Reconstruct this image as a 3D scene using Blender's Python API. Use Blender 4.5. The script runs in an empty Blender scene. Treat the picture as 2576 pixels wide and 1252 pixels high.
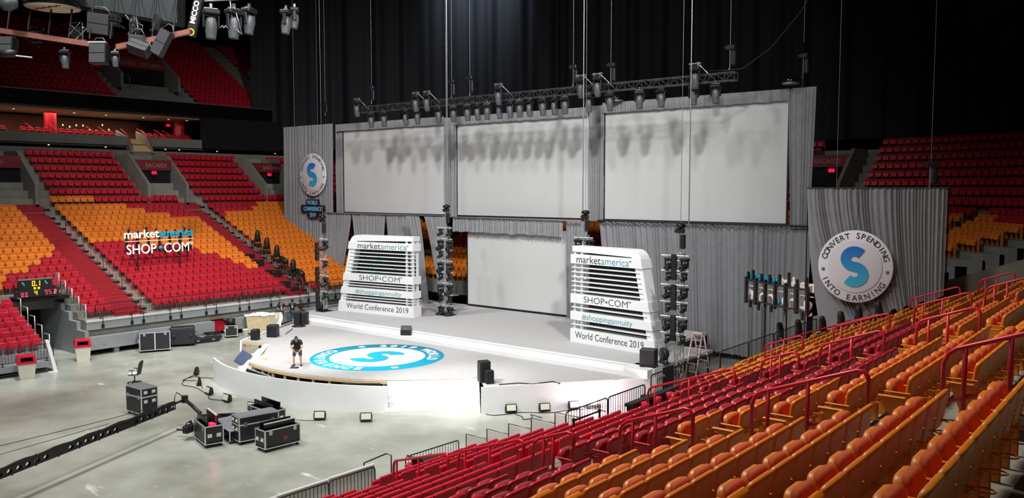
import bpy, math, random
import numpy as np
from mathutils import Vector, Matrix

random.seed(7)
PI = math.pi
SC = bpy.context.scene
COL = SC.collection

# ------------------------------------------------------------------ camera, world, light, exposure
cam_d = bpy.data.cameras.new('camera')
cam = bpy.data.objects.new('camera', cam_d)
COL.objects.link(cam)
cam.location = (0, 0, 10)
cam.rotation_euler = (math.radians(90 - 4.09), 0, math.radians(39.2))
cam_d.sensor_width = 36
cam_d.lens = 29.35
cam_d.clip_end = 400
cam_d.clip_start = 0.05
SC.camera = cam

SC.view_settings.view_transform = 'Standard'
SC.view_settings.look = 'None'
SC.view_settings.gamma = 1
SC.view_settings.use_curve_mapping = False
SC.view_settings.exposure = 0.0

W = bpy.data.worlds.new('world')
SC.world = W
W.use_nodes = True
W.node_tree.nodes['Background'].inputs[0].default_value = (0.75, 0.85, 1, 1)
W.node_tree.nodes['Background'].inputs[1].default_value = 0.022


def area_light(name, loc, target, size, power, col=(1, 1, 1), spread=180):
    d = bpy.data.lights.new(name, 'AREA')
    d.shape = 'DISK'
    d.size = size
    d.energy = power
    d.color = col
    d.spread = math.radians(spread)
    o = bpy.data.objects.new(name, d)
    COL.objects.link(o)
    o.location = loc
    o.rotation_euler = (Vector(target) - Vector(loc)).to_track_quat('-Z', 'Y').to_euler()
    return o


def spot_light(name, loc, target, angle, power, col=(1, 1, 1), blend=0.5, r=0.3):
    d = bpy.data.lights.new(name, 'SPOT')
    d.spot_size = math.radians(angle)
    d.spot_blend = blend
    d.energy = power
    d.color = col
    d.shadow_soft_size = r
    o = bpy.data.objects.new(name, d)
    COL.objects.link(o)
    o.location = loc
    o.rotation_euler = (Vector(target) - Vector(loc)).to_track_quat('-Z', 'Y').to_euler()
    return o


# arena flood lamps up in the roof over the event floor
LW = (1.0, 0.995, 0.975)
area_light('arena_flood', (-35, 6, 36), (-35, 16, 0), 3, 2800, LW, 118)
area_light('arena_flood', (-44, 20, 36), (-46, 26, 0), 3, 3000, LW, 112)
area_light('arena_flood', (-26, 20, 36), (-27, 26, 0), 3, 2300, LW, 112)
# long throw key flood and an added frontal fill, both aimed at the screens
spot_light('end_key_fill', (2, 13, 36), (-51, 45, 2), 54, 78000, LW, 1.0, 1.1)
spot_light('end_key_fill', (-4, -16, 37), (-40, 45, 8), 50, 45000, LW, 0.7, 3.0)  # added soft fill that lifts the screens and weakens the truss shadows
# unseen spots added to push the white stage front toward overexposure
spot_light('stage_boost_spot', (-26, 6, 33), (-36.5, 27.0, 1), 16, 42000, (1, 0.99, 0.97), 0.9, 0.6)
spot_light('stage_boost_spot', (-33, 5, 33), (-26.5, 27.5, 1), 12, 52000, (1, 0.99, 0.97), 0.9, 0.6)
# near stand lamp, and a spot added to brighten the far stand's front rows
area_light('stand_light', (-16, 12, 27), (-8, 16, 4), 4, 2100, (1, 0.95, 0.88), 110)
spot_light('stand_light', (-36, 24, 30), (-54, 28, 3), 50, 16000, (1, 0.97, 0.92), 1.0, 0.8)
# cold roof spot that washes the black drape
spot_light('drape_spot', (-53, 58, 38), (-57, 64.5, 30.5), 62, 16000, (0.72, 0.82, 1), 1.0, 0.4)


# ------------------------------------------------------------------ materials
def lin(c):
    c = c / 255
    return c / 12.92 if c <= 0.04045 else ((c + 0.055) / 1.055) ** 2.4


def S(r, g, b):
    return (lin(r), lin(g), lin(b), 1)


MATS = {}


def mat(name, col, rough=0.5, metal=0.0, noise=0.0, scale=5.0, bump=0.0, emit=None, es=1.0, coat=0.0, alpha=1.0, spec=0.5):
    if name in MATS:
        return MATS[name]
    m = bpy.data.materials.new(name)
    m.use_nodes = True
    nt = m.node_tree
    b = nt.nodes['Principled BSDF']
    b.inputs['Base Color'].default_value = col
    b.inputs['Roughness'].default_value = rough
    b.inputs['Metallic'].default_value = metal
    b.inputs['Specular IOR Level'].default_value = spec
    if coat:
        b.inputs['Coat Weight'].default_value = coat
    if alpha < 1:
        b.inputs['Alpha'].default_value = alpha
    if noise or bump:
        tc = nt.nodes.new('ShaderNodeTexCoord')
        nz = nt.nodes.new('ShaderNodeTexNoise')
        nz.inputs['Scale'].default_value = scale
        nz.inputs['Detail'].default_value = 5
        nt.links.new(tc.outputs['Object'], nz.inputs['Vector'])
        if noise:
            mr = nt.nodes.new('ShaderNodeMapRange')
            mr.inputs['From Min'].default_value = 0.3
            mr.inputs['From Max'].default_value = 0.7
            mr.inputs['To Min'].default_value = 1 - noise
            mr.inputs['To Max'].default_value = 1 + noise * 0.5
            nt.links.new(nz.outputs['Fac'], mr.inputs['Value'])
            vm = nt.nodes.new('ShaderNodeVectorMath')
            vm.operation = 'SCALE'
            vm.inputs[0].default_value = col[:3]
            nt.links.new(mr.outputs['Result'], vm.inputs['Scale'])
            nt.links.new(vm.outputs['Vector'], b.inputs['Base Color'])
        if bump:
            bp = nt.nodes.new('ShaderNodeBump')
            bp.inputs['Strength'].default_value = bump
            nt.links.new(nz.outputs['Fac'], bp.inputs['Height'])
            nt.links.new(bp.outputs['Normal'], b.inputs['Normal'])
    if emit:
        b.inputs['Emission Color'].default_value = emit
        b.inputs['Emission Strength'].default_value = es
    MATS[name] = m
    return m


M = dict(
    orange=mat('orange_plastic', S(226, 128, 24), 0.42, noise=0.06, scale=3),
    orange_pad=mat('orange_fabric', S(206, 92, 48), 0.9, noise=0.1, scale=60),
    red=mat('red_plastic', S(186, 22, 42), 0.42, noise=0.06, scale=3),
    red_pad=mat('red_fabric', S(140, 22, 36), 0.9, noise=0.1, scale=60),
    flat_red=mat('flat_red_vinyl', S(204, 26, 56), 0.45, noise=0.08, scale=6),
    rail_red=mat('red_painted_steel', S(208, 30, 50), 0.35, noise=0.05, scale=9),
    black=mat('black_paint', S(22, 22, 24), 0.5, noise=0.1, scale=8),
    black_gloss=mat('black_gloss', S(14, 14, 16), 0.2, noise=0.1, scale=4),
    dark=mat('dark_steel', S(38, 39, 42), 0.45, 0.3, noise=0.1, scale=8),
    void=mat('black_void', S(6, 6, 8), 0.9, noise=0.1),
    alu=mat('aluminium', S(205, 207, 208), 0.32, 0.9, noise=0.06, scale=20),
    alu_w=mat('bright_aluminium', S(228, 230, 230), 0.4, 0.4, noise=0.05, scale=20),
    truss_dark=mat('dark_truss_steel', S(84, 86, 90), 0.4, 0.6, noise=0.1, scale=10),
    steel=mat('galvanised_steel', S(150, 153, 156), 0.4, 0.7, noise=0.1, scale=10),
    white=mat('white_paint', S(226, 228, 229), 0.45, noise=0.03, scale=2),
    white_sign=mat('white_sign_board', S(232, 235, 236), 0.4, noise=0.03, scale=2),
    carpet=mat('pale_grey_carpet', S(176, 174, 174), 0.95, noise=0.06, scale=2.5, bump=0.05),
    wood=mat('raw_pine', S(206, 180, 140), 0.6, noise=0.15, scale=6),
    arm_wood=mat('pale_wood', S(214, 182, 134), 0.5, noise=0.1, scale=12),
    concrete=mat('stand_concrete', S(134, 132, 122), 0.85, noise=0.18, scale=1.3, bump=0.05),
    concrete_d=mat('grey_concrete_wall', S(120, 120, 112), 0.85, noise=0.15, scale=0.9),
    grey_metal=mat('grey_painted_metal', S(150, 156, 158), 0.5, 0.2, noise=0.08, scale=1.5),
    red_step=mat('red_painted_step', S(150, 22, 36), 0.6, noise=0.15, scale=2),
    screen=mat('projection_fabric', S(196, 198, 198), 0.85, noise=0.03, scale=0.6),
    curtain=mat('grey_drape', S(136, 137, 141), 0.9, noise=0.1, scale=3),
    curtain_b=mat('black_drape', S(20, 23, 29), 0.8, noise=0.2, scale=0.5),
    text_d=mat('charcoal_ink', S(58, 64, 66), 0.5, noise=0.03),
    text_teal=mat('teal_ink', S(84, 150, 160), 0.5, noise=0.03),
    teal=mat('teal_dot', S(30, 150, 130), 0.5, noise=0.03),
    cyan=mat('cyan_ink', S(0, 166, 200), 0.9, noise=0.05, scale=2),
    cyan_l=mat('cyan_letter', S(20, 160, 200), 0.4, noise=0.03),
    navy=mat('navy_board', S(10, 22, 32), 0.5, noise=0.05),
    lightblue=mat('light_blue_ink', S(110, 190, 226), 0.5, noise=0.03),
    disc=mat('white_disc', S(224, 221, 226), 0.45, noise=0.02),
    disc2=mat('pale_disc', S(214, 210, 216), 0.45, noise=0.02),
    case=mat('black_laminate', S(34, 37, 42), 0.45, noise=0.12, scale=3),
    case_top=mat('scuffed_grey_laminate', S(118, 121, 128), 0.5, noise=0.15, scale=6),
    foam=mat('charcoal_foam', S(40, 42, 48), 0.9, noise=0.1, scale=8),
    bin_red=mat('red_bin_lid', S(205, 28, 60), 0.4, noise=0.05),
    bin_w=mat('cream_bin', S(226, 222, 206), 0.5, noise=0.05),
    lamp_face=mat('frosted_lamp_face', S(214, 216, 196), 0.3, noise=0.05),
    grey_head=mat('grey_fixture_plastic', S(84, 88, 92), 0.4, noise=0.1),
    grille=mat('grille_grey', S(66, 68, 72), 0.6, noise=0.1, scale=30),
    lens=mat('dark_lens', S(16, 18, 24), 0.08, spec=0.8, noise=0.05),
    skin=mat('tan_skin', S(196, 140, 112), 0.6, noise=0.06),
    skin_d=mat('brown_skin', S(120, 78, 58), 0.6, noise=0.06),
    shirt=mat('black_tshirt', S(24, 24, 28), 0.9, noise=0.1),
    navyshirt=mat('navy_polo', S(26, 30, 46), 0.9, noise=0.1),
    shorts=mat('dark_grey_shorts', S(70, 68, 68), 0.9, noise=0.1),
    teal_short=mat('slate_shorts', S(56, 72, 82), 0.9, noise=0.1),
    jeans=mat('blue_jeans', S(62, 78, 104), 0.9, noise=0.15),
    hair=mat('dark_hair', S(34, 26, 22), 0.7, noise=0.1),
    cap=mat('grey_beanie', S(78, 76, 76), 0.9, noise=0.1),
    shoe=mat('dark_shoe', S(38, 36, 38), 0.7, noise=0.1),
    badge=mat('white_badge', S(225, 225, 225), 0.5, noise=0.02),
    glass=mat('clear_acrylic', S(220, 225, 225), 0.1, alpha=0.22, noise=0.02),
    cream=mat('cream_disc', S(216, 202, 170), 0.6, noise=0.05),
    brown_beam=mat('red_brown_beam', S(150, 92, 78), 0.6, noise=0.1),
    greyscreen=mat('dead_screen_grey', S(86, 92, 94), 0.4, noise=0.04),
    bluecloth=mat('blue_print', S(8, 44, 84), 0.4, noise=0.5, scale=3),
    paper=mat('paper_white', S(230, 230, 226), 0.8, noise=0.04),
    card=mat('cardboard', S(206, 188, 150), 0.8, noise=0.15, scale=4),
    pink_alu=mat('pinkish_aluminium', S(214, 186, 188), 0.4, 0.3, noise=0.1),
    brown=mat('brown_club_wall', S(92, 46, 30), 0.6, noise=0.2, scale=2),
    beige=mat('beige_ceiling', S(180, 150, 120), 0.7, noise=0.05),
    yellow=mat('yellow_marker', S(226, 226, 40), 0.6, noise=0.05),
    seat_grey=mat('grey_plastic', S(96, 108, 112), 0.4, noise=0.05),
    led_red=mat('red_led', S(255, 40, 70), 0.5, emit=S(255, 30, 70), es=1.6),
    led_redw=mat('red_digit_led', S(255, 120, 140), 0.5, emit=S(255, 90, 110), es=2.2),
    led_amb=mat('amber_digit_led', S(255, 190, 0), 0.5, emit=S(255, 190, 0), es=1.6),
    exit_red=mat('exit_sign_glow', S(255, 20, 60), 0.5, emit=S(255, 10, 60), es=0.9),
    tv_blue=mat('bar_screen_glow', S(110, 150, 220), 0.5, emit=S(110, 150, 220), es=0.45),
    warm_lamp=mat('warm_lamp_glow', S(255, 220, 170), 0.5, emit=S(255, 220, 170), es=1.3),
    door_glow=mat('lit_doorway_panel', S(226, 206, 160), 0.6, emit=S(226, 206, 160), es=0.7),
    flare=mat('uplight_glow', S(255, 235, 240), 0.5, emit=(1, 0.88, 0.92, 1), es=9),
    white_led=mat('white_letter_face', S(245, 240, 236), 0.5, noise=0.02),
    sign_red=mat('red_header_board', S(110, 22, 30), 0.6, noise=0.05),
    sign_txt=mat('pale_header_letter', S(150, 105, 105), 0.6, noise=0.05),
)

# polished concrete of the event floor: clouds of stain and pale scuffs
mf = bpy.data.materials.new('polished_concrete')
mf.use_nodes = True
nt = mf.node_tree
b = nt.nodes['Principled BSDF']
tc = nt.nodes.new('ShaderNodeTexCoord')
n1 = nt.nodes.new('ShaderNodeTexNoise')
n1.inputs['Scale'].default_value = 0.22
n1.inputs['Detail'].default_value = 8
n1.inputs['Roughness'].default_value = 0.62
n2 = nt.nodes.new('ShaderNodeTexNoise')
n2.inputs['Scale'].default_value = 0.9
n2.inputs['Detail'].default_value = 6
mp = nt.nodes.new('ShaderNodeMapping')
mp.inputs['Scale'].default_value = (0.5, 1.6, 1)
mp.inputs['Rotation'].default_value = (0, 0, 0.5)
cr = nt.nodes.new('ShaderNodeValToRGB')
cr.color_ramp.elements[0].position = 0.34
cr.color_ramp.elements[0].color = S(134, 137, 124)
cr.color_ramp.elements[1].position = 0.62
cr.color_ramp.elements[1].color = S(178, 182, 173)
cr2 = nt.nodes.new('ShaderNodeValToRGB')
cr2.color_ramp.elements[0].position = 0.66
cr2.color_ramp.elements[0].color = (0, 0, 0, 1)
cr2.color_ramp.elements[1].position = 0.74
cr2.color_ramp.elements[1].color = (1, 1, 1, 1)
mx = nt.nodes.new('ShaderNodeMix')
mx.data_type = 'RGBA'
mx.inputs[7].default_value = S(222, 222, 214)
nt.links.new(tc.outputs['Object'], n1.inputs['Vector'])
nt.links.new(tc.outputs['Object'], mp.inputs['Vector'])
nt.links.new(mp.outputs['Vector'], n2.inputs['Vector'])
nt.links.new(n1.outputs['Fac'], cr.inputs['Fac'])
nt.links.new(n2.outputs['Fac'], cr2.inputs['Fac'])
nt.links.new(cr2.outputs['Color'], mx.inputs[0])
nt.links.new(cr.outputs['Color'], mx.inputs[6])
nt.links.new(mx.outputs[2], b.inputs['Base Color'])
b.inputs['Roughness'].default_value = 0.32
M['floor'] = mf

# printed blue-to-teal fade of the big round logos
mg = bpy.data.materials.new('blue_teal_print')
mg.use_nodes = True
nt = mg.node_tree
b = nt.nodes['Principled BSDF']
tc = nt.nodes.new('ShaderNodeTexCoord')
sp = nt.nodes.new('ShaderNodeSeparateXYZ')
cr = nt.nodes.new('ShaderNodeValToRGB')
cr.color_ramp.elements[0].color = S(52, 172, 196)
cr.color_ramp.elements[1].color = S(24, 104, 196)
nt.links.new(tc.outputs['Generated'], sp.inputs[0])
nt.links.new(sp.outputs['Z'], cr.inputs['Fac'])
nt.links.new(cr.outputs['Color'], b.inputs['Base Color'])
M['logo_blue'] = mg


# ------------------------------------------------------------------ mesh helpers
class MB:
    def __init__(s):
        s.v = []
        s.f = []
        s.mi = []
        s.sm = []
        s.cur = 0

    def add(s, vs, fs, smooth=False):
        o = len(s.v)
        s.v += [tuple(p) for p in vs]
        for f in fs:
            s.f.append([i + o for i in f])
            s.mi.append(s.cur)
            s.sm.append(smooth)
        return s

    def box(s, x0, y0, z0, x1, y1, z1):
        v = [(x0, y0, z0), (x1, y0, z0), (x1, y1, z0), (x0, y1, z0), (x0, y0, z1), (x1, y0, z1), (x1, y1, z1), (x0, y1, z1)]
        return s.add(v, [(0, 3, 2, 1), (4, 5, 6, 7), (0, 1, 5, 4), (1, 2, 6, 5), (2, 3, 7, 6), (3, 0, 4, 7)])

    def hexa(s, v):
        return s.add(v, [(0, 3, 2, 1), (4, 5, 6, 7), (0, 1, 5, 4), (1, 2, 6, 5), (2, 3, 7, 6), (3, 0, 4, 7)])

    def cbox(s, x0, y0, z0, x1, y1, z1, c=0.02, m=None):
        # box with rounded (chamfered) edges
        lo = (x0, y0, z0)
        hi = (x1, y1, z1)
        vs = []
        idx = {}
        for sx in (0, 1):
            for sy in (0, 1):
                for sz in (0, 1):
                    cor = [(lo, hi)[sx][0], (lo, hi)[sy][1], (lo, hi)[sz][2]]
                    sg = [1 if q == 0 else -1 for q in (sx, sy, sz)]
                    for ax in range(3):
                        p = [cor[k] + (0 if k == ax else sg[k] * c) for k in range(3)]
                        idx[(sx, sy, sz, ax)] = len(vs)
                        vs.append(p)
        fs = []
        for ax in range(3):
            a, b_ = (ax + 1) % 3, (ax + 2) % 3
            for sd in (0, 1):
                q = []
                for (i, j) in ((0, 0), (1, 0), (1, 1), (0, 1)):
                    k = [0, 0, 0]
                    k[ax] = sd
                    k[a] = i
                    k[b_] = j
                    q.append(idx[(*k, ax)])
                fs.append(q if sd else q[::-1])
            for i in (0, 1):
                for j in (0, 1):
                    k0 = [0, 0, 0]
                    k0[a] = i
                    k0[b_] = j
                    k1 = list(k0)
                    k1[ax] = 1
                    q = [idx[(*k0, a)], idx[(*k1, a)], idx[(*k1, b_)], idx[(*k0, b_)]]
                    fs.append(q if (i ^ j) else q[::-1])
        for sx in (0, 1):
            for sy in (0, 1):
                for sz in (0, 1):
                    q = [idx[(sx, sy, sz, ax)] for ax in range(3)]
                    fs.append(q if (sx ^ sy ^ sz) else q[::-1])
        if m is not None:
            vs = [m @ Vector(p) for p in vs]
        return s.add(vs, fs)

    def cyl(s, a, b_, r, r2=None, n=8, cap=True, smooth=True):
        a = Vector(a)
        b_ = Vector(b_)
        r2 = r if r2 is None else r2
        d = (b_ - a).normalized()
        u = d.orthogonal().normalized()
        w = d.cross(u)
        vs = []
        for k in range(n):
            t = 2 * PI * k / n
            e = u * math.cos(t) + w * math.sin(t)
            vs += [a + e * r, b_ + e * r2]
        fs = [(2 * k, 2 * ((k + 1) % n), 2 * ((k + 1) % n) + 1, 2 * k + 1) for k in range(n)]
        s.add(vs, fs, smooth)
        if cap:
            s.add([vs[2 * k] for k in range(n)], [tuple(range(n))[::-1]])
            s.add([vs[2 * k + 1] for k in range(n)], [tuple(range(n))])
        return s

    def tube(s, pts, r, n=6, closed=False, rs=None):
        P = [Vector(p) for p in pts]
        N = len(P)
        vs = []
        u = None
        for i, p in enumerate(P):
            if closed:
                d = P[(i + 1) % N] - P[i - 1]
            else:
                d = P[min(i + 1, N - 1)] - P[max(i - 1, 0)]
            d.normalize()
            if u is None:
                u = d.orthogonal().normalized()
            else:
                u = (u - d * u.dot(d))
                if u.length < 1e-6:
                    u = d.orthogonal()
                u.normalize()
            w = d.cross(u)
            rr = rs[i] if rs else r
            for k in range(n):
                t = 2 * PI * k / n
                vs.append(p + (u * math.cos(t) + w * math.sin(t)) * rr)
        fs = []
        for i in range(N if closed else N - 1):
            j = (i + 1) % N
            for k in range(n):
                k2 = (k + 1) % n
                fs.append((i * n + k, i * n + k2, j * n + k2, j * n + k))
        if not closed:
            fs.append(tuple(range(n))[::-1])
            fs.append(tuple((N - 1) * n + k for k in range(n)))
        return s.add(vs, fs, True)

    def prism(s, poly, ax, lo, hi):
        # polygon (2-D) extruded along axis ax ('x','y','z')
        def P(p, t):
            return {'x': (t, p[0], p[1]), 'y': (p[0], t, p[1]), 'z': (p[0], p[1], t)}[ax]
        n = len(poly)
        vs = [P(p, lo) for p in poly] + [P(p, hi) for p in poly]
        fs = [tuple(range(n))[::-1], tuple(range(n, 2 * n))]
        fs += [(k, (k + 1) % n, n + (k + 1) % n, n + k) for k in range(n)]
        return s.add(vs, fs)

    def lathe(s, prof, c=(0, 0, 0), n=16, ax='z'):
        vs = []
        for (r, z) in prof:
            for k in range(n):
                t = 2 * PI * k / n
                p = (r * math.cos(t), r * math.sin(t), z)
                if ax == 'y':
                    p = (p[0], p[2], -p[1])
                if ax == 'x':
                    p = (p[2], p[0], p[1])
                vs.append((p[0] + c[0], p[1] + c[1], p[2] + c[2]))
        fs = []
        for i in range(len(prof) - 1):
            for k in range(n):
                k2 = (k + 1) % n
                fs.append((i * n + k, i * n + k2, (i + 1) * n + k2, (i + 1) * n + k))
        fs.append(tuple(range(n))[::-1])
        fs.append(tuple((len(prof) - 1) * n + k for k in range(n)))
        return s.add(vs, fs, True)

    def grid(s, fn, nu, nv, smooth=True):
        vs = [fn(i / nu, j / nv) for j in range(nv + 1) for i in range(nu + 1)]
        fs = [(j * (nu + 1) + i, j * (nu + 1) + i + 1, (j + 1) * (nu + 1) + i + 1, (j + 1) * (nu + 1) + i) for j in range(nv) for i in range(nu)]
        return s.add(vs, fs, smooth)

    def mesh(s, name, mats):
        me = bpy.data.meshes.new(name)
        me.from_pydata(s.v, [], s.f)
        for m in (mats if isinstance(mats, (list, tuple)) else [mats]):
            me.materials.append(m)
        me.polygons.foreach_set('material_index', s.mi)
        me.polygons.foreach_set('use_smooth', s.sm)
        me.update()
        return me

    def build(s, name, mats, parent=None, loc=None, rot=None):
        o = bpy.data.objects.new(name, s.mesh(name, mats))
        COL.objects.link(o)
        if parent:
            o.parent = parent
        if loc:
            o.location = loc
        if rot:
            o.rotation_euler = rot
        return o


def tag(o, label=None, cat=None, group=None, kind=None):
    if label:
        o['label'] = label
    if cat:
        o['category'] = cat
    if group:
        o['group'] = group
    if kind:
        o['kind'] = kind
    return o


def thing(name, label, cat, loc=(0, 0, 0), rz=0, group=None):
    o = bpy.data.objects.new(name, None)
    COL.objects.link(o)
    o.empty_display_size = 0.2
    o.location = loc
    o.rotation_euler = (0, 0, rz)
    return tag(o, label, cat, group)


def struct(name, mb, mats):
    return tag(mb.build(name, mats), kind='structure')


KIDS = {}


def kids(o):
    if o.name not in KIDS:
        KIDS[o.name] = list(o.children)
    return KIDS[o.name]


def copy_tree(o, parent=None):
    c = o.copy()
    COL.objects.link(c)
    if parent:
        c.parent = parent
    for ch in kids(o):
        copy_tree(ch, c)
    return c


def dup(o, loc, rot=(0, 0, 0), label=None, group=None, scale=None):
    c = copy_tree(o)
    c.location = loc
    c.rotation_euler = rot
    if scale:
        c.scale = (scale,) * 3
    tag(c, label, None, group)
    return c


class Proto:
    """first use hands out the original, later uses copies"""
    def __init__(s, root):
        s.root = root
        kids(root)
        for c in root.children:
            kids(c)
        s.used = False

    def place(s, loc, rot=(0, 0, 0), label=None, group=None, scale=None):
        if not s.used:
            s.used = True
            o = s.root
            o.location = loc
            o.rotation_euler = rot
            if scale:
                o.scale = (scale,) * 3
            return tag(o, label, None, group)
        return dup(s.root, loc, rot, label, group, scale)


ORD = ['zeroth', 'first', 'second', 'third', 'fourth', 'fifth', 'sixth', 'seventh', 'eighth', 'ninth', 'tenth', 'eleventh', 'twelfth',
       'thirteenth', 'fourteenth', 'fifteenth', 'sixteenth', 'seventeenth', 'eighteenth', 'nineteenth', 'twentieth']


def ordw(n):
    return ORD[n] if n <= 20 else 'twenty-' + ORD[n - 20]


# text to geometry (built-in font)
def text_geo(s, size, ext=0.01, off=0.0, space=1.0, sx=1.0):
    cu = bpy.data.curves.new('t', 'FONT')
    cu.body = s
    cu.size = size
    cu.extrude = ext
    cu.offset = off
    cu.space_character = space
    cu.resolution_u = 3
    cu.align_x = 'CENTER'
    ob = bpy.data.objects.new('t', cu)
    me = bpy.data.meshes.new_from_object(ob)
    vs = [(v.co.x * sx, v.co.y, v.co.z) for v in me.vertices]
    fs = [tuple(p.vertices) for p in me.polygons]
    bpy.data.objects.remove(ob)
    bpy.data.curves.remove(cu)
    bpy.data.meshes.remove(me)
    return vs, fs


def put_text(mb, s, size, at, ext=0.01, off=0.0, space=1.0, sx=1.0, align='c', rot=None):
    """text standing in the local XZ plane facing -Y, anchored at `at`"""
    vs, fs = text_geo(s, size, ext, off, space, sx)
    x0 = min(v[0] for v in vs)
    x1 = max(v[0] for v in vs)
    dx = {'c': -(x0 + x1) / 2, 'l': -x0, 'r': -x1}[align]
    out = []
    for v in vs:
        p = Vector((v[0] + dx, -v[2], v[1]))
        if rot:
            p = rot @ p
        out.append(p + Vector(at))
    mb.add(out, fs)
    return x1 - x0


def ring_text(mb, s, size, R, a0, a1, top=True, ext=0.01, off=0.0, y=0.0):
    """letters spread between angles a0..a1 (degrees, clockwise from 12 o'clock), XZ plane facing -Y"""
    n = len(s)
    for i, ch in enumerate(s):
        if ch == ' ':
            continue
        a = math.radians(a0 + (a1 - a0) * i / (n - 1))
        vs, fs = text_geo(ch, size, ext, off)
        x0 = min(v[0] for v in vs)
        x1 = max(v[0] for v in vs)
        out = []
        for v in vs:
            px, pz = v[0] - (x0 + x1) / 2, v[1]
            if top:
                rr = R + pz
                th = a
                X = rr * math.sin(th) + px * math.cos(th)
                Z = rr * math.cos(th) - px * math.sin(th)
            else:
                rr = R - pz
                th = a
                X = rr * math.sin(th) - px * math.cos(th)
                Z = rr * math.cos(th) + px * math.sin(th)
            out.append((X, y - v[2], Z))
        mb.add(out, fs)


def s_glyph(mb, h, th, y0, y1, cx=0, cz=0):
    """heavy letter S drawn with a flat pen, XZ plane"""
    r = (h - th) / 4
    k = 1.12
    pts = []
    for i in range(0, 15):
        t = math.radians(40 + (270 - 40) * i / 14)
        pts.append((k * r * math.cos(t), r + r * math.sin(t)))
    for i in range(1, 15):
        t = math.radians(90 - (90 + 140) * i / 14)
        pts.append((k * r * math.cos(t), -r + r * math.sin(t)))
    L = []
    Rr = []
    for i, p in enumerate(pts):
        a = pts[max(i - 1, 0)]
        c = pts[min(i + 1, len(pts) - 1)]
        d = Vector((c[0] - a[0], c[1] - a[1]))
        d.normalize()
        nx, nz = -d.y, d.x
        L.append((p[0] + nx * th / 2, p[1] + nz * th / 2))
        Rr.append((p[0] - nx * th / 2, p[1] - nz * th / 2))
    n = len(pts)
    vs = []
    for y in (y0, y1):
        vs += [(cx + p[0], y, cz + p[1]) for p in L] + [(cx + p[0], y, cz + p[1]) for p in Rr]
    fs = []
    for i in range(n - 1):
        fs.append((i, i + 1, n + i + 1, n + i))
        fs.append((2 * n + i, 3 * n + i, 3 * n + i + 1, 2 * n + i + 1))
        fs.append((i, 2 * n + i, 2 * n + i + 1, i + 1))
        fs.append((n + i, n + i + 1, 3 * n + i + 1, 3 * n + i))
    fs.append((0, n, 3 * n, 2 * n))
    fs.append((n - 1, 3 * n - 1, 4 * n - 1, 2 * n - 1))
    mb.add(vs, fs)


# ================================================================== SETTING
struct('floor', MB().box(-75, -30, -0.3, 5, 75, 0), M['floor'])
struct('ceiling', MB().box(-110, -40, 44, 60, 95, 44.5), M['void'])
m = MB()
m.box(-96, -40, 0, -95, 95, 44)
struct('wall_left', m, M['void'])
struct('wall_back', MB().box(-96, 94, 0, 60, 95, 44), M['void'])
struct('wall_right', MB().box(40, -40, 0, 41, 95, 44), M['void'])

AP = 0.85                                            # depth of one row in the near stand


def near_x(n):
    return -(7.65 + n) * AP


def near_top(n):                                    # height of the seat tops of row n
    return 10 - (4.65 + 0.372 * n) * AP


SEAT_H = 0.85


def near_z(n):
    return near_top(n) - SEAT_H


# near stand: stepped concrete, row n = 14 at the floor ... -12 at the top
m = MB()
for n in range(12, -14, -1):
    x = near_x(n)
    z = near_z(n)
    m.box(x - 0.55, -12, -0.2 if n > 8 else z - 1.2, x + 0.32, 39 if n < 7 else 18.7, z)
    if n == 7:
        m.box(x - 0.75, 23.3, z - 1.2, x + 0.32, 39, z)
m.box(-13.6, 18.7, 2.45, -12.1, 23.3, 2.7)
struct('floor_right', m, M['concrete'])
m = MB()
for n in range(12, -9, -1):                          # half steps in the aisles
    x = near_x(n)
    z = near_z(n)
    for ya in (11.05, 18.8, 27.0, 34.8):
        if n > 6 and ya < 27:
            continue
        if n > 7:
            continue
        m.box(x - 0.55, ya, z, x - 0.1, ya + 1.1, z + 0.16)
struct('floor_right_aisle', m, M['concrete'])
m = MB()
m.box(-13.5, 23.3, 0, -13.2, 39, 2.0)
m.box(-13.5, 23.1, 0, -5, 23.3, 2.6)
m.box(-17.8, 18.6, -0.1, -12.5, 18.7, 0.9)
struct('wall_right_front', m, M['void'])
m = MB()
m.prism([(-13.6, 1.5), (4, 8.0), (4, 10.6), (-13.6, 4.05)], 'y', 39.0, 39.3)
struct('wall_right_parapet', m, M['concrete_d'])


def left_x(i):
    return -52.2 - 0.88 * i


def left_z(i):
    if i <= 16:
        return 2.12 + 0.37 * i
    return 2.12 + 0.37 * 16 + 0.62 * (i - 16)


m = MB()
for i in range(25):
    x = left_x(i)
    z = left_z(i)
    y0 = 22.4 if i < 4 else 0
    m.box(x - 0.32 if i < 24 else x - 1.6, y0, z - 1.0, x + 0.60, 62, z)
struct('floor_left', m, M['concrete'])
m = MB()
for (ya, yb) in ((24.5, 26.2), (37.3, 38.9), (50.4, 52)):
    for i in range(18):
        x = left_x(i)
        z = left_z(i)
        m.box(x - 0.30, ya - 0.15, z - 0.36, x + 0.62, yb + 0.1, z + 0.03)
        m.box(x - 0.30, ya, z, x + 0.16, yb, z + 0.19)
struct('floor_left_aisle', m, M['red_step'])
m = MB()
for (ya, yb) in ((24.5, 26.2), (37.3, 38.9)):
    for i in range(1, 18):
        x = left_x(i)
        z = left_z(i)
        m.box(x + 0.585, yb + 0.02, z - 0.28, x + 0.63, yb + 0.5, z - 0.12)
struct('trim_1', m, M['black'])

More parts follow.
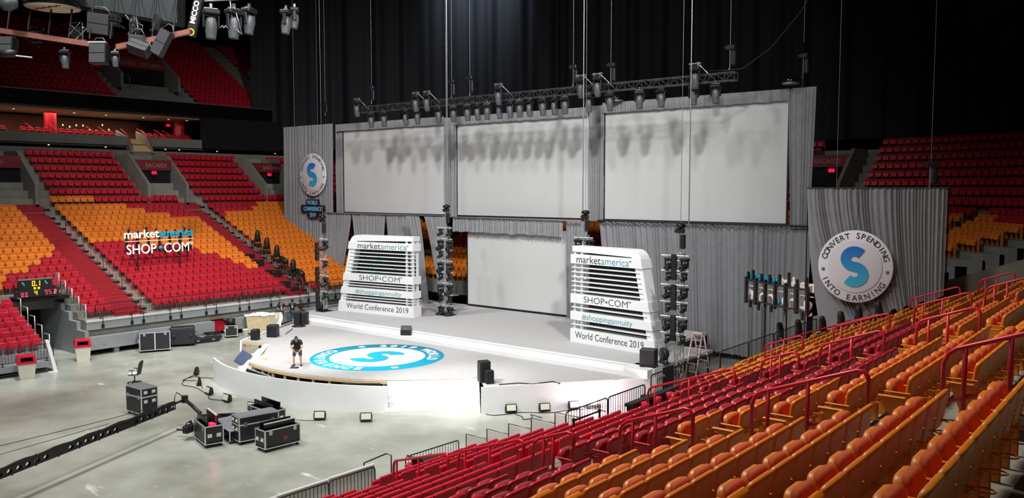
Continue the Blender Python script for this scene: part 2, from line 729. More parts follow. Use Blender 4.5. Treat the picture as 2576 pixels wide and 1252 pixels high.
# front of the far stand: white nosing, grey upper fascia, recess, grey lower ledge
m = MB()
m.box(-51.55, 22.4, 1.98, -51.3, 62, 2.12)
struct('trim_2', m, M['alu_w'])
m = MB()
for y in np.arange(22.4, 60, 4.4):
    m.box(-51.5, y + 0.01, 1.5, -51.36, y + 4.39, 1.98)
struct('wall_left_fascia', m, M['grey_metal'])
m = MB()
m.box(-52.0, 22.4, 0.2, -51.9, 62, 1.5)
struct('wall_left_recess', m, M['red'])
m = MB()
for (ya, yb) in ((22.4, 30.6), (31.8, 40), (40.02, 52)):
    m.box(-52.4, ya, 0.98, -50.85, yb, 1.1)
    m.box(-50.95, ya, 0.35, -50.85, yb, 0.98)
    for y in np.arange(ya + 0.7, yb, 2.0):
        m.box(-50.85, y, 0.62, -50.83, y + 0.22, 0.84)
    for y in np.arange(ya + 1.5, yb, 4):
        m.box(-51.3, y, 0, -51.05, y + 0.3, 0.35)
struct('wall_left_ledge', m, M['grey_metal'])

# players' tunnel in the far stand, stepped grey side walls
m = MB()
m.box(-57.5, 19.6, 0, -57.3, 22.4, 4.0)
m.box(-57.5, 19.6, 3.3, -53.5, 22.4, 3.5)
struct('wall_left_tunnel', m, M['void'])
m = MB()
for i in range(6):
    x = -51.0 - 1.05 * i
    m.box(x - 1.05, 22.15, 0, x - 0.01, 22.38, 1.5 + 0.5 * i)
for i in range(5):
    x = -50.0 - 1.0 * i
    m.box(x - 1.0, 19.5, 0, x - 0.01, 19.6, 0.95 + 0.42 * i)
struct('wall_left_tunnel_side', m, M['grey_metal'])
m = MB()
for i in range(5):                                   # retractable block in front of the far stand
    x = -49.4 - 0.95 * i
    z = 1.0 + 0.42 * i
    m.box(x - 0.95, 4, 0.45 if i == 0 else z - 0.5, x + 0.35, 19.45, z)
m.box(-49.0, 16.4, 0.3, -48.25, 19.45, 0.62)
struct('floor_left_bleacher', m, M['grey_metal'])
m = MB()
for k in range(3):
    m.box(-49.0, 14.6, 0.12 + 0.25 * k, -48.0 - 0.25 * (2 - k), 16.35, 0.2 + 0.25 * k)
struct('floor_left_step', m, M['alu_w'])

# upper part of the far side: parapet, gangway with bar screens, club level, ribbon, upper bowl
m = MB()
m.box(-74.6, 0, 12.0, -74.4, 62, 13.5)
struct('wall_left_parapet', m, M['concrete_d'])
m = MB()
m.box(-77, 0, 13.2, -74.9, 62, 13.3)
m.box(-77.2, 0, 13.3, -77, 62, 14.0)
struct('wall_left_gangway', m, M['dark'])
m = MB()
for (ya, yb) in ((0, 36.9), (39.0, 44.2)):
    m.box(-75.2, ya, 13.95, -74.9, yb, 14.75)
struct('wall_left_club_front', m, M['concrete_d'])
m = MB()
for i in range(3):
    m.box(-76.4 - 0.9 * i - 0.9, 0, 13.8, -75.2 - 0.9 * i, 62, 14.15 + 0.28 * i)
struct('floor_left_club', m, M['concrete_d'])
m = MB()
m.box(-81, 0, 14.6, -80.8, 41, 16.6)
struct('wall_left_club', m, M['brown'])
m = MB()
m.box(-81, 41, 14.0, -80.8, 62, 17.2)
struct('wall_left_club_end', m, M['dark'])
m = MB()
m.box(-81, 0, 16.75, -75.6, 45, 16.9)
struct('ceiling_club', m, M['beige'])
m = MB()
m.box(-75.4, 0, 17.0, -74.9, 62, 18.25)
struct('wall_left_ribbon', m, M['black_gloss'])
m = MB()
m.box(-75.0, 0, 18.22, -74.88, 62, 18.28)
struct('trim_3', m, M['steel'])
for yc in (31.6, 43.6):
    struct('wall_left_club_column', MB().cyl((-78, yc, 14.2), (-78, yc, 16.8), 0.5, n=16), M['red'])


def up_x(i):
    return -76.2 - 0.82 * i


def up_z(i):
    return 17.85 + 0.53 * i


m = MB()
for i in range(17):
    m.box(up_x(i) - 0.5, 0, up_z(i) - 1.0, up_x(i) + 0.55, 66, up_z(i))
struct('floor_left_upper', m, M['concrete_d'])

# end stand (behind the stage) with a rounded corner on the right
ECX, ECY = -19.0, 44.5


def end_r(i):
    return 1.5 + 0.88 * i


m = MB()
for i in range(2, 25):
    z = left_z(i)
    r0, r1 = end_r(i) - 0.55, end_r(i) + 0.35
    m.box(-52, ECY + r0, z - 1.0, ECX, ECY + r1, z)
    vs = []
    K = 14
    for k in range(K + 1):
        a = math.radians(90 - 82 * k / K)
        for r in (r0, r1):
            for zz in (z - 1.0, z):
                vs.append((ECX + r * math.cos(a), max(ECY + r * math.sin(a), 50.35), zz))
    fs = []
    for k in range(K):
        o = 4 * k
        fs += [(o + 1, o + 3, o + 7, o + 5), (o, o + 1, o + 5, o + 4), (o, o + 4, o + 6, o + 2)]
    m.add(vs, fs)
struct('floor_back', m, M['concrete_d'])

# huge black masking drape in soft folds behind the rig
path = [(-76, 50.6), (-62, 60), (-50, 68.6), (-19, 68.6)]
for k in range(1, 11):
    a = math.radians(90 - 90 * k / 10)
    path.append((ECX + 24.1 * math.cos(a), ECY + 24.1 * math.sin(a)))
path.append((6, 10))


def along(path, n):
    P = [Vector((p[0], p[1], 0)) for p in path]
    L = [0]
    for i in range(1, len(P)):
        L.append(L[-1] + (P[i] - P[i - 1]).length)
    out = []
    j = 0
    for k in range(n + 1):
        s = L[-1] * k / n
        while j < len(L) - 2 and s > L[j + 1]:
            j += 1
        t = (s - L[j]) / (L[j + 1] - L[j])
        d = (P[j + 1] - P[j]).normalized()
        out.append((P[j].lerp(P[j + 1], t), Vector((-d.y, d.x, 0)), s))
    return out


AL = along(path, 560)
ph = [random.uniform(0, 6) for _ in range(6)]


def drape_pt(u, v):
    p, nrm, s = AL[round(u * 560)]
    o = 0.30 * math.sin(s * 1.9 + 1.3 * math.sin(s * 0.37 + ph[0]) + 0.4 * v) + 0.16 * math.sin(s * 4.3 + ph[1] + 0.8 * math.sin(s * 0.8)) + 0.5 * math.sin(s * 0.33 + ph[2])
    z = 14.0 + v * 29
    q = p - nrm * o
    return (q.x, q.y, z)


dr = MB().grid(drape_pt, 560, 6).build('black_drape', M['curtain_b'])
tag(dr, 'huge black masking drape hanging in folds high above and behind the screens', 'drape')
m = MB()
m.tube([(p.x - nr.x * 1.2, p.y - nr.y * 1.2, 19.3) for (p, nr, s) in AL[300:560:10]], 0.05)
tag(m.build('drape_pipe', M['dark']), 'thin dark pipe crossing low on the black drape above the end stand', 'pipe')


# ================================================================== SEATS
def rr_loop(w0, w1, z0, z1, rb, rt, ns, ins):
    """rounded rectangle in XZ, half widths w0 (bottom) w1 (top), inset ins"""
    pts = []
    for (cx, cz, r, a0) in ((-1, 0, rb, 180), (1, 0, rb, 270), (1, 1, rt, 0), (-1, 1, rt, 90)):
        w = (w0, w1)[cz] - ins
        rr = max(r - ins, 0.005)
        X = cx * (w - rr)
        Z = (z0 + ins + rr) if cz == 0 else (z1 - ins - rr)
        for k in range(ns + 1):
            a = math.radians(a0 + 90 * k / ns)
            pts.append((X + rr * math.cos(a), Z + rr * math.sin(a)))
    return pts


def slab(mb, shape, loops, fy, ns=3, smooth=True, cap_mats=(0, 0)):
    """loft of inset loops along y; fy(x, z) bends the slab"""
    base = mb.cur
    n = 4 * (ns + 1)
    vs = []
    for (ins, y) in loops:
        for (x, z) in rr_loop(*shape, ns, ins):
            vs.append((x, y + fy(x, z), z))
    fs = []
    for i in range(len(loops) - 1):
        for k in range(n):
            k2 = (k + 1) % n
            fs.append((i * n + k, (i + 1) * n + k, (i + 1) * n + k2, i * n + k2))
    mb.add(vs, fs, smooth)
    mb.cur = cap_mats[0]
    mb.add(vs[:n], [tuple(range(n))])
    mb.cur = cap_mats[1]
    mb.add(vs[-n:], [tuple(range(n))[::-1]])
    mb.cur = base


def lean(x, z):
    return 0.17 * (z - 0.34) - 0.4 * x * x


def tip(x, z):
    return -0.34 * (z - 0.36) - 0.3 * x * x


def make_seat(cname):
    A, B = (M['orange'], M['orange_pad']) if cname == 'orange' else (M['red'], M['red_pad'])
    t = thing('stadium_seat', 'x', 'seat')
    b = MB()
    slab(b, (0.235, 0.262, 0.40, 0.85, 0.05, 0.075), [(0.05, 0.035), (0.012, 0.03), (0, 0.012), (0, -0.02), (0.012, -0.035), (0.035, -0.035), (0.045, -0.02)], lean, 4)
    back = b.build('backrest', A, t)
    b = MB()
    slab(b, (0.18, 0.2, 0.5, 0.80, 0.05, 0.1), [(0.0, -0.018), (0.0, -0.034), (0.03, -0.045)], lean, 3)
    b.build('back_pad', B, t)
    b = MB()
    slab(b, (0.20, 0.23, 0.36, 0.715, 0.1, 0.12), [(0.03, -0.19), (0.008, -0.175), (0, -0.15), (0, -0.10), (0.01, -0.085), (0.03, -0.08)], tip, 4)
    pan = b.build('seat_pan', A, t)
    b = MB()
    slab(b, (0.18, 0.208, 0.42, 0.727, 0.08, 0.09), [(0.0, -0.11), (0.0, -0.065), (0.008, -0.05), (0.03, -0.042)], tip, 4)
    b.build('cushion', B, pan)
    b = MB()
    ring = []
    for k in range(12):
        a = 2 * PI * k / 12
        ring.append((0.19 + 0.062 * math.cos(a), 0.235 + 0.085 * math.sin(a), 0.565))
    b.tube(ring, 0.009, 5, closed=True)
    b.box(0.165, 0.10, 0.555, 0.215, 0.16, 0.575)
    b.build('cup_holder', A, t)
    b = MB()
    b.cbox(0.245, -0.30, 0.575, 0.285, 0.07, 0.60, 0.008)
    b.build('armrest', A, t)
    b = MB()
    b.cbox(0.247, -0.16, 0.0, 0.283, 0.04, 0.58, 0.01)
    b.cyl((0.20, 0.03, 0.36), (0.33, 0.03, 0.36), 0.03, n=8)
    b.build('bracket', A, t)
    return Proto(t)


def make_end_standard(cname):
    return None


SEATS = []          # (x, y, z, rz, colour, meta)


def near_orange(n, y):
    x = near_x(n)
    if y < 11.5:
        return x > -6.9
    if y < 19:
        return x > max(-7.1, min(-4.5, -7.1 + (y - 12.9) * 1.3)) or (x > -7.0 and y < 12.9 + 0.54 * (2 - n))
    if y < 27:
        return x > -5.0 or (y > 22.3 and -10.6 - (y - 23) * 0.8 < x < -8.2)
    if y < 36:
        return x > -12.9 or y > 30
    return True


def fill(a, b_, p=0.54):
    n = int((b_ - a) / p + 1e-6)
    return [b_ - p * (k + 0.5) for k in range(n)][::-1]


NEAR_BLOCKS = ((0.6, 10.95), (12.6, 18.75), (20.0, 26.95), (28.2, 34.75), (36.0, 38.7))
for n in range(-6, 15):
    for bi, (ya, yb) in enumerate(NEAR_BLOCKS):
        if n > 3 and bi < 2:
            continue
        if n > 7:
            continue
        if bi == 2 and n > 5:
            ya = 23.5
        ys = fill(ya, yb)
        for j, y in enumerate(ys):
            x = near_x(n)
            if x > -0.13 * y + 0.35:
                continue
            SEATS.append((x, y, near_z(n), -PI / 2, 'orange' if near_orange(n, y) else 'red', ('near', n, bi, j, len(ys))))

LOWB = {0: 60, 1: 50, 2: 40, 3: 37.2, 4: 36.2, 5: 35.4, 6: 34.8, 7: 34.1, 8: 33.0, 9: 30.3}
UPB = {12: 38.6, 13: 37.1, 14: 34.9, 15: 33.3, 16: 32.1, 17: 30.3}
RB = {16: 44.5, 15: 43.1, 14: 40.2, 13: 38.5}


def left_orange(i, y):
    if y < 25:
        if i > 16:
            return False
        if i < 3:
            return False
        return y < {3: 18, 4: 19.5, 5: 20.1, 6: 21.8, 7: 22.8, 8: 23.9}.get(i, 99)
    if y < 38:
        if i in LOWB and y < LOWB[i]:
            return False
        if i in UPB and y > UPB[i]:
            return False
        return i <= 17
    if i == 0:
        return y > 40.6
    if i in RB and y < RB[i]:
        return False
    return i <= 16


for i in range(25):
    if i <= 17:
        bl = [(14.0, 24.3), (26.5, 37.2), (39.1, 50.3), (52.2, 61)]
    else:
        bl = [(10.0, 22.6), (26.8, 34.3), (38.9, 46.2), (49.2, 61)]
    if i == 17:
        bl[0] = (14, 22.6)
    for bi, (ya, yb) in enumerate(bl):
        if bi == 0 and i < 5:
            ya = 22.5 if i < 4 else 15.0
        for j, y in enumerate(fill(ya, yb) if i < 24 else []):
            SEATS.append((left_x(i), y, left_z(i), PI / 2, 'orange' if left_orange(i, y) else 'red', ('far',)))
for i in range(16):
    for (ya, yb) in ((18, 36.6), (44.2, 52.2), (54.4, 62)):
        for y in fill(ya, yb):
            SEATS.append((up_x(i), y, up_z(i), PI / 2, 'red', ('upper',)))
    if i > 5:
        for y in fill(36.8, 44.0):
            SEATS.append((up_x(i), y, up_z(i), PI / 2, 'red', ('upper',)))
for i in range(2, 25):
    r = end_r(i)
    z = left_z(i)
    col = 'red' if i > 15 else 'orange'
    for x in fill(-50, ECX):
        if i > 15 and -22.9 < x < ECX:
            continue
        if i <= 9 and x > -22:
            continue
        SEATS.append((x, ECY + r, z, 0, col, ('end',)))
    k = int(r * math.radians(82) / 0.54)
    for j in range(k):
        a = PI / 2 - (j + 0.5) * 0.54 / r
        x, y = ECX + r * math.cos(a), ECY + r * math.sin(a)
        if y < 51.2 or i < 5:
            continue
        da = math.degrees(PI / 2 - a)
        if i > 15 and da < 0.2 * 18 and x < -18.2:
            continue
        if 34 < da < 38.5 and i <= 16:
            continue
        SEATS.append((x, y, z, a - PI / 2, 'red' if i > 15 - (da > 45) else 'orange', ('end',)))

# what the camera frames, nearest first: the 300 largest are objects of their own
CF = Vector((-0.6304, 0.7729, -0.0713))
CR = Vector((0.7749, 0.6320, 0))
CU = CR.cross(CF)


def frame_pos(x, y, z):
    d = Vector((x, y, z - 10))
    w = d.dot(CF)
    if w < 0.5:
        return None
    return (1288 + 2100 * d.dot(CR) / w, 626 - 2100 * d.dot(CU) / w, w)


near = []
rest = []
for s in SEATS:
    p = frame_pos(s[0], s[1], s[2] + 0.7)
    if p and s[5][0] == 'near' and -10 < p[0] < 2586 and p[1] < 1262:
        near.append((p[2], s))
    elif p and -60 < p[0] < 2640 and -60 < p[1] < 1300:
        rest.append(s)
near.sort(key=lambda q: q[0])
for q in near[300:]:
    rest.append(q[1])
near = near[:300]
PS = {'orange': make_seat('orange'), 'red': make_seat('red')}
for (w, s) in near:
    x, y, z, rz, colr, (_, n, bi, j, nb) = s
    if bi == 0:
        where = '%s seat before the first handrail aisle' % ordw(nb - j)
    elif bi == 1:
        where = '%s seat beyond the first handrail aisle' % ordw(j + 1)
    else:
        where = '%s seat beyond the %s handrail aisle' % (ordw(j + 1), ordw(bi))
    lab = '%s tip-up stadium seat, %s row down the stand, %s' % (colr, ordw(n + 7), where)
    PS[colr].place((x, y, z), (0, 0, rz), lab, 'tip-up seats of the near stand')


def lowseat():
    b = MB()
    b.cur = 0
    slab(b, (0.23, 0.255, 0.34, 0.85, 0.04, 0.1), [(0.03, 0.035), (0, 0.0), (0.0, -0.03), (0.035, -0.04), (0.045, -0.025)], lean, 2, True, (0, 1))
    slab(b, (0.20, 0.225, 0.36, 0.70, 0.06, 0.08), [(0.02, -0.27), (0, -0.24), (0, -0.17), (0.03, -0.12)], lean, 2, True, (0, 1))
    b.box(0.245, -0.28, 0.575, 0.285, 0.05, 0.60)
    b.box(0.25, -0.10, 0.0, 0.28, 0.02, 0.58)
    return b


# slab() puts the first cap at +y; the pan wants its pad on the back side
def replicate(name, mb, places, mats):
    V = np.array(mb.v, float)
    lt = [len(f) for f in mb.f]
    lv = np.array([i for f in mb.f for i in f])
    nv, nl, nf = len(V), len(lv), len(lt)
    K = len(places)
    P = np.array([p[:3] for p in places])
    a = np.array([p[3] for p in places])
    c, s = np.cos(a)[:, None], np.sin(a)[:, None]
    out = np.empty((K, nv, 3))
    out[:, :, 0] = V[:, 0] * c - V[:, 1] * s + P[:, 0:1]
    out[:, :, 1] = V[:, 0] * s + V[:, 1] * c + P[:, 1:2]
    out[:, :, 2] = V[:, 2] + P[:, 2:3]
    me = bpy.data.meshes.new(name)
    me.vertices.add(K * nv)
    me.vertices.foreach_set('co', out.ravel())
    me.loops.add(K * nl)
    me.loops.foreach_set('vertex_index', (lv[None, :] + (np.arange(K) * nv)[:, None]).ravel())
    me.polygons.add(K * nf)
    ls = np.concatenate([[0], np.cumsum(lt)[:-1]])
    me.polygons.foreach_set('loop_start', (ls[None, :] + (np.arange(K) * nl)[:, None]).ravel())
    me.polygons.foreach_set('loop_total', np.tile(lt, K))
    mi = np.array(mb.mi)
    off = np.array([p[4] for p in places]) * 2
    me.polygons.foreach_set('material_index', (mi[None, :] + off[:, None]).ravel())
    me.polygons.foreach_set('use_smooth', np.tile(mb.sm, K))
    for mm in mats:
        me.materials.append(mm)
    me.update(calc_edges=True)
    me.validate()
    o = bpy.data.objects.new(name, me)
    COL.objects.link(o)
    return o


pl = [(s[0], s[1], s[2], s[3], 0 if s[4] == 'orange' else 1) for s in rest]
st = replicate('stadium_seats', lowseat(), pl, [M['orange'], M['orange_pad'], M['red'], M['red_pad']])
tag(st, 'thousands of distant orange and red tip-up seats covering the far, end and upper stands', 'seats', kind='stuff')

# end panels with a flat arm where rows meet an aisle
t = thing('row_end_panel', 'x', 'seat panel', group='aisle end panels of the seat rows')
b = MB()
b.prism([(-0.12, 0.0), (0.08, 0.0), (0.03, 0.2), (0.06, 0.38), (0.10, 0.58), (-0.22, 0.58), (-0.16, 0.42), (-0.08, 0.22)], 'x', -0.03, 0.03)
b.build('panel', M['orange'], t)
b = MB()
b.cbox(-0.035, -0.30, 0.58, 0.035, 0.08, 0.605, 0.01)
b.build('arm', M['orange'], t)
PE = Proto(t)
for (bi, y, nm) in ((1, 12.50, 'first'), (2, 19.9, 'second'), (3, 28.1, 'third')):
    for n in range(-6, 1):
        if near_x(n) > -0.13 * y + 0.2:
            continue
        PE.place((near_x(n), y, near_z(n)), (0, 0, -PI / 2),
                 'orange aisle end panel, %s row down the stand, at the %s handrail aisle' % (ordw(n + 7), nm))

# flat-backed red folding seats down by the floor
t = thing('folding_seat', 'x', 'seat')
b = MB()
b.cbox(-0.25, -0.02, 0.40, 0.25, 0.06, 0.92, 0.02, Matrix.Rotation(math.radians(-8), 4, 'X'))
b.build('backrest', M['flat_red'], t)
b = MB()
b.cbox(-0.23, -0.24, 0.34, 0.23, -0.14, 0.72, 0.02)
b.build('seat_pan', M['flat_red'], t)
b = MB()
b.cbox(-0.275, -0.2, 0.0, -0.245, 0.05, 0.55, 0.008)
b.build('bracket', M['flat_red'], t)
PF = Proto(t)
arm_spots = []
for n in range(4, 14):
    rown = 0
    for (ya, yb) in ((9.2, 13.2), (14.5, 18.6)):
        for j, y in enumerate(fill(ya, yb, 0.56)):
            x = near_x(n)
            p = frame_pos(x, y, near_z(n) + 0.9)
            if p is None or p[1] > 1262 or n > 12 or False:
                continue
            lab = 'red flat-backed seat, %s row above the floor, %s seat %s the first handrail aisle' % (
                ordw(13 - n), ordw(j + 1) if ya > 14 else ordw(len(fill(ya, yb, 0.56)) - j), 'beyond' if ya > 14 else 'before')
            PF.place((x, y, near_z(n)), (0, 0, -PI / 2), lab, 'flat-backed red seats of the near stand')
            if ((n, j) in ((5, 2), (6, 4), (7, 2), (8, 1), (9, 3), (10, 2)) and ya > 14):
                arm_spots.append((x, y, near_z(n), n, j))
b = MB()
b.cbox(-0.035, -0.34, 0.6, 0.035, 0.05, 0.64, 0.012)
b.cyl((0, -0.05, 0.0), (0, -0.05, 0.6), 0.015)
me = b.mesh('armrest', [M['arm_wood']])
for (x, y, z, n, j) in arm_spots:
    o = bpy.data.objects.new('armrest_post', me)
    COL.objects.link(o)
    o.location = (x, y + 0.28, z)
    o.rotation_euler = (0, 0, -PI / 2)
    tag(o, 'pale wooden armrest among red flat seats, %s row above the floor, by the %s seat' % (ordw(13 - n), ordw(j + 1)), 'armrest', 'pale wooden armrests')

# flat-backed block beside the players' tunnel, seen from the front
k = 0
for i in range(5):
    ys = fill(13.2, 19.2, 0.6)
    for j, y in enumerate(ys):
        if i == 0 and y < 16.3:
            continue
        PF.place((-49.7 - 0.95 * i, y, 1.0 + 0.42 * i), (0, 0, PI / 2),
                 'pink-red flat-backed seat beside the tunnel, %s row up, %s from the tunnel rail' % (ordw(i + 1), ordw(len(ys) - j)),
                 'flat-backed seats beside the players tunnel')

# red club seats high on the far side
t = thing('club_chair', 'x', 'seat')
b = MB()
slab(b, (0.24, 0.26, 0.30, 0.88, 0.04, 0.12), [(0.03, 0.04), (0, 0), (0.03, -0.05)], lean, 2)
b.build('backrest', M['red'], t)
b = MB()
b.cbox(-0.23, -0.5, 0.34, 0.23, -0.03, 0.48, 0.03)
b.build('seat', M['red'], t)
b = MB()
b.box(-0.2, -0.3, 0, 0.2, -0.05, 0.34)
b.build('base', M['dark'], t)
PC = Proto(t)
for (ya, nn, nm) in ((26.0, 3, 'edge of view'), (28.8, 4, 'first'), (31.9, 5, 'second'), (35.0, 3, 'third'), (39.3, 3, 'fourth'), (41.2, 5, 'fifth')):
    for r in range(2):
        for j in range(nn):
            PC.place((-76.2 - 0.9 * r, ya + 0.6 * j + 0.25 * r, 14.15 + 0.28 * r), (0, 0, PI / 2), 'red club seat above the grey balcony, %s row, %s in the %s cluster' % (('front', 'back')[r], ordw(j + 1), nm), 'red club seats on the balcony')


# ================================================================== STAGE
CX, CY = -34.7, 34.7


def arc(R, a0, a1, n):
    return [(CX + R * math.cos(math.radians(a0 + (a1 - a0) * k / n)), CY + R * math.sin(math.radians(a0 + (a1 - a0) * k / n))) for k in range(n + 1)]


stage = thing('stage', 'wide pale grey two level stage on the event floor below the grey drapes', 'stage', (0, 0, 0))
deck_poly = [(-46.0, 33.9), (-42.5, 27.3), (-40.75, 28.0), (-38.4, 26.0), (-37.2, 24.4)] + arc(10.75, 257, 305, 20) + [(-28.4, 25.75), (-25.35, 28.75), (-24.15, 27.7), (-19.15, 34.2), (-19.15, 35.0), (-46.0, 35.0)]
MB().prism(deck_poly, 'z', 1.12, 1.2).build('lower_deck', M['carpet'], stage)
m = MB()
m.box(-46.3, 33.62, 1.2, -19.6, 34.25, 1.38)
m.box(-46.3, 34.22, 1.38, -19.5, 34.8, 1.585)
m.box(-46.35, 34.2, 1.585, -19.45, 34.5, 1.61)
m.box(-20.6, 33.6, 1.2, -19.3, 34.9, 1.6)
m.build('step', M['white'], stage)
MB().prism([(-47.3, 34.5), (-19.4, 34.5), (-19.2, 40.2), (-21.8, 40.2), (-21.8, 44.9), (-47.3, 44.9)], 'z', 1.45, 1.6).build('upper_deck', M['carpet'], stage)
m = MB()
m.box(-19.5, 34.6, 0, -19.42, 37.6, 1.45)
m.box(-21.9, 37.6, 0, -19.42, 37.7, 1.45)
m.box(-21.9, 37.6, 0, -21.82, 44.9, 1.45)
for (x, y) in ((-19.35, 40.05), (-21.6, 40.05), (-19.4, 38.8)):
    m.box(x - 0.05, y - 0.05, 0, x + 0.05, y + 0.05, 1.45)
m.box(-21.8, 40.1, 1.3, -19.2, 40.2, 1.45)
m.box(-47.3, 34.6, 0, -47.22, 44.9, 1.45)
m.box(-47.3, 44.8, 0, -21.8, 44.9, 1.45)
m.build('skirt', M['black'], stage)
# raw timber framing along the unfinished edge
fe = [(-42.5, 27.3), (-40.75, 28.0), (-38.4, 26.0), (-37.2, 24.4)] + arc(10.75, 257, 305, 20) + [(-28.4, 25.75)]
rim = MB()
for (p, q) in zip(fe[:-1], fe[1:]):
    d = Vector((q[0] - p[0], q[1] - p[1], 0)).normalized()
    nn = Vector((d.y, -d.x, 0)) * 0.05
    rim.hexa([(p[0] - nn.x, p[1] - nn.y, 1.02), (q[0] - nn.x, q[1] - nn.y, 1.02), (q[0] + nn.x, q[1] + nn.y, 1.02), (p[0] + nn.x, p[1] + nn.y, 1.02),
              (p[0] - nn.x, p[1] - nn.y, 1.15), (q[0] - nn.x, q[1] - nn.y, 1.15), (q[0] + nn.x, q[1] + nn.y, 1.15), (p[0] + nn.x, p[1] + nn.y, 1.15)])
rim.build('edge_beam', M['wood'], stage)
for (x, y) in [(-42.45, 27.4), (-42.05, 27.5), (-41.3, 27.82), (-40.9, 28.0), (-39.5, 27.0), (-38.4, 26.05), (-37.2, 24.5)] + arc(10.7, 260, 304, 9):
    MB().box(x - 0.05, y - 0.05, 0, x + 0.05, y + 0.05, 1.03).build('post', M['wood'], stage)
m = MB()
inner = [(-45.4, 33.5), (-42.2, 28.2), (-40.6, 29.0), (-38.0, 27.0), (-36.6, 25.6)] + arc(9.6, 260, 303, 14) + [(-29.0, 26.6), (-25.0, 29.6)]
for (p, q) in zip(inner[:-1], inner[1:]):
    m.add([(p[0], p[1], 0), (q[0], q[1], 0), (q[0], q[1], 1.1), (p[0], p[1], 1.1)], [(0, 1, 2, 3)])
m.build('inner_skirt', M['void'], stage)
m = MB()                                             # white rolled edge on the left side of the deck
m.tube([(-46.0, 33.4, 1.2), (-42.55, 27.25, 1.2), (-42.55, 27.2, 0.05)], 0.07, 8)
m.build('edge_trim', M['white'], stage)

t = thing('fascia_wall', 'white curved fascia wall standing on the floor in front of the stage', 'wall panel')
o = arc(12.1, 247, 306.4, 40)
i_ = arc(12.0, 247, 306.4, 40)
m = MB()
vs = []
for (p, q) in zip(o, i_):
    vs += [(p[0], p[1], 0), (p[0], p[1], 1.22), (q[0], q[1], 1.22), (q[0], q[1], 0)]
fs = []
for k in range(40):
    a = 4 * k
    fs += [(a, a + 4, a + 5, a + 1), (a + 1, a + 5, a + 6, a + 2), (a + 2, a + 6, a + 7, a + 3)]
fs += [(0, 1, 2, 3), (160, 163, 162, 161)]
m.add(vs, fs)
m.build('panel', M['white'], t)
m = MB()
for k in range(4, 40, 6):
    q = i_[k]
    d = Vector((CX - q[0], CY - q[1], 0)).normalized()
    m.tube([(q[0], q[1], 1.0), (q[0] + d.x * 0.7, q[1] + d.y * 0.7, 0.02)], 0.03, 5)
m.build('brace', M['wood'], t)

# white stair block
t = thing('stage_stair', 'white flight of steps at the front of the stage beside the curved wall', 'stairs')
m = MB()
A, B = Vector((-28.46, 25.81, 0)), Vector((-25.40, 28.72, 0))
dn = Vector((0.69, -0.724, 0))
for k in range(5):
    z = 1.2 - 0.24 * k
    a0 = A + dn * (0.28 * k)
    b0 = B + dn * (0.28 * k)
    a1 = A + dn * (0.28 * (k + 1))
    b1 = B + dn * (0.28 * (k + 1))
    m.hexa([(a0.x, a0.y, 0), (a1.x, a1.y, 0), (b1.x, b1.y, 0), (b0.x, b0.y, 0), (a0.x, a0.y, z), (a1.x, a1.y, z), (b1.x, b1.y, z), (b0.x, b0.y, z)])
m.build('flight', M['white'], t)
m = MB()
a0, b0, a1, b1 = A + dn * 1.4, B + dn * 1.4, A + dn * 1.55, B + dn * 1.55
m.hexa([(a0.x, a0.y, 0), (a1.x, a1.y, 0), (b1.x, b1.y, 0), (b0.x, b0.y, 0), (a0.x, a0.y, 0.17), (a1.x, a1.y, 0.17), (b1.x, b1.y, 0.17), (b0.x, b0.y, 0.17)])
m.build('kick_board', M['white'], t)

t = thing('fascia_wall', 'white straight fascia wall closing the stage front near the handrails', 'wall panel')
m = MB()
p, q = Vector((-24.25, 27.55, 0)), Vector((-19.2, 34.2, 0))
d = (q - p).normalized()
nn = Vector((d.y, -d.x, 0)) * 0.1
m.hexa([(p.x, p.y, 0), (q.x, q.y, 0), (q.x + nn.x, q.y + nn.y, 0), (p.x + nn.x, p.y + nn.y, 0), (p.x, p.y, 1.22), (q.x, q.y, 1.22), (q.x + nn.x, q.y + nn.y, 1.22), (p.x + nn.x, p.y + nn.y, 1.22)])
m.box(-19.35, 34.15, 0.0, -19.25, 34.95, 1.6)
m.build('panel', M['white'], t)

# white sheeted stair on the unfinished corner
t = thing('stage_stair', 'white cloth covered steps on the unfinished corner behind the curved wall', 'stairs')
m = MB()
A, B = Vector((-40.7, 27.95, 0)), Vector((-37.3, 24.75, 0))
dn = Vector((-0.66, -0.75, 0))
for k in range(4):
    z = 1.18 - 0.27 * k
    a0, b0, a1, b1 = A + dn * (0.33 * k), B + dn * (0.33 * k), A + dn * (0.33 * (k + 1)), B + dn * (0.33 * (k + 1))
    m.hexa([(a0.x, a0.y, 0), (a1.x, a1.y, 0), (b1.x, b1.y, 0), (b0.x, b0.y, 0), (a0.x, a0.y, z), (a1.x, a1.y, z), (b1.x, b1.y, z), (b0.x, b0.y, z)])
m.build('flight', M['white'], t)

# logo printed on the deck (built in XZ, laid flat with rotation)
t = thing('floor_logo', 'big cyan and white round logo lying on the stage deck', 'floor decal', (-33.0, 29.25, 1.2))
lay = Matrix.Rotation(-PI / 2, 4, 'X')


def ringm(mb, r0, r1, y, n=64):
    vs = []
    for k in range(n):
        a = 2 * PI * k / n
        vs += [(r0 * math.cos(a), y, r0 * math.sin(a)), (r1 * math.cos(a), y, r1 * math.sin(a))]
    fs = [(2 * k, 2 * k + 1, 2 * ((k + 1) % n) + 1, 2 * ((k + 1) % n)) for k in range(n)]
    mb.add(vs, fs)


def discm(mb, r, y, n=48, cx=0, cz=0):
    mb.add([(cx + r * math.cos(2 * PI * k / n), y, cz + r * math.sin(2 * PI * k / n)) for k in range(n)], [tuple(range(n))])


def laid(mb):
    # local XZ (facing -Y) turned to lie face up: (x, y, z) -> (x, z, -y)
    mb.v = [(v[0], v[2], -v[1]) for v in mb.v]
    return mb


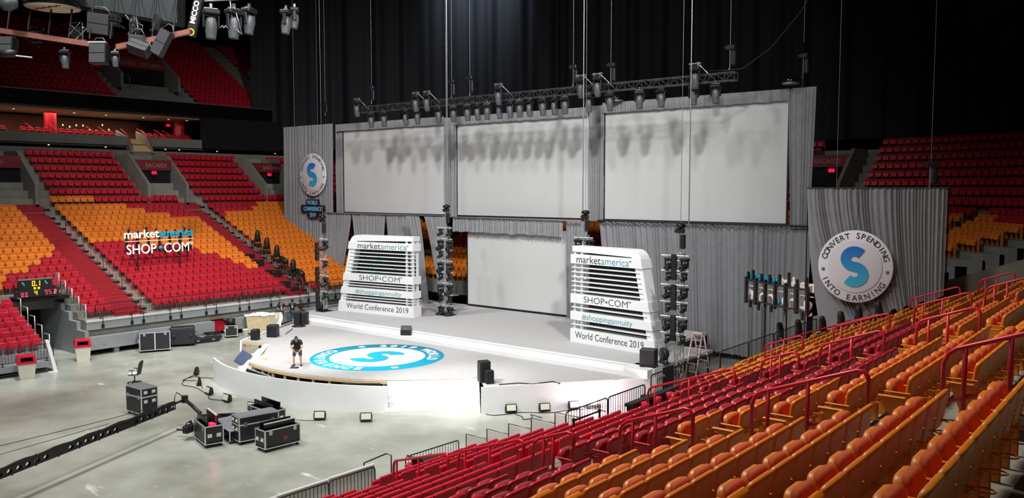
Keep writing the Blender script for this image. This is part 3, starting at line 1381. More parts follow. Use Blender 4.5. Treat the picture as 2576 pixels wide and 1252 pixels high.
m = MB()
m.lathe([(3.5, 0.0), (3.5, 0.004)], n=72)
m.build('ring', M['cyan'], t)
m = MB()
discm(m, 2.5, -0.006, 64)
laid(m).build('field', M['white'], t)
m = MB()
s_glyph(m, 3.1, 0.78, -0.012, -0.008)
laid(m).build('letter', M['cyan'], t)
m = MB()
ring_text(m, '2019 WORLD', 0.72, 2.72, -42, 62, True, 0.002, 0.035, -0.01)
ring_text(m, 'CONFERENCE', 0.72, 3.24, 258, 150, False, 0.002, 0.035, -0.01)
discm(m, 0.2, -0.01, 20, -2.72, 1.25)
discm(m, 0.2, -0.01, 20, 2.72, -1.3)
laid(m).build('lettering', M['white'], t)


# ------------------------------------------------------------------ drapes
def pleat(xt0, xt1, zt, xb0, xb1, zb, Y, pitch=0.26, amp=0.07, pw=1.0, hem=0.0, seed=1, nv=8, curve=None):
    rnd = random.Random(seed)
    W_ = abs(xt1 - xt0)
    npl = max(3, int(W_ / pitch))
    nu = npl * 6
    ph_ = [0]
    for _ in range(npl):
        ph_.append(ph_[-1] + rnd.choice((rnd.uniform(0.45, 0.9), rnd.uniform(0.8, 1.9))))
    am = [rnd.uniform(0.3, 1.4) for _ in range(npl + 2)]
    hm = [rnd.uniform(-1, 1) * hem for _ in range(npl + 2)]

    def fn(u, v):
        k = u * npl
        i = min(int(k), npl - 1)
        f = k - i
        us = (ph_[i] + (ph_[i + 1] - ph_[i]) * f) / ph_[-1]
        a = am[i] * (1 - f) + am[i + 1] * f
        h = hm[i] * (1 - f) + hm[i + 1] * f
        x0 = xt0 + (xt1 - xt0) * us
        x1 = xb0 + (xb1 - xb0) * us
        x = x0 + (x1 - x0) * v ** pw
        y = Y - amp * a * math.sin(2 * PI * k) * (0.75 + 0.35 * v) + 0.02 * math.sin(9 * v + i)
        z = zt + (zb + h - zt) * v
        if curve:
            x, y, z = curve(us, v, x, y, z)
        return (x, y, z)
    return MB().grid(fn, nu, nv)


def drape(label, *a, **k):
    grp = k.pop('group', None)
    o = pleat(*a, **k).build('grey_drape', M['curtain'])
    return tag(o, label, 'curtain', grp)


YS = 45.5
drape('tall grey pleated side drape behind the small round logo and the dark conference board', -63.2, -56.35, 15.5, -63.3, -56.5, 4.3, 45.25, pitch=0.34, amp=0.10, hem=0.05, seed=3)
drape('narrow grey drape at the outer edge of the farthest upper screen', -56.3, -55.35, 15.4, -56.3, -55.3, 8.0, YS, pitch=0.2, amp=0.06, seed=4)
drape('narrow grey drape between the farthest and middle upper screens', -43.55, -42.3, 15.3, -43.5, -42.3, 7.95, YS - 0.1, pitch=0.22, amp=0.09, seed=5)
drape('narrow grey drape between the middle and nearest upper screens', -30.6, -29.4, 15.35, -30.6, -29.4, 7.95, YS - 0.1, pitch=0.22, amp=0.09, seed=6)
drape('tall grey drape closing the outer edge of the nearest upper screen', -17.5, -15.95, 15.5, -17.2, -16.15, 7.85, YS - 0.1, pitch=0.24, amp=0.09, hem=0.03, seed=7)
drape('ruffled grey valance above the farthest upper screen', -56.0, -43.5, 15.4, -56.0, -43.5, 14.82, YS - 0.2, pitch=0.14, amp=0.05, hem=0.03, seed=8, nv=3)
drape('ruffled grey valance above the middle upper screen', -42.4, -30.6, 15.3, -42.4, -30.6, 14.72, YS - 0.2, pitch=0.14, amp=0.05, hem=0.03, seed=9, nv=3)
drape('ruffled grey valance above the nearest upper screen', -29.5, -17.4, 15.48, -29.5, -17.4, 14.84, YS - 0.2, pitch=0.16, amp=0.05, hem=0.03, seed=10, nv=3)
drape('grey drape below the farthest screen, gathered toward the small round logo', -56.3, -53.1, 8.0, -56.6, -54.9, 1.62, 44.4, pitch=0.22, amp=0.09, pw=1.3, seed=11)
drape('grey drape behind the farther slatted sign, second below the farthest screen', -53.0, -49.0, 8.0, -52.2, -49.6, 1.62, 44.4, pitch=0.24, amp=0.09, seed=12)
drape('grey drape behind the farther slatted sign, slanting away from the centre tower', -48.9, -45.7, 8.0, -48.3, -47.1, 1.62, 44.4, pitch=0.22, amp=0.09, seed=13)
drape('grey drape tied narrow beside the lamp tower, left of it', -45.6, -44.2, 8.0, -43.9, -43.3, 1.62, 43.4, pitch=0.2, amp=0.09, pw=0.8, seed=14)
drape('grey drape tied narrow behind the lamp tower, next to the lower screen', -43.9, -41.6, 8.0, -42.1, -41.4, 1.62, 43.6, pitch=0.2, amp=0.09, pw=0.9, seed=15)
drape('gathered grey valance hanging over the lower centre screen', -41.5, -31.7, 7.95, -41.5, -31.7, 6.95, 44.1, pitch=0.24, amp=0.08, hem=0.05, seed=16, nv=4)
drape('grey drape between the lower centre screen and the large right-hand drape', -31.6, -29.9, 7.95, -31.5, -30.1, 1.62, 44.3, pitch=0.22, amp=0.09, seed=17)
drape('broad grey drape below the nearest screen, behind the lamp tower and ladder', -29.9, -16.1, 8.0, -29.0, -16.3, 0.35, 45.6, pitch=0.3, amp=0.12, pw=1.0, seed=18, hem=0.05)


def wing(us, v, x, y, z):
    xt = -13.47 + 5.7 * us
    g = us + (1 - us) * (0.1 * us + 0.9 * us ** 0.42 - us) * 1.0
    xb = -12.75 + 5.05 * min(1, g)
    w = v ** 1.7
    zb = 3.72 + 0.37 * (xb + 12.75) + (0.1 * math.sin(us * 40))
    return (xt + (xb - xt) * w, y - 0.4 * w * us, 10.02 + (zb - 10.02) * v)


o = pleat(-13.47, -7.77, 10.02, -12.7, -7.7, 4, 37.5, pitch=0.17, amp=0.09, seed=21, nv=24, curve=wing).build('grey_drape', M['curtain'])
tag(o, 'grey drape swept sideways onto the orange seats behind the big round logo', 'curtain')
for (nm, pts, lab) in (('drape_pipe', [(-13.5, 37.55, 10.04), (-7.75, 37.55, 10.04)], 'thin pipe carrying the swept drape behind the big round logo'),
                       ('drape_pipe', [(-56.4, 44.3, 8.05), (-42.6, 44.3, 8.05)], 'bright pipe under the farthest upper screen'),
                       ('drape_pipe', [(-42.4, 44.0, 8.0), (-30.2, 44.0, 8.0)], 'bright pipe under the middle upper screen'),
                       ('drape_pipe', [(-29.8, 45.3, 8.0), (-16.0, 45.3, 8.0)], 'dark pipe under the nearest upper screen')):
    tag(MB().cyl(*pts, 0.05, n=8).build(nm, M['alu'] if 'bright' in lab else M['dark']), lab, 'pipe')
for (x, lab) in ((-13.5, 'nearer the stage'), (-7.75, 'away from the stage')):
    tag(MB().cyl((x, 37.65, 2.7 if x < -12 else 4.8), (x, 37.65, 10.04), 0.028, n=8).build('drape_post', M['dark']), 'slim upright post of the swept drape, %s' % lab, 'post')


def screen(label, x0, x1, z0, z1, Y):
    t = thing('projection_screen', label, 'screen', ((x0 + x1) / 2, Y, z0))
    w = (x1 - x0) / 2
    h = z1 - z0
    MB().box(-w, 0, 0, w, 0.03, h).build('fabric', M['screen'], t)
    b = MB()
    for (a, c, e, g) in ((-w - 0.09, -0.09, w + 0.09, 0.0), (-w - 0.09, h, w + 0.09, h + 0.09), (-w - 0.09, 0, -w, h), (w, 0, w + 0.09, h)):
        b.box(a, -0.02, c, e, 0.08, g)
    b.build('frame', M['black'], t)


screen('large blank upper screen, farthest of the three in a row', -55.25, -43.55, 8.12, 14.85, YS)
screen('large blank upper screen, middle of the three in a row', -42.3, -30.62, 8.1, 14.76, YS)
screen('large blank upper screen, nearest of the three in a row', -29.4, -17.5, 8.1, 14.88, YS)
screen('blank lower screen standing on the stage under the gathered valance', -40.4, -31.1, 1.75, 7.3, 44.5)


# ------------------------------------------------------------------ round logo signs
def logo_sign(label, loc, R, cable):
    t = thing('round_logo_sign', label, 'sign', loc)
    b = MB()
    b.lathe([(R, 0.08), (R, 0.0), (R * 0.985, -0.015)], n=64, ax='y')
    b.v = [(v[0], -v[1], v[2]) for v in b.v] if False else b.v
    b.build('disc', M['disc'], t)
    b = MB()
    b.lathe([(R * 0.73, 0.0), (R * 0.73, -0.035), (R * 0.715, -0.045)], n=64, ax='y')
    b.build('inner_disc', M['disc2'], t)
    b = MB()
    s_glyph(b, R * 1.12, R * 0.27, -0.085, -0.04)
    b.build('letter', M['logo_blue'], t)
    b = MB()
    ring_text(b, 'CONVERT SPENDING', R * 0.225, R * 0.78, -73, 73, True, 0.01, 0.0, -0.03)
    ring_text(b, 'INTO EARNING', R * 0.225, R * 0.945, 245, 123, False, 0.01, 0.0, -0.03)
    b.build('lettering', M['text_d'], t)
    b = MB()
    for sx in (-1, 1):
        a = math.radians(97 * sx)
        b.lathe([(R * 0.045, 0), (R * 0.045, -0.03)], (R * 0.86 * math.sin(a), -0.015, R * 0.86 * math.cos(a)), 16, 'y')
    b.build('dot', M['teal'], t)
    return t


logo_sign('smaller white round logo with blue S hanging on the tall side drape', (-58.76, 44.95, 11.24), 1.82, 0)
logo_sign('big white round logo with blue S hanging on the swept drape', (-11.17, 37.0, 6.69), 1.56, 0)
tag(MB().cyl((-11.17, 37.05, 8.2), (-11.17, 37.4, 10.02), 0.01, n=5).build('sign_cable', M['dark']), 'thin cable holding up the big round logo', 'cable')

t = thing('conference_board', 'dark stepped board reading WORLD CONFERENCE 2019 under the smaller round logo', 'sign', (-58.85, 44.95, 7.55))
b = MB()
b.box(-0.85, 0, 1.05, 0.9, 0.06, 1.58)
b.box(-1.62, 0.005, 0.5, 1.62, 0.06, 1.1)
b.box(-0.75, 0, 0.0, 0.75, 0.06, 0.55)
b.build('board', M['navy'], t)
b = MB()
put_text(b, 'WORLD', 0.5, (0, -0.01, 1.14), 0.01, 0.006, 1.0, 0.78)
put_text(b, 'CONFERENCE', 0.5, (0, -0.01, 0.60), 0.01, 0.006, 1.0, 0.78)
put_text(b, '2019', 0.5, (0, -0.01, 0.07), 0.01, 0.006, 1.0, 0.85)
b.build('lettering', M['lightblue'], t)


# ------------------------------------------------------------------ slatted sign towers
def slat_sign(label, loc, rz, wb, wt, mirror):
    H = 5.3
    sgn = -1 if mirror else 1        # local x runs from the upright edge toward the slanted edge
    t = thing('slatted_sign', label, 'sign', loc, rz)
    D = 0.75

    def w_at(z):
        return wb + (wt - wb) * (z / H)

    def blk(mb, z0, z1, y0, y1, x0=-0.02, grow=0.0):
        a0, a1 = w_at(z0) + grow, w_at(z1) + grow
        v = [(x0, y0, z0), (a0, y0, z0), (a0, y1, z0), (x0, y1, z0), (x0, y0, z1), (a1, y0, z1), (a1, y1, z1), (x0, y1, z1)]
        if mirror:
            v = [(-p[0], p[1], p[2]) for p in v]
            v = [v[1], v[0], v[3], v[2], v[5], v[4], v[7], v[6]]
        mb.hexa(v)
    # rounded frame: top cap, slanted end, foot
    b = MB()
    prof = []
    r = 0.55
    e = [(w_at(0), 0.0)]
    zt = H - r
    for k in range(9):
        a = math.radians(90 * k / 8)
        e.append((w_at(zt) - r * (1 - math.cos(a)) - 0.08 * (k / 8), zt + r * math.sin(a)))
    outer = e + [(0, H)]
    th = 0.42
    inner = [(p[0] - th, p[1]) for p in e[:1]] + [(w_at(zt) - th - (r - 0.1) * 0.6 * (1 - math.cos(math.radians(90 * k / 8))), zt - 0.3 + (r - 0.1) * math.sin(math.radians(90 * k / 8))) for k in range(9)] + [(0, H - 0.30)]
    vs = []
    for p, q in zip(outer, inner):
        vs += [(sgn * p[0], 0.02, p[1]), (sgn * p[0], D, p[1]), (sgn * q[0], D, q[1]), (sgn * q[0], 0.02, q[1])]
    fs = []
    for k in range(len(outer) - 1):
        a = 4 * k
        for i in range(4):
            j = (i + 1) % 4
            f = (a + i, a + j, a + 4 + j, a + 4 + i)
            fs.append(f if sgn > 0 else f[::-1])
    fs += [(0, 1, 2, 3), tuple(len(vs) - 4 + i for i in (3, 2, 1, 0))]
    b.add(vs, fs)
    b.build('frame', M['white_sign'], t)
    bands = [(0.0, 0.74, 'World Conference 2019', 0.52), (1.24, 1.70, '#shoppingannuity', 0.46), (2.17, 2.68, 'SHOP\u2022COM', 0.50), (4.35, 4.85, 'marketamerica', 0.58)]
    for (z0, z1, s, size) in bands:
        b = MB()
        blk(b, z0, z1, -0.06, D + 0.03, -0.05, 0.05)
        bd = b.build('band', M['white_sign'], t)
        zc = (z0 + z1) / 2 - size * 0.33 + (0.06 if z0 == 0 else 0)
        wc = w_at((z0 + z1) / 2)
        span = {'World Conference 2019': 0.88, '#shoppingannuity': 0.68, 'SHOP\u2022COM': 0.62, 'marketamerica': 0.82}[s] * (wc - 0.35)
        xc = (wc - 0.35) / 2
        if mirror:
            xc = -xc
        if s == 'marketamerica':
            wm = text_geo('market', size, 0.004)[0]
            wa = text_geo('america', size, 0.004)[0]
            l1 = max(v[0] for v in wm) - min(v[0] for v in wm)
            l2 = max(v[0] for v in wa) - min(v[0] for v in wa)
            f = span / (l1 + l2 + 0.03)
            g = MB()
            put_text(g, 'market', size, (xc - span / 2, -0.068, zc), 0.004, -0.002, 1, f, 'l')
            g.build('lettering', M['text_d'], bd)
            g = MB()
            put_text(g, 'america', size, (xc + span / 2, -0.068, zc), 0.004, -0.004, 1, f, 'r')
            g.build('lettering', M['text_teal'], bd)
            g = MB()
            put_text(g, '\u00ae', 0.14, (xc + span / 2 + 0.09, -0.068, zc + 0.22), 0.004)
            g.build('mark', M['text_d'], bd)
        else:
            vs_ = text_geo(s, size, 0.004)[0]
            l1 = max(v[0] for v in vs_) - min(v[0] for v in vs_)
            g = MB()
            if s[0] == 'S':
                for (wd, al, fr) in (('SHOP', 'l', 0.49), ('COM', 'r', 0.43)):
                    v4 = text_geo(wd, size, 0.004)[0]
                    l4 = max(v[0] for v in v4) - min(v[0] for v in v4)
                    put_text(g, wd, size, (xc + (-span / 2 if al == 'l' else span / 2), -0.068, zc), 0.004, -0.006, 1, span * fr / l4, al)
                h = MB()
                h.lathe([(0.07, 0), (0.07, -0.012)], (xc + span * 0.03, -0.06, zc + 0.17), 14, 'y')
                h.build('dot', M['teal'], bd)
            else:
                put_text(g, s, size, (xc, -0.068, zc), 0.004, -0.003, 1, span / l1)
            g.build('lettering', M['text_teal'] if s[0] == '#' else M['text_d'], bd)
            if s[0] == 'S':
                g = MB()
                put_text(g, '\u2122', 0.2, (xc + span / 2 + 0.12, -0.068, zc + 0.2), 0.004)
                g.build('mark', M['text_d'], bd)
    for z in ((0.9, 1.08, 1.84, 2.02) if mirror else (0.98, 1.93)) + (2.86, 3.11, 3.36, 3.62, 3.88, 4.13):
        b = MB()
        blk(b, z - 0.025, z + 0.025, -0.03, 0.34, 0.0, -0.2)
        b.build('slat', M['white_sign'], t)
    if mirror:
        b = MB()  # reflected laser dots put in as small glowing green boxes
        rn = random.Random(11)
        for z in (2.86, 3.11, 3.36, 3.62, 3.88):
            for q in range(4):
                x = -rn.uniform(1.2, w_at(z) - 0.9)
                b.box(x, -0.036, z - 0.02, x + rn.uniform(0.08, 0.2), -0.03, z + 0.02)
        b.build('laser_glint', mat('painted_laser_glint', S(40, 210, 140), 0.5, emit=S(30, 220, 140), es=0.5), t)
    for x in (0.12, 0.62):
        b = MB()
        b.box(sgn * x - 0.07, 0.1, 0, sgn * x + 0.07, 0.22, H - 0.1)
        b.box(sgn * x - 0.07, D - 0.2, 0, sgn * x + 0.07, D - 0.08, H - 0.1)
        b.build('post', M['white_sign'], t)
    b = MB()
    b.prism([(sgn * 0.7, 0.05), (sgn * (wb - 0.3), 0.05), (sgn * (wt - 0.35), H - 0.35), (sgn * 0.7, H - 0.35)][::sgn], 'y', D - 0.07, D - 0.04)
    b.build('back_panel', M['dark'], t)


slat_sign('tall white slatted sign standing before the gathered drapes, farther of two', (-39.3, 37.97, 1.6), math.radians(8.2), 6.55, 5.3, True)
slat_sign('tall white slatted sign with broad slanted end by the ladder, nearer of two', (-26.4, 37.6, 1.6), math.radians(-7), 5.75, 4.6, False)


# ================================================================== LIGHTING RIG
def make_mover(nm, label, body, lensm, tilt=0.0):
    """moving head hanging from z=0 downwards"""
    t = thing(nm, label, 'stage light')
    b = MB()
    b.box(-0.03, -0.03, -0.05, 0.03, 0.03, 0.06)
    b.cyl((-0.16, 0, -0.06), (0.16, 0, -0.06), 0.025, n=6)
    b.build('clamp', M['steel'], t)
    b = MB()
    b.cbox(-0.2, -0.15, -0.2, 0.2, 0.15, -0.08, 0.03)
    b.build('base', M['black'], t)
    b = MB()
    b.cbox(-0.2, -0.06, -0.52, -0.15, 0.06, -0.2, 0.02)
    b.cbox(0.15, -0.06, -0.52, 0.2, 0.06, -0.2, 0.02)
    b.box(-0.19, -0.05, -0.235, 0.19, 0.05, -0.2)
    b.build('yoke', M['black'], t)
    b = MB()
    b.lathe([(0.05, 0.2), (0.11, 0.17), (0.14, 0.05), (0.145, -0.12), (0.12, -0.28), (0.125, -0.32)], n=12)
    h = b.build('head', body, t, (0, 0, -0.46), (tilt, 0, 0))
    b = MB()
    b.lathe([(0.105, -0.322), (0.10, -0.335)], n=12)
    b.build('lens', lensm, h)
    return Proto(t)


MV_D = make_mover('moving_head_light', 'x', M['black'], M['lens'], math.radians(-72))
MV_H = make_mover('moving_head_light', 'x', M['grey_head'], M['lens'], 0.1)


def truss_mb(b, L, w, r=0.022, step=0.5, vertical=True):
    """square lattice truss from 0 to L along z (or x)"""
    def P(x, y, s):
        return (x, y, s) if vertical else (s, x, y)
    h = w / 2
    C4 = [(-h, -h), (h, -h), (h, h), (-h, h)]
    for (x, y) in C4:
        b.cyl(P(x, y, 0), P(x, y, L), r, n=6)
    n = max(1, int(L / step))
    for i in range(n):
        s0, s1 = L * i / n, L * (i + 1) / n
        for k in range(4):
            p, q = C4[k], C4[(k + 1) % 4]
            if i % 2:
                p, q = q, p
            b.cyl(P(*p, s0), P(*q, s1), r * 0.55, n=4, cap=False)
            b.cyl(P(*p, s1), P(*q, s1), r * 0.5, n=4, cap=False)
    return b


def hoist_parts(t, z, s=1.0):
    b = MB()
    b.cbox(-0.22 * s, -0.12 * s, z + 0.55 * s, 0.18 * s, 0.12 * s, z + 0.78 * s, 0.04 * s)
    b.cyl((-0.3 * s, 0, z + 0.66 * s), (-0.2 * s, 0, z + 0.66 * s), 0.09 * s, n=8)
    b.build('motor', M['dark'], t)
    b = MB()
    b.cbox(0.0, -0.11 * s, z - 0.2 * s, 0.24 * s, 0.11 * s, z + 0.5 * s, 0.05 * s)
    b.build('chain_bag', M['black'], t)
    b = MB()
    b.cyl((-0.06 * s, 0, z - 0.3 * s), (-0.06 * s, 0, z + 0.6 * s), 0.022 * s, n=6)
    b.tube([(-0.06 * s, 0, z - 0.3 * s), (-0.12 * s, 0, z - 0.38 * s), (-0.02 * s, 0, z - 0.42 * s)], 0.025 * s, 5)
    b.build('hook', M['steel'], t)


t = thing('chain_hoist', 'x', 'hoist')
hoist_parts(t, 0)
HO = Proto(t)


def cable(x, y, z0, label, r=0.014, m='steel', z1=43.5, dx=0.0):
    tag(MB().cyl((x, y, z0), (x + dx, y, z1), r, n=5).build('hanging_cable', M[m]), label, 'cable', 'cables hanging from the roof')


def tower(name, loc, H, bars, half, who):
    t = thing('truss_tower', 'slim lattice truss tower %s' % who, 'truss', loc)
    truss_mb(MB(), H, 0.30, 0.026, 0.42).build('truss', M['alu'], t)
    b = MB()
    b.box(-0.45, -0.45, 0, 0.45, 0.45, 0.03)
    b.cbox(-0.2, -0.2, 0.03, 0.2, 0.2, 0.16, 0.03)
    b.build('base_plate', M['black'], t)
    for (z, l, r) in bars:
        MB().cyl((-l, -0.2, z), (r, -0.2, z), 0.035, n=8).build('crossbar', M['alu_w'], t)
    h = thing('chain_hoist', 'black chain hoist on top of the truss tower %s' % who, 'hoist', (loc[0], loc[1], loc[2] + H + 0.4), 0, 'hoists on the truss towers')
    hoist_parts(h, 0, 1.0)
    b = MB()
    b.lathe([(0.1, 0.0), (0.26, 0.08), (0.24, 0.2), (0.05, 0.26)], (0, 0, 0.78), 10)
    b.build('chain_bucket', M['black_gloss'], h)
    cable(loc[0], loc[1], loc[2] + H + 1.2, 'thin steel cable rising from the hoist of the tower %s' % who)


WHO = ['beyond the slatted signs', 'beside the lower screen', 'behind the nearer sign', 'next to the ladder']
TL = [(-46.3, 36.2, 1.6), (-38.45, 40.27, 1.6), (-27.35, 40.3, 1.6), (-18.98, 36.05, 0.0)]
TH = [5.2, 5.95, 5.75, 6.95]
TB = [[(5.0, 0.15, 0.7), (3.6, 0.15, 0.7), (2.5, 0.15, 0.7), (1.4, 0.15, 0.6)],
      [(5.85 - 0.74 * k, 0.66, 0.66) for k in range(8)],
      [(5.6, 0.66, 0.66), (4.75, 0.68, 0.66), (3.2, 0.68, 0.6), (2.3, 0.68, 0.6), (1.3, 0.68, 0.6)],
      [(6.83, 0.9, 0.56), (6.1, 0.9, 0.56), (5.42, 0.92, 0.54), (4.6, 0.92, 0.54), (3.88, 0.92, 0.5), (3.08, 0.92, 0.5)]]
for k in range(4):
    tower('t', TL[k], TH[k], TB[k], 0, WHO[k])
    for i, (z, l, r) in enumerate(TB[k]):
        big = (i % 2 == 0) if k != 1 else (i % 2 == 1)
        for (dx, sd) in ((-(l - 0.3) if k != 3 else -0.5, 'outer'), (r - 0.22, 'inner')):
            if k == 0 and sd == 'outer':
                continue
            if k == 2 and i > 1:
                continue
            MV_D.place((TL[k][0] + dx, TL[k][1] - 0.2, TL[k][2] + z - 0.03), (0, 0, random.uniform(-0.4, 0.4)),
                       '%s black moving light, %s end of %s crossbar, tower %s' % ('large' if big else 'small', {'outer': 'far', 'inner': 'near'}[sd], ordw(i + 1), WHO[k]),
                       'moving lights on the truss towers', (1.15 if big else 0.8) * (0.9 if k == 3 else 1))
# dark upright battens on two towers
for (bx, by, zs, w) in ((-46.72, 36.0, (1.75, 3.4, 5.1), WHO[0]), (-19.2, 35.85, (2.7, 4.2, 5.65), WHO[3])):
    for i, z in enumerate(zs):
        t = thing('upright_batten', 'black upright light batten, %s from the foot of the tower %s' % (ordw(i + 1), w), 'stage light', (bx, by, z), 0, 'upright battens on the towers')
        b = MB()
        b.cbox(-0.14, -0.1, 0, 0.14, 0.1, 1.25, 0.03)
        b.build('housing', M['black'], t)
        b = MB()
        for q in range(5):
            b.cyl((0.142, 0, 0.15 + 0.24 * q), (0.15, 0, 0.15 + 0.24 * q), 0.03, n=8)
        b.build('fitting', M['steel'], t)
        b = MB()
        b.cyl((0, 0, 0.3), (0.36, 0, 0.3), 0.03, n=6)
        b.cyl((0, 0, 0.95), (0.36, 0, 0.95), 0.03, n=6)
        b.build('bracket', M['alu'], t)

# long front truss with its lights
t = thing('lighting_truss', 'long horizontal lighting truss hung in front of the upper screens', 'truss', (-49.1, 42, 15.95))
truss_mb(MB(), 30.1, 0.42, 0.03, 0.55, False).build('truss', M['truss_dark'], t)
b = MB()
for k in range(14):
    xs = 2.0 * k + 0.6
    b.tube([(xs, -0.1, 0.22), (xs + 0.5, 0, 0.05 + 0.1 * (k % 3)), (xs + 1.0, 0.05, 0.18), (xs + 1.9, 0.1, 0.24)], 0.022, 5)
b.build('cable_loom', M['black'], t)


def ux(u, Y):
    k = (u - 1288) / 2100
    return Y * (k * 0.775 - 0.632) / (k * 0.632 + 0.775)


BIG = [-48.87, -42.61, -41.51, -35.02, -28.59, -27.43, -21.16]
for i, x in enumerate(BIG):
    t = thing('outrigger_light', 'large grey moving light on an outrigger of the long truss, %s from its far end' % ordw(i + 1), 'stage light', (x, 41.55, 16.75), 0, 'large lights on the long truss')
    b = MB()
    b.cyl((-0.36, 0, 0), (0.36, 0, 0), 0.035, n=6)
    b.cyl((-0.3, 0.1, -0.04), (0.3, 0.1, -0.04), 0.03, n=6)
    for sx in (-0.2, 0.2):
        b.box(sx - 0.05, -0.05, -0.14, sx + 0.05, 0.05, 0.06)
    b.tube([(0.25, 0.05, -0.1), (0.6, 0.35, -0.55), (0.85, 0.45, -0.8)], 0.03, 5)
    b.build('outrigger', M['alu'], t)
    b = MB()
    b.cbox(-0.28, -0.2, -0.36, 0.28, 0.2, -0.14, 0.05)
    b.build('base', M['dark'], t)
    b = MB()
    b.cbox(-0.29, -0.08, -0.95, -0.22, 0.08, -0.36, 0.03)
    b.cbox(0.22, -0.08, -0.95, 0.29, 0.08, -0.36, 0.03)
    b.box(-0.28, -0.07, -0.4, 0.28, 0.07, -0.36)
    b.build('yoke', M['dark'], t)
    b = MB()
    b.lathe([(0.06, 0.28), (0.16, 0.22), (0.2, 0.0), (0.21, -0.3), (0.17, -0.52), (0.12, -0.56)], n=14)
    h = b.build('head', M['grey_head'], t, (0, 0, -0.8), (0.12, 0, 0))
    b = MB()
    b.lathe([(0.11, -0.563), (0.10, -0.575)], n=12)
    b.build('lens', M['lens'], h)
SM = [-47.9, -46.5, -44.2, -43.0, -40.9, -39.5, -38.2, -37.3, -36.45, -35.4, -34.5, -33.7, -32.9, -31.85, -30.95, -30.15, -28.4, -26.9, -24.9, -23.5, -21.5, -20.2]
for i, x in enumerate(SM):
    MV_H.place((x, 42.1, 15.74), (0, 0, random.uniform(-0.5, 0.5)), 'small dark moving light under the long truss, %s from its far end' % ordw(i + 1), 'small lights under the long truss', 1.45)
HX = [(-47.65, 42, 16.8, 0), (-39.5, 42, 16.6, 1), (-38.1, 42.3, 16.75, 0), (-29.4, 42, 16.65, 0), (-26.85, 42.2, 16.55, 0), (-19.3, 42, 16.75, 0)]
for i, (x, y, z, _) in enumerate(HX):
    HO.place((x, y, z), (0, 0, 0), 'dark chain hoist above the long truss, %s from its far end' % ordw(i + 1), 'chain hoists above the long truss', 1.1)
    cable(x - 0.06, y, z + 0.8, 'thin cable running up from the %s hoist above the long truss' % ordw(i + 1))
HO.place((-16.6, 45.3, 16.45), (0, 0, 0), 'dark chain hoist above the outer end of the nearest screen drape', 'chain hoists above the drapes', 1.1)
tag(MB().cyl((-16.66, 45.3, 15.5), (-16.66, 45.3, 16.15), 0.05, n=6).build('hoist_strap', M['dark']), 'grey lifting strap under the hoist at the outer end of the screen drape', 'strap')
cable(-16.66, 45.3, 17.9, 'thin cable up from the hoist over the outer screen drape')
HO.place((-8.4, 37.55, 10.4), (0, 0, 0.4), 'black hoist standing on top of the swept drape before dark red seats', 'chain hoists above the drapes', 0.95)
HO.place((-56.9, 45, 16.6), (0, 0, 0), 'dark chain hoist above the tall side drape', 'chain hoists above the drapes', 1.0)
cable(-56.96, 45, 17.3, 'thin cable up from the hoist over the tall side drape')
for (u, Y, z0, r, mm, lab) in ((745, 45, 15.5, 0.016, 'steel', 'pale cable hanging to the outer corner of the tall side drape'), (803, 45, 15.5, 0.012, 'steel', 'thin cable behind the tall side drape near its middle'),
                               (1126, 41, 8.9, 0.03, 'alu', 'bright cable hanging in front of the gap between far and middle screens'),
                               (1466, 41, 8.6, 0.035, 'alu', 'bright cable hanging in front of the gap between middle and near screens'),
                               (1733, 40.5, 8.0, 0.035, 'alu', 'bright green-grey cable crossing the nearest screen'),
                               (2102, 37.5, 10.0, 0.012, 'steel', 'thin cable behind the swept drape near the red header board'), (2337, 37.5, 10.05, 0.012, 'steel', 'thin cable above the outer part of the swept drape'),
                               (1964, 43, 20.3, 0.03, 'alu', 'short cable end dangling high right of the long truss')):
    cable(ux(u, Y), Y, z0, lab, r, mm)
b = MB()
x0 = ux(1860, 42)
b.tube([(x0 - 2.4, 42, 16.4), (x0 - 1.0, 42, 16.3), (x0, 42, 16.3), (x0 + 1.5, 42, 17.2), (x0 + 3.0, 42, 18.8), (x0 + 4.3, 42, 20.8), (x0 + 5.5, 42, 23.5)], 0.035, 5)
tag(b.build('sagging_cable', M['black']), 'thick black cable swooping from the end of the long truss up to the roof', 'cable')
for (x, z, lab) in ((-28.4, 15.55, 'dark glass dome fixture above the middle screen valance'), (-17.3, 15.75, 'dark glass dome fixture on top of the outer screen drape')):
    t = thing('dome_fixture', lab, 'stage light', (x, 45.2, z))
    MB().lathe([(0.42, 0.0), (0.42, 0.12), (0.36, 0.3), (0.2, 0.44), (0.03, 0.48)], n=16).build('dome', M['lens'], t)
    MB().lathe([(0.46, -0.06), (0.46, 0.02)], n=16).build('ring', M['steel'], t)


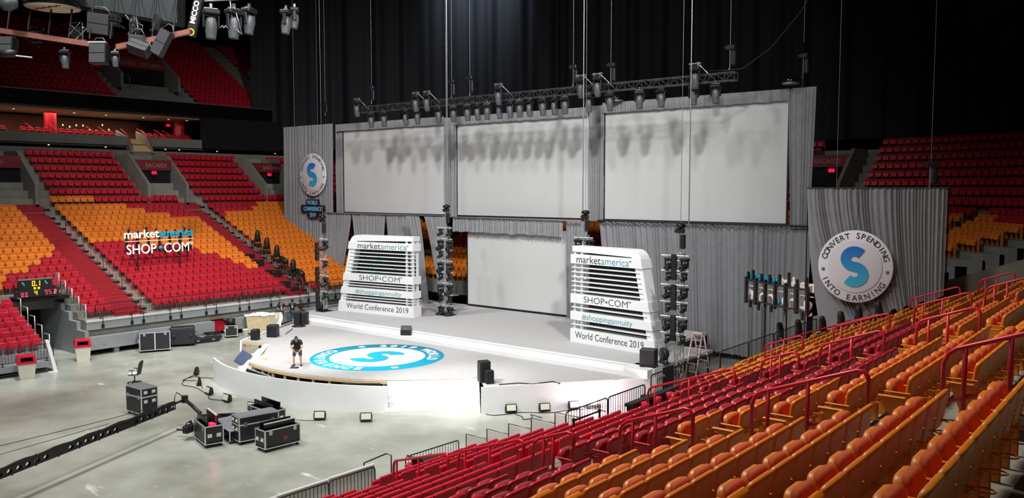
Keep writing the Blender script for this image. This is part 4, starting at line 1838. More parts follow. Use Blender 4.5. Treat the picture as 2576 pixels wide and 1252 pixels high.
# ------------------------------------------------------------------ upright moving lights on the stand rails
def upright(loc, rz, tilt, lab, grp, s=1.0):
    t = thing('moving_head_light', lab, 'stage light', loc, rz, grp)
    t.scale = (s, s, s)
    b = MB()
    b.cbox(-0.24, -0.2, 0.0, 0.24, 0.2, 0.16, 0.04)
    b.build('base', M['black'], t)
    b = MB()
    b.cbox(-0.25, -0.07, 0.16, -0.19, 0.07, 0.6, 0.03)
    b.cbox(0.19, -0.07, 0.16, 0.25, 0.07, 0.6, 0.03)
    b.box(-0.24, -0.06, 0.16, 0.24, 0.06, 0.2)
    b.build('yoke', M['black'], t)
    b = MB()
    b.lathe([(0.1, -0.25), (0.17, -0.2), (0.19, 0.0), (0.19, 0.25), (0.15, 0.48), (0.1, 0.56)], n=12)
    h = b.build('head', M['black'], t, (0, 0, 0.55), (tilt, 0, 0))
    MB().lathe([(0.09, 0.562), (0.08, 0.575)], n=12).build('lens', M['lens'], h)
    b = MB()
    b.cyl((-0.15, 0, -0.25), (-0.15, 0, 0.02), 0.03, n=6)
    b.cyl((0.15, 0, -0.25), (0.15, 0, 0.02), 0.03, n=6)
    b.build('clamp', M['steel'], t)


for i, (x, y, z, ti) in enumerate(((-58.0, 38.85, 5.45, 0.1), (-56.75, 38.85, 4.9, 0.05), (-55.45, 38.85, 4.35, 0.1), (-54.9, 39.2, 3.8, -1.2), (-53.4, 38.85, 3.35, 0.1), (-52.7, 39.1, 2.95, -1.2))):
    upright((x, y, z), PI / 2, ti, 'black moving light down the red stair rail beyond the far seats, %s from the top' % ordw(i + 1), 'moving lights on the far stair rail', 1.15)
    t = thing('case_box', 'black distribution box on the far red stair below the %s moving light' % ordw(i + 1), 'box', (x + 0.2, y - 0.9, left_z(max(0, int((-52.2 - x) / 0.88))) + 0.05), 0, 'black boxes on the far stair')
    MB().cbox(-0.25, -0.3, 0, 0.3, 0.3, 0.5, 0.03).build('body', M['black'], t)
    MB().cbox(-0.1, -0.32, 0.32, 0.1, -0.3, 0.40, 0.005).build('handle', M['steel'], t)
UPR = [(-13.55, 34.9, 3.4), (-12.75, 34.9, 3.6), (-11.75, 34.9, 3.85), (-11.0, 34.9, 4.12), (-10.3, 34.9, 4.38), (-9.55, 34.9, 4.64)]
for i, (x, y, z) in enumerate(UPR):
    upright((x, y, z), -0.5, 0.15, 'black moving light on the pipe below the swept drape, %s up from the floor' % ordw(i + 1), 'moving lights below the swept drape', 0.8)
t = thing('light_pipe', 'sloping bright pipe with blue cables carrying lights below the swept drape', 'pipe', (0, 0, 0))
MB().cyl((-12.0, 34.85, 4.0), (-9.25, 34.85, 5.08), 0.04, n=8).build('pipe', M['alu'], t)
b = MB()
for k in range(3):
    b.tube([(-11.95 + 2.6 * q / 9, 34.8 - 0.05 * k, 3.97 + 1.02 * q / 9 - 0.12 - 0.12 * abs(math.sin(q * 1.9 + k))) for q in range(10)], 0.03, 5)
b.build('cable', mat('teal_cable', S(30, 120, 140), 0.5, noise=0.05), t)
for k in range(4):
    x = -11.9 + 0.85 * k
    MB().cyl((x, 34.9, near_z(0) + 0.372 * (x - near_x(0)) - 0.1), (x, 34.9, 4.0 + 0.393 * (x + 12.0)), 0.035, n=6).build('stand', M['dark'], t)


# ------------------------------------------------------------------ loudspeakers and small stage gear
def speaker(label, loc, rz, w, d, h, wedge=False, grp=None):
    t = thing('loudspeaker', label, 'speaker', loc, rz, grp)
    b = MB()
    if wedge:
        b.prism([(-d / 2, 0), (d / 2, 0), (d / 2, h * 0.55), (d * 0.1, h), (-d / 2, h * 0.3)], 'x', -w / 2, w / 2)
    else:
        b.cbox(-w / 2, -d / 2, 0, w / 2, d / 2, h, 0.03)
    b.build('cabinet', M['black'], t)
    b = MB()
    if wedge:
        b.add([(-w * 0.44, -d * 0.48, h * 0.37), (w * 0.44, -d * 0.48, h * 0.37), (w * 0.44, d * 0.06, h * 0.97), (-w * 0.44, d * 0.06, h * 0.97)], [(0, 1, 2, 3)])
    else:
        b.cbox(-w * 0.44, -d / 2 - 0.015, h * 0.06, w * 0.44, -d / 2 + 0.005, h * 0.94, 0.005)
    b.build('grille', M['dark'], t)
    b = MB()
    b.cbox(-0.1, d / 2 - 0.005, h * 0.6, 0.1, d / 2 + 0.02, h * 0.68, 0.005)
    b.build('handle', M['steel'], t)


speaker('black box loudspeaker at the far end of the white step', (-45.05, 33.1, 1.2), math.radians(30), 0.44, 0.45, 0.8)
speaker('black box loudspeaker joined to its twin at the far end of the white step', (-44.68, 33.38, 1.2), math.radians(38), 0.42, 0.45, 0.82)
speaker('small black subwoofer nearest the timber edge of the stage', (-42.3, 28.05, 1.2), 0.6, 0.42, 0.45, 0.62)
speaker('larger black subwoofer behind the small one by the timber edge', (-42.35, 29.3, 1.2), 0.6, 0.6, 0.55, 0.72)
speaker('black wedge monitor resting on the white step', (-35.9, 34.1, 1.4), math.radians(215), 0.62, 0.5, 0.55, True)
speaker('tall black monitor loudspeaker beside the stair top', (-24.85, 28.45, 1.2), math.radians(-30), 0.46, 0.5, 0.98)
speaker('short black monitor loudspeaker in front of the tall one by the stair top', (-24.45, 28.35, 1.2), math.radians(-30), 0.34, 0.36, 0.62)
speaker('black loudspeaker at the near end of the white step, by the ladder', (-19.75, 34.5, 1.6), math.radians(15), 0.75, 0.6, 0.85)
for (x, y, z, rz, lab) in ((-47.0, 36.4, 1.6, 0.3, 'round black side fill lamp beside the far truss tower'), (-46.5, 36.0, 1.6, 0.1, 'round black side fill lamp in front of the far truss tower'), (-19.55, 35.6, 1.6, -0.6, 'round black lamp behind the loudspeaker by the ladder')):
    t = thing('round_stage_lamp', lab, 'stage light', (x, y, z), rz)
    t.scale = (0.68,) * 3 if x < -40 else (0.9,) * 3
    MB().lathe([(0.3, -0.12), (0.36, -0.1), (0.36, 0.05), (0.22, 0.22), (0.06, 0.26)], (0, 0, 0.5), 18, 'y').build('housing', M['black'], t)
    MB().lathe([(0.31, -0.125), (0.30, -0.14)], (0, 0, 0.5), 18, 'y').build('lens', M['dark'], t)
    b = MB()
    b.box(-0.4, -0.2, 0, 0.4, 0.2, 0.05)
    b.box(-0.42, -0.04, 0.03, -0.38, 0.04, 0.55)
    b.box(0.38, -0.04, 0.03, 0.42, 0.04, 0.55)
    b.build('yoke', M['dark'], t)


# ================================================================== RAILS AND FENCES
def handrail(label, xa, xb, y, grp='red aisle handrails', h=1.2, zf=None, ya=None):
    """red tube handrail up the slope from (xa, y) to (xb, ya)"""
    ya = y if ya is None else ya
    zf = zf or (lambda x: 7.636 + 0.372 * x)
    t = thing('aisle_handrail', label, 'handrail', ((xa + xb) / 2, (y + ya) / 2, zf((xa + xb) / 2)), 0, grp)
    mx, my, mz = t.location
    A = Vector((xa - mx, y - my, zf(xa) - mz))
    B = Vector((xb - mx, ya - my, zf(xb) - mz))
    up = Vector((0, 0, 1))
    d = (B - A).normalized()
    r = 0.15
    b = MB()
    pts = [A + up * (h - 0.65), A + up * (h - r), A + up * (h - 0.04) + d * 0.05, A + up * h + d * r, B + up * h - d * r, B + up * (h - 0.04) - d * 0.05, B + up * (h - r), B + up * 0.0]
    b.tube(pts, 0.032, 8)
    b.build('top_rail', M['rail_red'], t)
    MB().tube([A + up * (h - 0.65), B + up * (h - 0.6)], 0.028, 8).build('lower_rail', M['rail_red'], t)
    MB().tube([A + d * 0.25, A + d * 0.25 + up * h], 0.03, 8).build('post', M['rail_red'], t)
    m_ = (A + B) / 2
    MB().tube([m_, m_ + up * h], 0.03, 8).build('post', M['rail_red'], t)


handrail('red handrail at the first aisle among orange seats, highest up', -4.86, -3.25, 11.5)
handrail('red handrail at the first aisle, beside the walkway gap near the camera', -2.35, -0.9, 11.5)
handrail('red handrail at the first aisle where orange seats meet red', -7.1, -5.8, 11.5)
handrail('short red handrail at the first aisle between red tip-up and flat seats', -9.2, -8.3, 11.9)
handrail('red handrail at the first aisle among flat-backed red seats', -12.0, -9.9, 12.9, ya=12.5)
handrail('red handrail at the first aisle closest to the floor', -15.9, -12.6, 14.6, ya=13.2)
handrail('long red handrail at the second aisle beyond the black tunnel wall', -11.0, -8.3, 19.2, ya=18.6)
handrail('short red handrail at the second aisle among red seats', -7.9, -7.0, 19.2)
handrail('long red handrail at the second aisle among orange seats', -6.55, -5.15, 19.3)
handrail('red handrail at the second aisle high up in the orange seats', -4.5, -3.3, 19.3)
handrail('short red handrail at the third aisle near the black fence', -11.2, -9.9, 27.5)
handrail('long red handrail at the third aisle between orange blocks', -8.9, -7.2, 27.5)
handrail('red handrail at the third aisle before the swept drape', -6.5, -4.95, 27.5)
handrail('red handrail at the third aisle highest in the orange seats', -4.6, -3.5, 27.5)
handrail('long red handrail at the fourth aisle beneath the moving lights', -13.2, -9.4, 34.7, h=0.95)
handrail('red handrail at the fourth aisle beside the swept drape hem', -8.5, -6.75, 35.3)
handrail('red handrail at the fourth aisle against the parapet, higher up', -6.2, -5.0, 35.6)

# thin rails on the far red stairs
def fz(x):
    return 2.12 + 0.42 * (-52.2 - x)


for (y, who) in ((26.3, 'first'), (39.0, 'second')):
    for k, (xa, xb) in enumerate(((-52.4, -54.8), (-55.6, -57.4), (-58.2, -60.2), (-61.5, -63))):
        t = thing('stair_rail', 'thin red rail on the %s far red stair, %s up from the floor' % (who, ordw(k + 1)), 'handrail', (xa, y, fz(xa)), 0, 'thin rails on the far stairs')
        D = Vector((xb - xa, 0, fz(xb) - fz(xa)))
        MB().tube([(0, 0, 0.05), (0, 0, 0.88), (D.x * 0.04, 0, 0.93 + D.z * 0.04), (D.x, 0, D.z + 0.93), (D.x, 0, D.z)], 0.028, 6).build('rail', M['rail_red'], t)
        MB().tube([(D.x * 0.5, 0, D.z * 0.5), (D.x * 0.5, 0, D.z * 0.5 + 0.93)], 0.025, 6).build('post', M['rail_red'], t)


def fence(label, p, q, h=1.05, z=0.0, grp=None, step=0.13, m='black', mid=False, gap=0.12):
    p, q = Vector((p[0], p[1], z)), Vector((q[0], q[1], z))
    t = thing('barrier_fence', label, 'fence', p, math.atan2(q.y - p.y, q.x - p.x), grp)
    L = (q - p).length
    b = MB()
    r = 0.1
    b.tube([(0, 0, gap), (0, 0, h - r), (0.03, 0, h - 0.03), (r, 0, h), (L - r, 0, h), (L - 0.03, 0, h - 0.03), (L, 0, h - r), (L, 0, gap)], 0.022, 6)
    b.tube([(0, 0, gap), (L, 0, gap)], 0.018, 6)
    if mid:
        b.tube([(0, 0, (h + gap) / 2), (L, 0, (h + gap) / 2)], 0.014, 5)
    b.build('frame', M[m], t)
    b = MB()
    n = int(L / step)
    for k in range(1, n):
        b.cyl((L * k / n, 0, gap), (L * k / n, 0, h), 0.009, n=4, cap=False)
    b.build('bars', M[m], t)
    b = MB()
    for x in (L * 0.12, L * 0.88):
        b.cyl((x, 0, 0), (x, 0, gap + 0.05), 0.025, n=6)
        b.box(x - 0.08, -0.08, 0, x + 0.08, 0.08, 0.02)
    b.build('foot', M[m], t)
    return t


for k in range(2):
    fence('black barrier fence panel over the near tunnel, %s along from the belt posts' % ordw(k + 1), (-13.35, 18.75 + 2.2 * k), (-13.35, 20.9 + 2.2 * k), 1.08, 2.7, 'black fence panels along the near stand')
for k in range(6):
    fence('black barrier fence panel edging the near stand below the ladder, %s from the tunnel' % ordw(k + 1), (-13.3, 23.4 + 2.55 * k), (-13.3, 25.9 + 2.55 * k), 1.0, 3.03, 'black fence panels along the near stand')
for k in range(3):
    t = fence('black barrier panel wrapped in white cloth at the bottom edge, %s from the floor stair' % ordw(3 - k), (-20.1, 12.1 + 1.85 * k), (-20.05, 13.9 + 1.85 * k), 1.1, 0, 'cloth-wrapped barrier panels')
    MB().cbox(0.0, 0.02, 0.15, 1.83, 0.1, 1.2, 0.03).build('cloth', M['paper'], t)
fence('black barrier panel rising beside the red equipment box', (-20.0, 18.9), (-19.9, 21.4), 1.1)
t = thing('stair_handrail', 'thin black handrail of the floor stair by the cloth-wrapped barrier', 'handrail', (-20.9, 18.4, 0))
MB().tube([(-0.5, -0.1, 0), (-0.5, -0.1, 0.75), (0.5, 0.0, 1.25), (0.75, 0, 1.25), (0.75, 0, 0)], 0.025, 6).build('rail', M['black'], t)
MB().tube([(-0.3, 0, 0.05), (0.75, 0, 0.55)], 0.02, 6).build('lower_rail', M['black'], t)
t = thing('equipment_box', 'red cloth covered box with a black device on top by the floor stair', 'box', (-19.3, 19.3, 0.0), 0)
MB().cbox(-0.45, -0.7, 0.0, 0.45, 0.7, 1.0, 0.03).build('body', M['flat_red'], t)
b = MB()
b.cbox(-0.32, -0.5, 1.0, 0.3, 0.4, 1.1, 0.02)
b.hexa([(-0.3, -0.5, 1.1), (0.3, -0.5, 1.1), (0.3, -0.45, 1.12), (-0.3, -0.45, 1.12), (-0.35, -0.7, 1.3), (0.25, -0.7, 1.3), (0.25, -0.66, 1.32), (-0.35, -0.66, 1.32)])
b.build('device', M['black'], t)

# fence on the front edge of the far stand
for k in range(13):
    y = 23.0 + 2.55 * k + (1.4 if k > 0 else 0) * 0
    if 24.3 < y < 26.3:
        pass
    t = fence('black railing panel on the front edge of the far seats, %s from the players tunnel' % ordw(k + 1), (-51.42, y), (-51.42, y + 2.45), 0.9, 2.12, 'railing panels of the far stand', 0.16, 'black', True, 0.14)
    for q in (0.3, 2.1):
        b = MB()
        b.box(q, -0.14, -0.57, q + 0.16, -0.08, -0.34)
        b.box(q + 0.06, -0.13, -0.42, q + 0.1, -0.11, 0.18)
        b.build('bracket', M['black'], t)
fence('black railing in front of the pink flat-backed seats by the tunnel', (-48.4, 16.4), (-48.4, 19.3), 0.95, 0.62, None, 0.16, 'black', True, 0.14)
fence('spare black railing panel leaning upright behind the wide road case', (-50.2, 26.1), (-50.3, 27.6), 1.1, 0.02, None, 0.16, 'black', True, 0.1)
for i in range(5):
    x = -51.9 - 0.9 * i
    z = 2.15 + 0.42 * i
    t = thing('guard_frame', 'pale metal guard frame stepping up beside the tunnel, %s up on the seat side' % ordw(i + 1), 'railing', (x, 22.5, z), 0, 'guard frames beside the tunnel')
    MB().tube([(0.35, 0, 0), (0.35, 0, 0.9), (-0.25, 0, 0.9), (-0.25, 0, 0)], 0.03, 6).build('frame', M['alu_w'], t)
    MB().box(-0.22, -0.01, 0.05, 0.32, 0.01, 0.85).build('panel', M['glass'], t)
for i in range(5):
    x = -49.5 - 0.95 * i
    z = 1.02 + 0.42 * i
    t = thing('guard_frame', 'pale metal guard frame stepping up beside the tunnel, %s up on the pink seat side' % ordw(i + 1), 'railing', (x, 19.42, z), 0, 'guard frames beside the tunnel')
    MB().tube([(0.35, 0, 0), (0.35, 0, 0.9), (-0.3, 0, 0.9)], 0.03, 6).build('frame', M['alu_w'], t)

tag(MB().box(-0.12, -0.75, 0, 0.12, 0.75, 0.01).build('floor_tape', M['rail_red'], None, (near_x(-5) + 0.12, 12.3, near_z(-5) + 0.002)), 'strip of bright red tape on the concrete at the top of the first aisle', 'tape')

# clear side screens and belt posts in the flat red seats
for i, n in enumerate((12, 11, 10, 9, 8, 7)):
    t = thing('side_screen', 'clear acrylic side screen with metal rail at the tunnel edge, %s step above the floor' % ordw(i + 1), 'screen', (near_x(n), 18.75, near_z(n)), 0, 'clear side screens')
    MB().box(-0.4, -0.01, 0.0, 0.4, 0.01, 1.0).build('pane', M['glass'], t)
    MB().tube([(-0.42, 0, 0), (-0.42, 0, 1.05), (0.42, 0, 1.05)], 0.02, 6).build('rail', M['steel'], t)
t = thing('belt_barrier', 'two dark belt posts with a blue belt between them among flat red seats', 'barrier', (-12.0, 17.2, near_z(6)))
t.scale = (0.75, 0.75, 0.75)
for (nm, y) in (('post', 0), ('post', 1.6)):
    b = MB()
    b.cyl((0, y, 0), (0, y, 1.15), 0.04, n=10)
    b.cyl((0, y, 1.05), (0, y, 1.17), 0.055, n=10)
    b.lathe([(0.17, 0.0), (0.16, 0.02), (0.04, 0.04)], (0, y, 0), 14)
    b.build(nm, M['dark'], t)
MB().box(-0.005, 0, 1.06, 0.005, 1.6, 1.13).build('belt', mat('navy_belt', S(26, 30, 66), 0.7, noise=0.05), t)

# black side wall of the near tunnel with red cup holders
t = thing('tunnel_wall', 'black tunnel side wall with three red cup holders amid red seats', 'wall panel', (-12.5, 0, 0))
MB().box(0, 20.6, 0.0, 0.12, 23.3, 3.75).build('panel', M['dark'], t)
MB().box(-0.05, 20.55, 3.72, 0.17, 23.35, 3.8).build('cap', M['black'], t)
MB().box(-1.0, 23.1, 0.0, 0.0, 23.3, 3.4).build('end_panel', M['black'], t)
for k in range(3):
    MB().lathe([(0.09, 0), (0.12, 0.02), (0.13, 0.26), (0.11, 0.27)], (0.25, 21.2 + 0.75 * k, 3.5), 12).build('cup_holder', M['flat_red'], t)


# ================================================================== THINGS ON THE EVENT FLOOR
def road_case(label, loc, rz, w, d, h, lid=True, open_=False, logo=False, topm='case_top', grp='road cases', doors=0, lidz=0.66):
    """black laminate flight case with aluminium edges; front face is -y, w along x"""
    t = thing('road_case', label, 'road case', loc, rz, grp)
    c = 0.13
    b = MB()
    if open_:
        for (x0, y0, x1, y1) in ((-w / 2, -d / 2, w / 2, -d / 2 + 0.03), (-w / 2, d / 2 - 0.03, w / 2, d / 2), (-w / 2, -d / 2, -w / 2 + 0.03, d / 2), (w / 2 - 0.03, -d / 2, w / 2, d / 2)):
            b.box(x0, y0, c, x1, y1, c + h)
        b.box(-w / 2, -d / 2, c, w / 2, d / 2, c + 0.1)
    else:
        b.cbox(-w / 2, -d / 2, c, w / 2, d / 2, c + h, 0.01)
    b.build('body', M['case'], t)
    if not open_:
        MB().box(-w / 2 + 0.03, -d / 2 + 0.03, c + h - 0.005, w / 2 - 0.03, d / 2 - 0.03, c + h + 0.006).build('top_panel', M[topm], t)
    e = 0.035
    b = MB()
    for sx in (-1, 1):
        for sy in (-1, 1):
            x, y = sx * w / 2, sy * d / 2
            b.box(min(x, x - sx * e) - 0.004, min(y, y - sy * e) - 0.004, c, max(x, x - sx * e) + 0.004, max(y, y - sy * e) + 0.004, c + h)
    zz = [c, c + h - e]
    if lid:
        zz += [c + h * lidz - e, ]
    for z in zz:
        for sy in (-1, 1):
            y = sy * d / 2
            b.box(-w / 2 - 0.004, min(y, y - sy * e) - 0.006, z, w / 2 + 0.004, max(y, y - sy * e) + 0.006, z + e * (1.6 if lid and z == zz[-1] else 1))
        for sx in (-1, 1):
            x = sx * w / 2
            b.box(min(x, x - sx * e) - 0.006, -d / 2 - 0.004, z, max(x, x - sx * e) + 0.006, d / 2 + 0.004, z + e * (1.6 if lid and z == zz[-1] else 1))
    for k in range(doors):
        x = -w / 2 + w * (k + 1) / (doors + 1)
        b.box(x - 0.03, -d / 2 - 0.008, c, x + 0.03, -d / 2, c + h)
    b.build('edging', M['alu_w'], t)
    rows = [(c + h * (lidz * 0.72), 1)] + ([(c + h * (lidz + (1 - lidz) * 0.5), 1)] if lid else [])
    for (z, _) in rows:
        for sx in (-1, 1):
            for q in (-0.24, 0.24):
                b = MB()
                x = sx * w / 2
                b.box(min(x, x + sx * 0.012), q * d - 0.085, z - 0.075, max(x, x + sx * 0.012), q * d + 0.085, z + 0.075)
                b.tube([(x + sx * 0.02, q * d - 0.05, z + 0.02), (x + sx * 0.05, q * d - 0.05, z - 0.02), (x + sx * 0.05, q * d + 0.05, z - 0.02), (x + sx * 0.02, q * d + 0.05, z + 0.02)], 0.012, 5)
                b.build('handle', M['alu_w'], t)
    for sy in (-1, 1):
        for q in (-0.34, 0.34):
            z = c + h * lidz if lid else c + h - 0.1
            y = sy * d / 2
            b = MB()
            b.box(q * w - 0.07, min(y, y + sy * 0.014), z - 0.10, q * w + 0.07, max(y, y + sy * 0.014), z + 0.09)
            b.box(q * w - 0.035, min(y, y + sy * 0.03), z - 0.03, q * w + 0.035, max(y, y + sy * 0.03), z + 0.03)
            b.build('latch', M['alu'], t)
    for sx in (-1, 1):
        for sy in (-1, 1):
            b = MB()
            x, y = sx * (w / 2 - 0.1), sy * (d / 2 - 0.1)
            b.cyl((x - 0.025, y, 0.055), (x + 0.025, y, 0.055), 0.055, n=12)
            b.box(x - 0.05, y - 0.05, 0.1, x + 0.05, y + 0.05, c)
            b.box(x - 0.04, y - 0.015, 0.05, x - 0.03, y + 0.015, 0.11)
            b.box(x + 0.03, y - 0.015, 0.05, x + 0.04, y + 0.015, 0.11)
            b.build('caster', M['dark'], t)
    if logo:
        b = MB()
        for (r0, r1) in ((0.0, 0.055), (0.085, 0.1)):
            n = 24
            vs = []
            for k in range(n):
                a = 2 * PI * k / n
                vs += [(0.1 + r0 * math.cos(a), -d / 2 - 0.008, c + h * 0.42 + r0 * math.sin(a)), (0.1 + r1 * math.cos(a), -d / 2 - 0.008, c + h * 0.42 + r1 * math.sin(a))]
            b.add(vs, [(2 * k, 2 * k + 1, 2 * ((k + 1) % n) + 1, 2 * ((k + 1) % n)) for k in range(n)])
        b.build('emblem', mat('red_emblem', S(180, 40, 70), 0.5, noise=0.05), t)
    return t


def panel_in(label, loc, rz, w, h, th=0.05, tilt=0.0, mm='black_gloss', rimm='alu_w'):
    t = thing('monitor_panel', label, 'monitor', loc, rz, 'flat monitors standing in open cases')
    t.rotation_euler = (tilt, 0, rz)
    MB().cbox(-w / 2, -th / 2, 0, w / 2, th / 2, h, 0.01).build('body', M[mm], t)
    MB().box(-w / 2 + 0.01, -th / 2 - 0.004, h - 0.03, w / 2 - 0.01, th / 2 + 0.004, h + 0.008).build('rim', M[rimm], t)


RC = math.radians(-50)                                # long faces of the central cluster look toward the near stand
road_case('tall black road case standing alone in front of the office chair', (-36.0, 18.0, 0), math.radians(2), 1.3, 0.78, 1.15, logo=False)
road_case('open black case holding monitors beside the crane camera, red light inside', (-29.8, 17.55, 0), math.radians(-15), 1.5, 0.72, 0.72, lid=False, open_=True)
road_case('closed black case with red emblem in the middle of the case cluster', (-28.7, 18.95, 0), math.radians(79), 1.65, 0.75, 0.98, logo=True, lidz=0.68)
road_case('open black case with red emblem nearest the camera in the cluster', (-27.2, 18.95, 0), math.radians(86), 1.55, 0.72, 0.72, lid=False, open_=True, logo=True)
road_case('open black case behind the cluster, closest to the curved white wall', (-30.2, 20.5, 0), math.radians(-5), 1.75, 0.8, 0.65, lid=False, open_=True)
t = road_case('low black case with scuffed grey top lying among the case cluster', (-30.3, 19.45, 0), math.radians(-12), 1.1, 0.9, 0.4, lid=False)
panel_in('flat monitor standing in the open case beside the crane camera, nearer one', (-29.95, 17.4, 0.3), math.radians(-15), 1.35, 0.75, 0.06, 0, 'black_gloss', 'dark')
panel_in('flat monitor standing in the open case beside the crane camera, taller one with pale rim', (-29.85, 17.75, 0.3), math.radians(-15), 1.35, 0.9, 0.07, 0, 'black', 'alu_w')
panel_in('flat monitor standing in the nearest open case of the cluster, front one', (-27.1, 18.95, 0.3), math.radians(86), 1.35, 0.75)
panel_in('flat monitor standing in the nearest open case of the cluster, back one', (-27.4, 18.97, 0.3), math.radians(86), 1.35, 0.75, 0.05, 0, 'black_gloss', 'dark')
panel_in('flat monitor standing in the case by the curved wall, front one', (-30.2, 20.35, 0.25), math.radians(-5), 1.5, 0.75, 0.05, 0, 'black_gloss', 'dark')
panel_in('flat monitor standing in the case by the curved wall, back one with white rim', (-30.15, 20.68, 0.25), math.radians(-5), 1.5, 0.85)
tag(MB().cbox(-0.16, -0.1, 0, 0.16, 0.1, 0.16, 0.02).build('red_work_lamp', M['led_red'], None, (-29.35, 17.42, 0.74)), 'small glowing red lamp box inside the open case by the crane camera', 'lamp')
pl_ = bpy.data.lights.new('red_work_light', 'POINT')
pl_.energy = 5
pl_.color = (1, 0.1, 0.15)
po = bpy.data.objects.new('red_work_light', pl_)
COL.objects.link(po)
po.location = (-29.3, 17.45, 1.05)
# case lids on the floor
t = thing('upturned_case', 'long grey case lid with curved dark foam lying upside down beside the closed case', 'case lid', (-29.85, 18.55, 0), math.radians(-12))
b = MB()
b.grid(lambda u, v: (-0.95 + 1.9 * u, -0.36 + 0.72 * v, 0.46 - 0.3 * math.sin(PI * u)), 16, 2)
b.grid(lambda u, v: (-0.95 + 1.9 * u, -0.36, 0.46 - (0.3 * math.sin(PI * u)) * v), 16, 2)
b.grid(lambda u, v: (0.95 - 1.9 * u, 0.36, 0.46 - (0.3 * math.sin(PI * u)) * v), 16, 2)
b.build('foam', M['foam'], t)
MB().cbox(-1.0, -0.42, 0, 1.0, 0.42, 0.12, 0.02).build('shell', M['case'], t)
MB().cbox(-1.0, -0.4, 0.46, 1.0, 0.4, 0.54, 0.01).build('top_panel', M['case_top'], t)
b = MB()
for y in (-0.43, 0.41):
    b.box(-1.0, y, 0.0, 1.0, y + 0.02, 0.04)
    b.box(-1.0, y, 0.5, 1.0, y + 0.02, 0.55)
for x in (-1.01, 0.98):
    b.box(x, -0.42, 0.5, x + 0.03, 0.42, 0.55)
    for y in (-0.42, 0.38):
        b.box(x, y, 0.1, x + 0.03, y + 0.04, 0.5)
b.build('edging', M['alu_w'], t)
t = thing('open_tool_case', 'long low open black case with tools behind the case cluster', 'case', (-32.1, 19.3, 0), math.radians(50), None)
b = MB()
b.cbox(-0.8, -0.3, 0, 0.8, 0.3, 0.1, 0.02)
for (x0, y0, x1, y1) in ((-0.8, -0.3, 0.8, -0.25), (-0.8, 0.25, 0.8, 0.3), (-0.8, -0.3, -0.75, 0.3), (0.75, -0.3, 0.8, 0.3), (0.1, -0.3, 0.14, 0.3)):
    b.box(x0, y0, 0.1, x1, y1, 0.32)
b.build('body', M['black'], t)
b = MB()
b.cbox(-0.65, -0.12, 0.1, -0.1, 0.12, 0.24, 0.03)
b.cyl((0.25, -0.1, 0.2), (0.65, 0.12, 0.2), 0.05, n=8)
b.build('tool', M['alu'], t)
b = MB()
b.cbox(-0.2, -0.335, 0.14, 0.05, -0.3, 0.24, 0.01)
b.build('handle', M['dark'], t)
t = thing('water_bottle', 'clear water bottle with blue label by the low tool case', 'bottle', (-32.75, 18.45, 0))
MB().lathe([(0.05, 0), (0.055, 0.02), (0.055, 0.22), (0.02, 0.3), (0.02, 0.34)], n=10).build('body', M['glass'], t)
MB().lathe([(0.057, 0.08), (0.057, 0.17)], n=10).build('label', M['bluecloth'], t)

road_case('wide grey topped road case with two front doors before the far stand', (-49.7, 25.75, 0), math.radians(66), 1.75, 1.25, 1.1, lid=False, doors=1)
t = thing('transport_trunk', 'dark grey moulded trunk on wheels beside the wide road case', 'trunk', (-50.0, 27.8, 0), math.radians(60))
MB().cbox(-0.75, -0.6, 0.12, 0.75, 0.6, 1.15, 0.07).build('body', M['foam'], t)
MB().cbox(-0.7, -0.55, 1.13, 0.7, 0.55, 1.2, 0.03).build('lid', M['dark'], t)
for sx in (-0.5, 0.5):
    MB().cbox(sx - 0.1, -0.63, 0.55, sx + 0.1, -0.59, 0.75, 0.02).build('latch', M['dark'], t)
    for sy in (-0.4, 0.4):
        MB().cyl((sx - 0.03, sy, 0.06), (sx + 0.03, sy, 0.06), 0.06, n=10).build('caster', M['black'], t)
t = thing('flat_case', 'low black flat case with round pale lids before the far ledge', 'case', (-50.1, 29.3, 0), math.radians(80))
MB().cbox(-0.9, -0.55, 0, 0.9, 0.55, 0.35, 0.05).build('body', M['black'], t)
MB().lathe([(0.32, 0.35), (0.32, 0.40), (0.28, 0.42)], (-0.1, 0, 0), 18).build('plate', M['steel'], t)
for sx in (-0.55, 0.45):
    MB().cbox(sx - 0.1, -0.58, 0.12, sx + 0.1, -0.54, 0.24, 0.01).build('latch', M['steel'], t)
t = thing('folded_stands', 'stack of folded black stands with metal frame by the far ledge', 'stand', (-50.3, 30.1, 0), math.radians(75))
for k in range(4):
    MB().tube([(-0.5, -0.3, 0.06 + 0.13 * k), (0.5, -0.3, 0.06 + 0.13 * k), (0.5, 0.3, 0.06 + 0.13 * k), (-0.5, 0.3, 0.06 + 0.13 * k)], 0.05, 6, True).build('frame', M['dark' if k % 2 else 'steel'], t)
road_case('small black rack case with white print by the white bucket', (-50.2, 31.4, 0), math.radians(62), 0.8, 0.7, 0.72, lid=False, topm='case')
t = thing('black_tub', 'small black tub on top of the rack case', 'tub', (-50.2, 31.4, 0.86))
MB().lathe([(0.26, 0.0), (0.31, 0.4), (0.29, 0.4), (0.25, 0.05)], n=14).build('body', M['black'], t)
t = thing('bucket', 'white plastic bucket beside the rack case', 'bucket', (-49.7, 32.2, 0))
MB().lathe([(0.17, 0.0), (0.21, 0.48), (0.23, 0.5), (0.2, 0.5), (0.17, 0.1)], n=16).build('body', M['white'], t)
MB().tube([(0.22 * math.cos(a), 0.02, 0.44 - 0.12 * math.sin(a)) for a in [PI * k / 8 for k in range(9)]], 0.008, 4).build('handle', M['steel'], t)
t = thing('laundry_cart', 'big cardboard coloured bin cart piled with white sheets behind the timber stage edge', 'cart', (-49.95, 33.5, 0), math.radians(60))
b = MB()
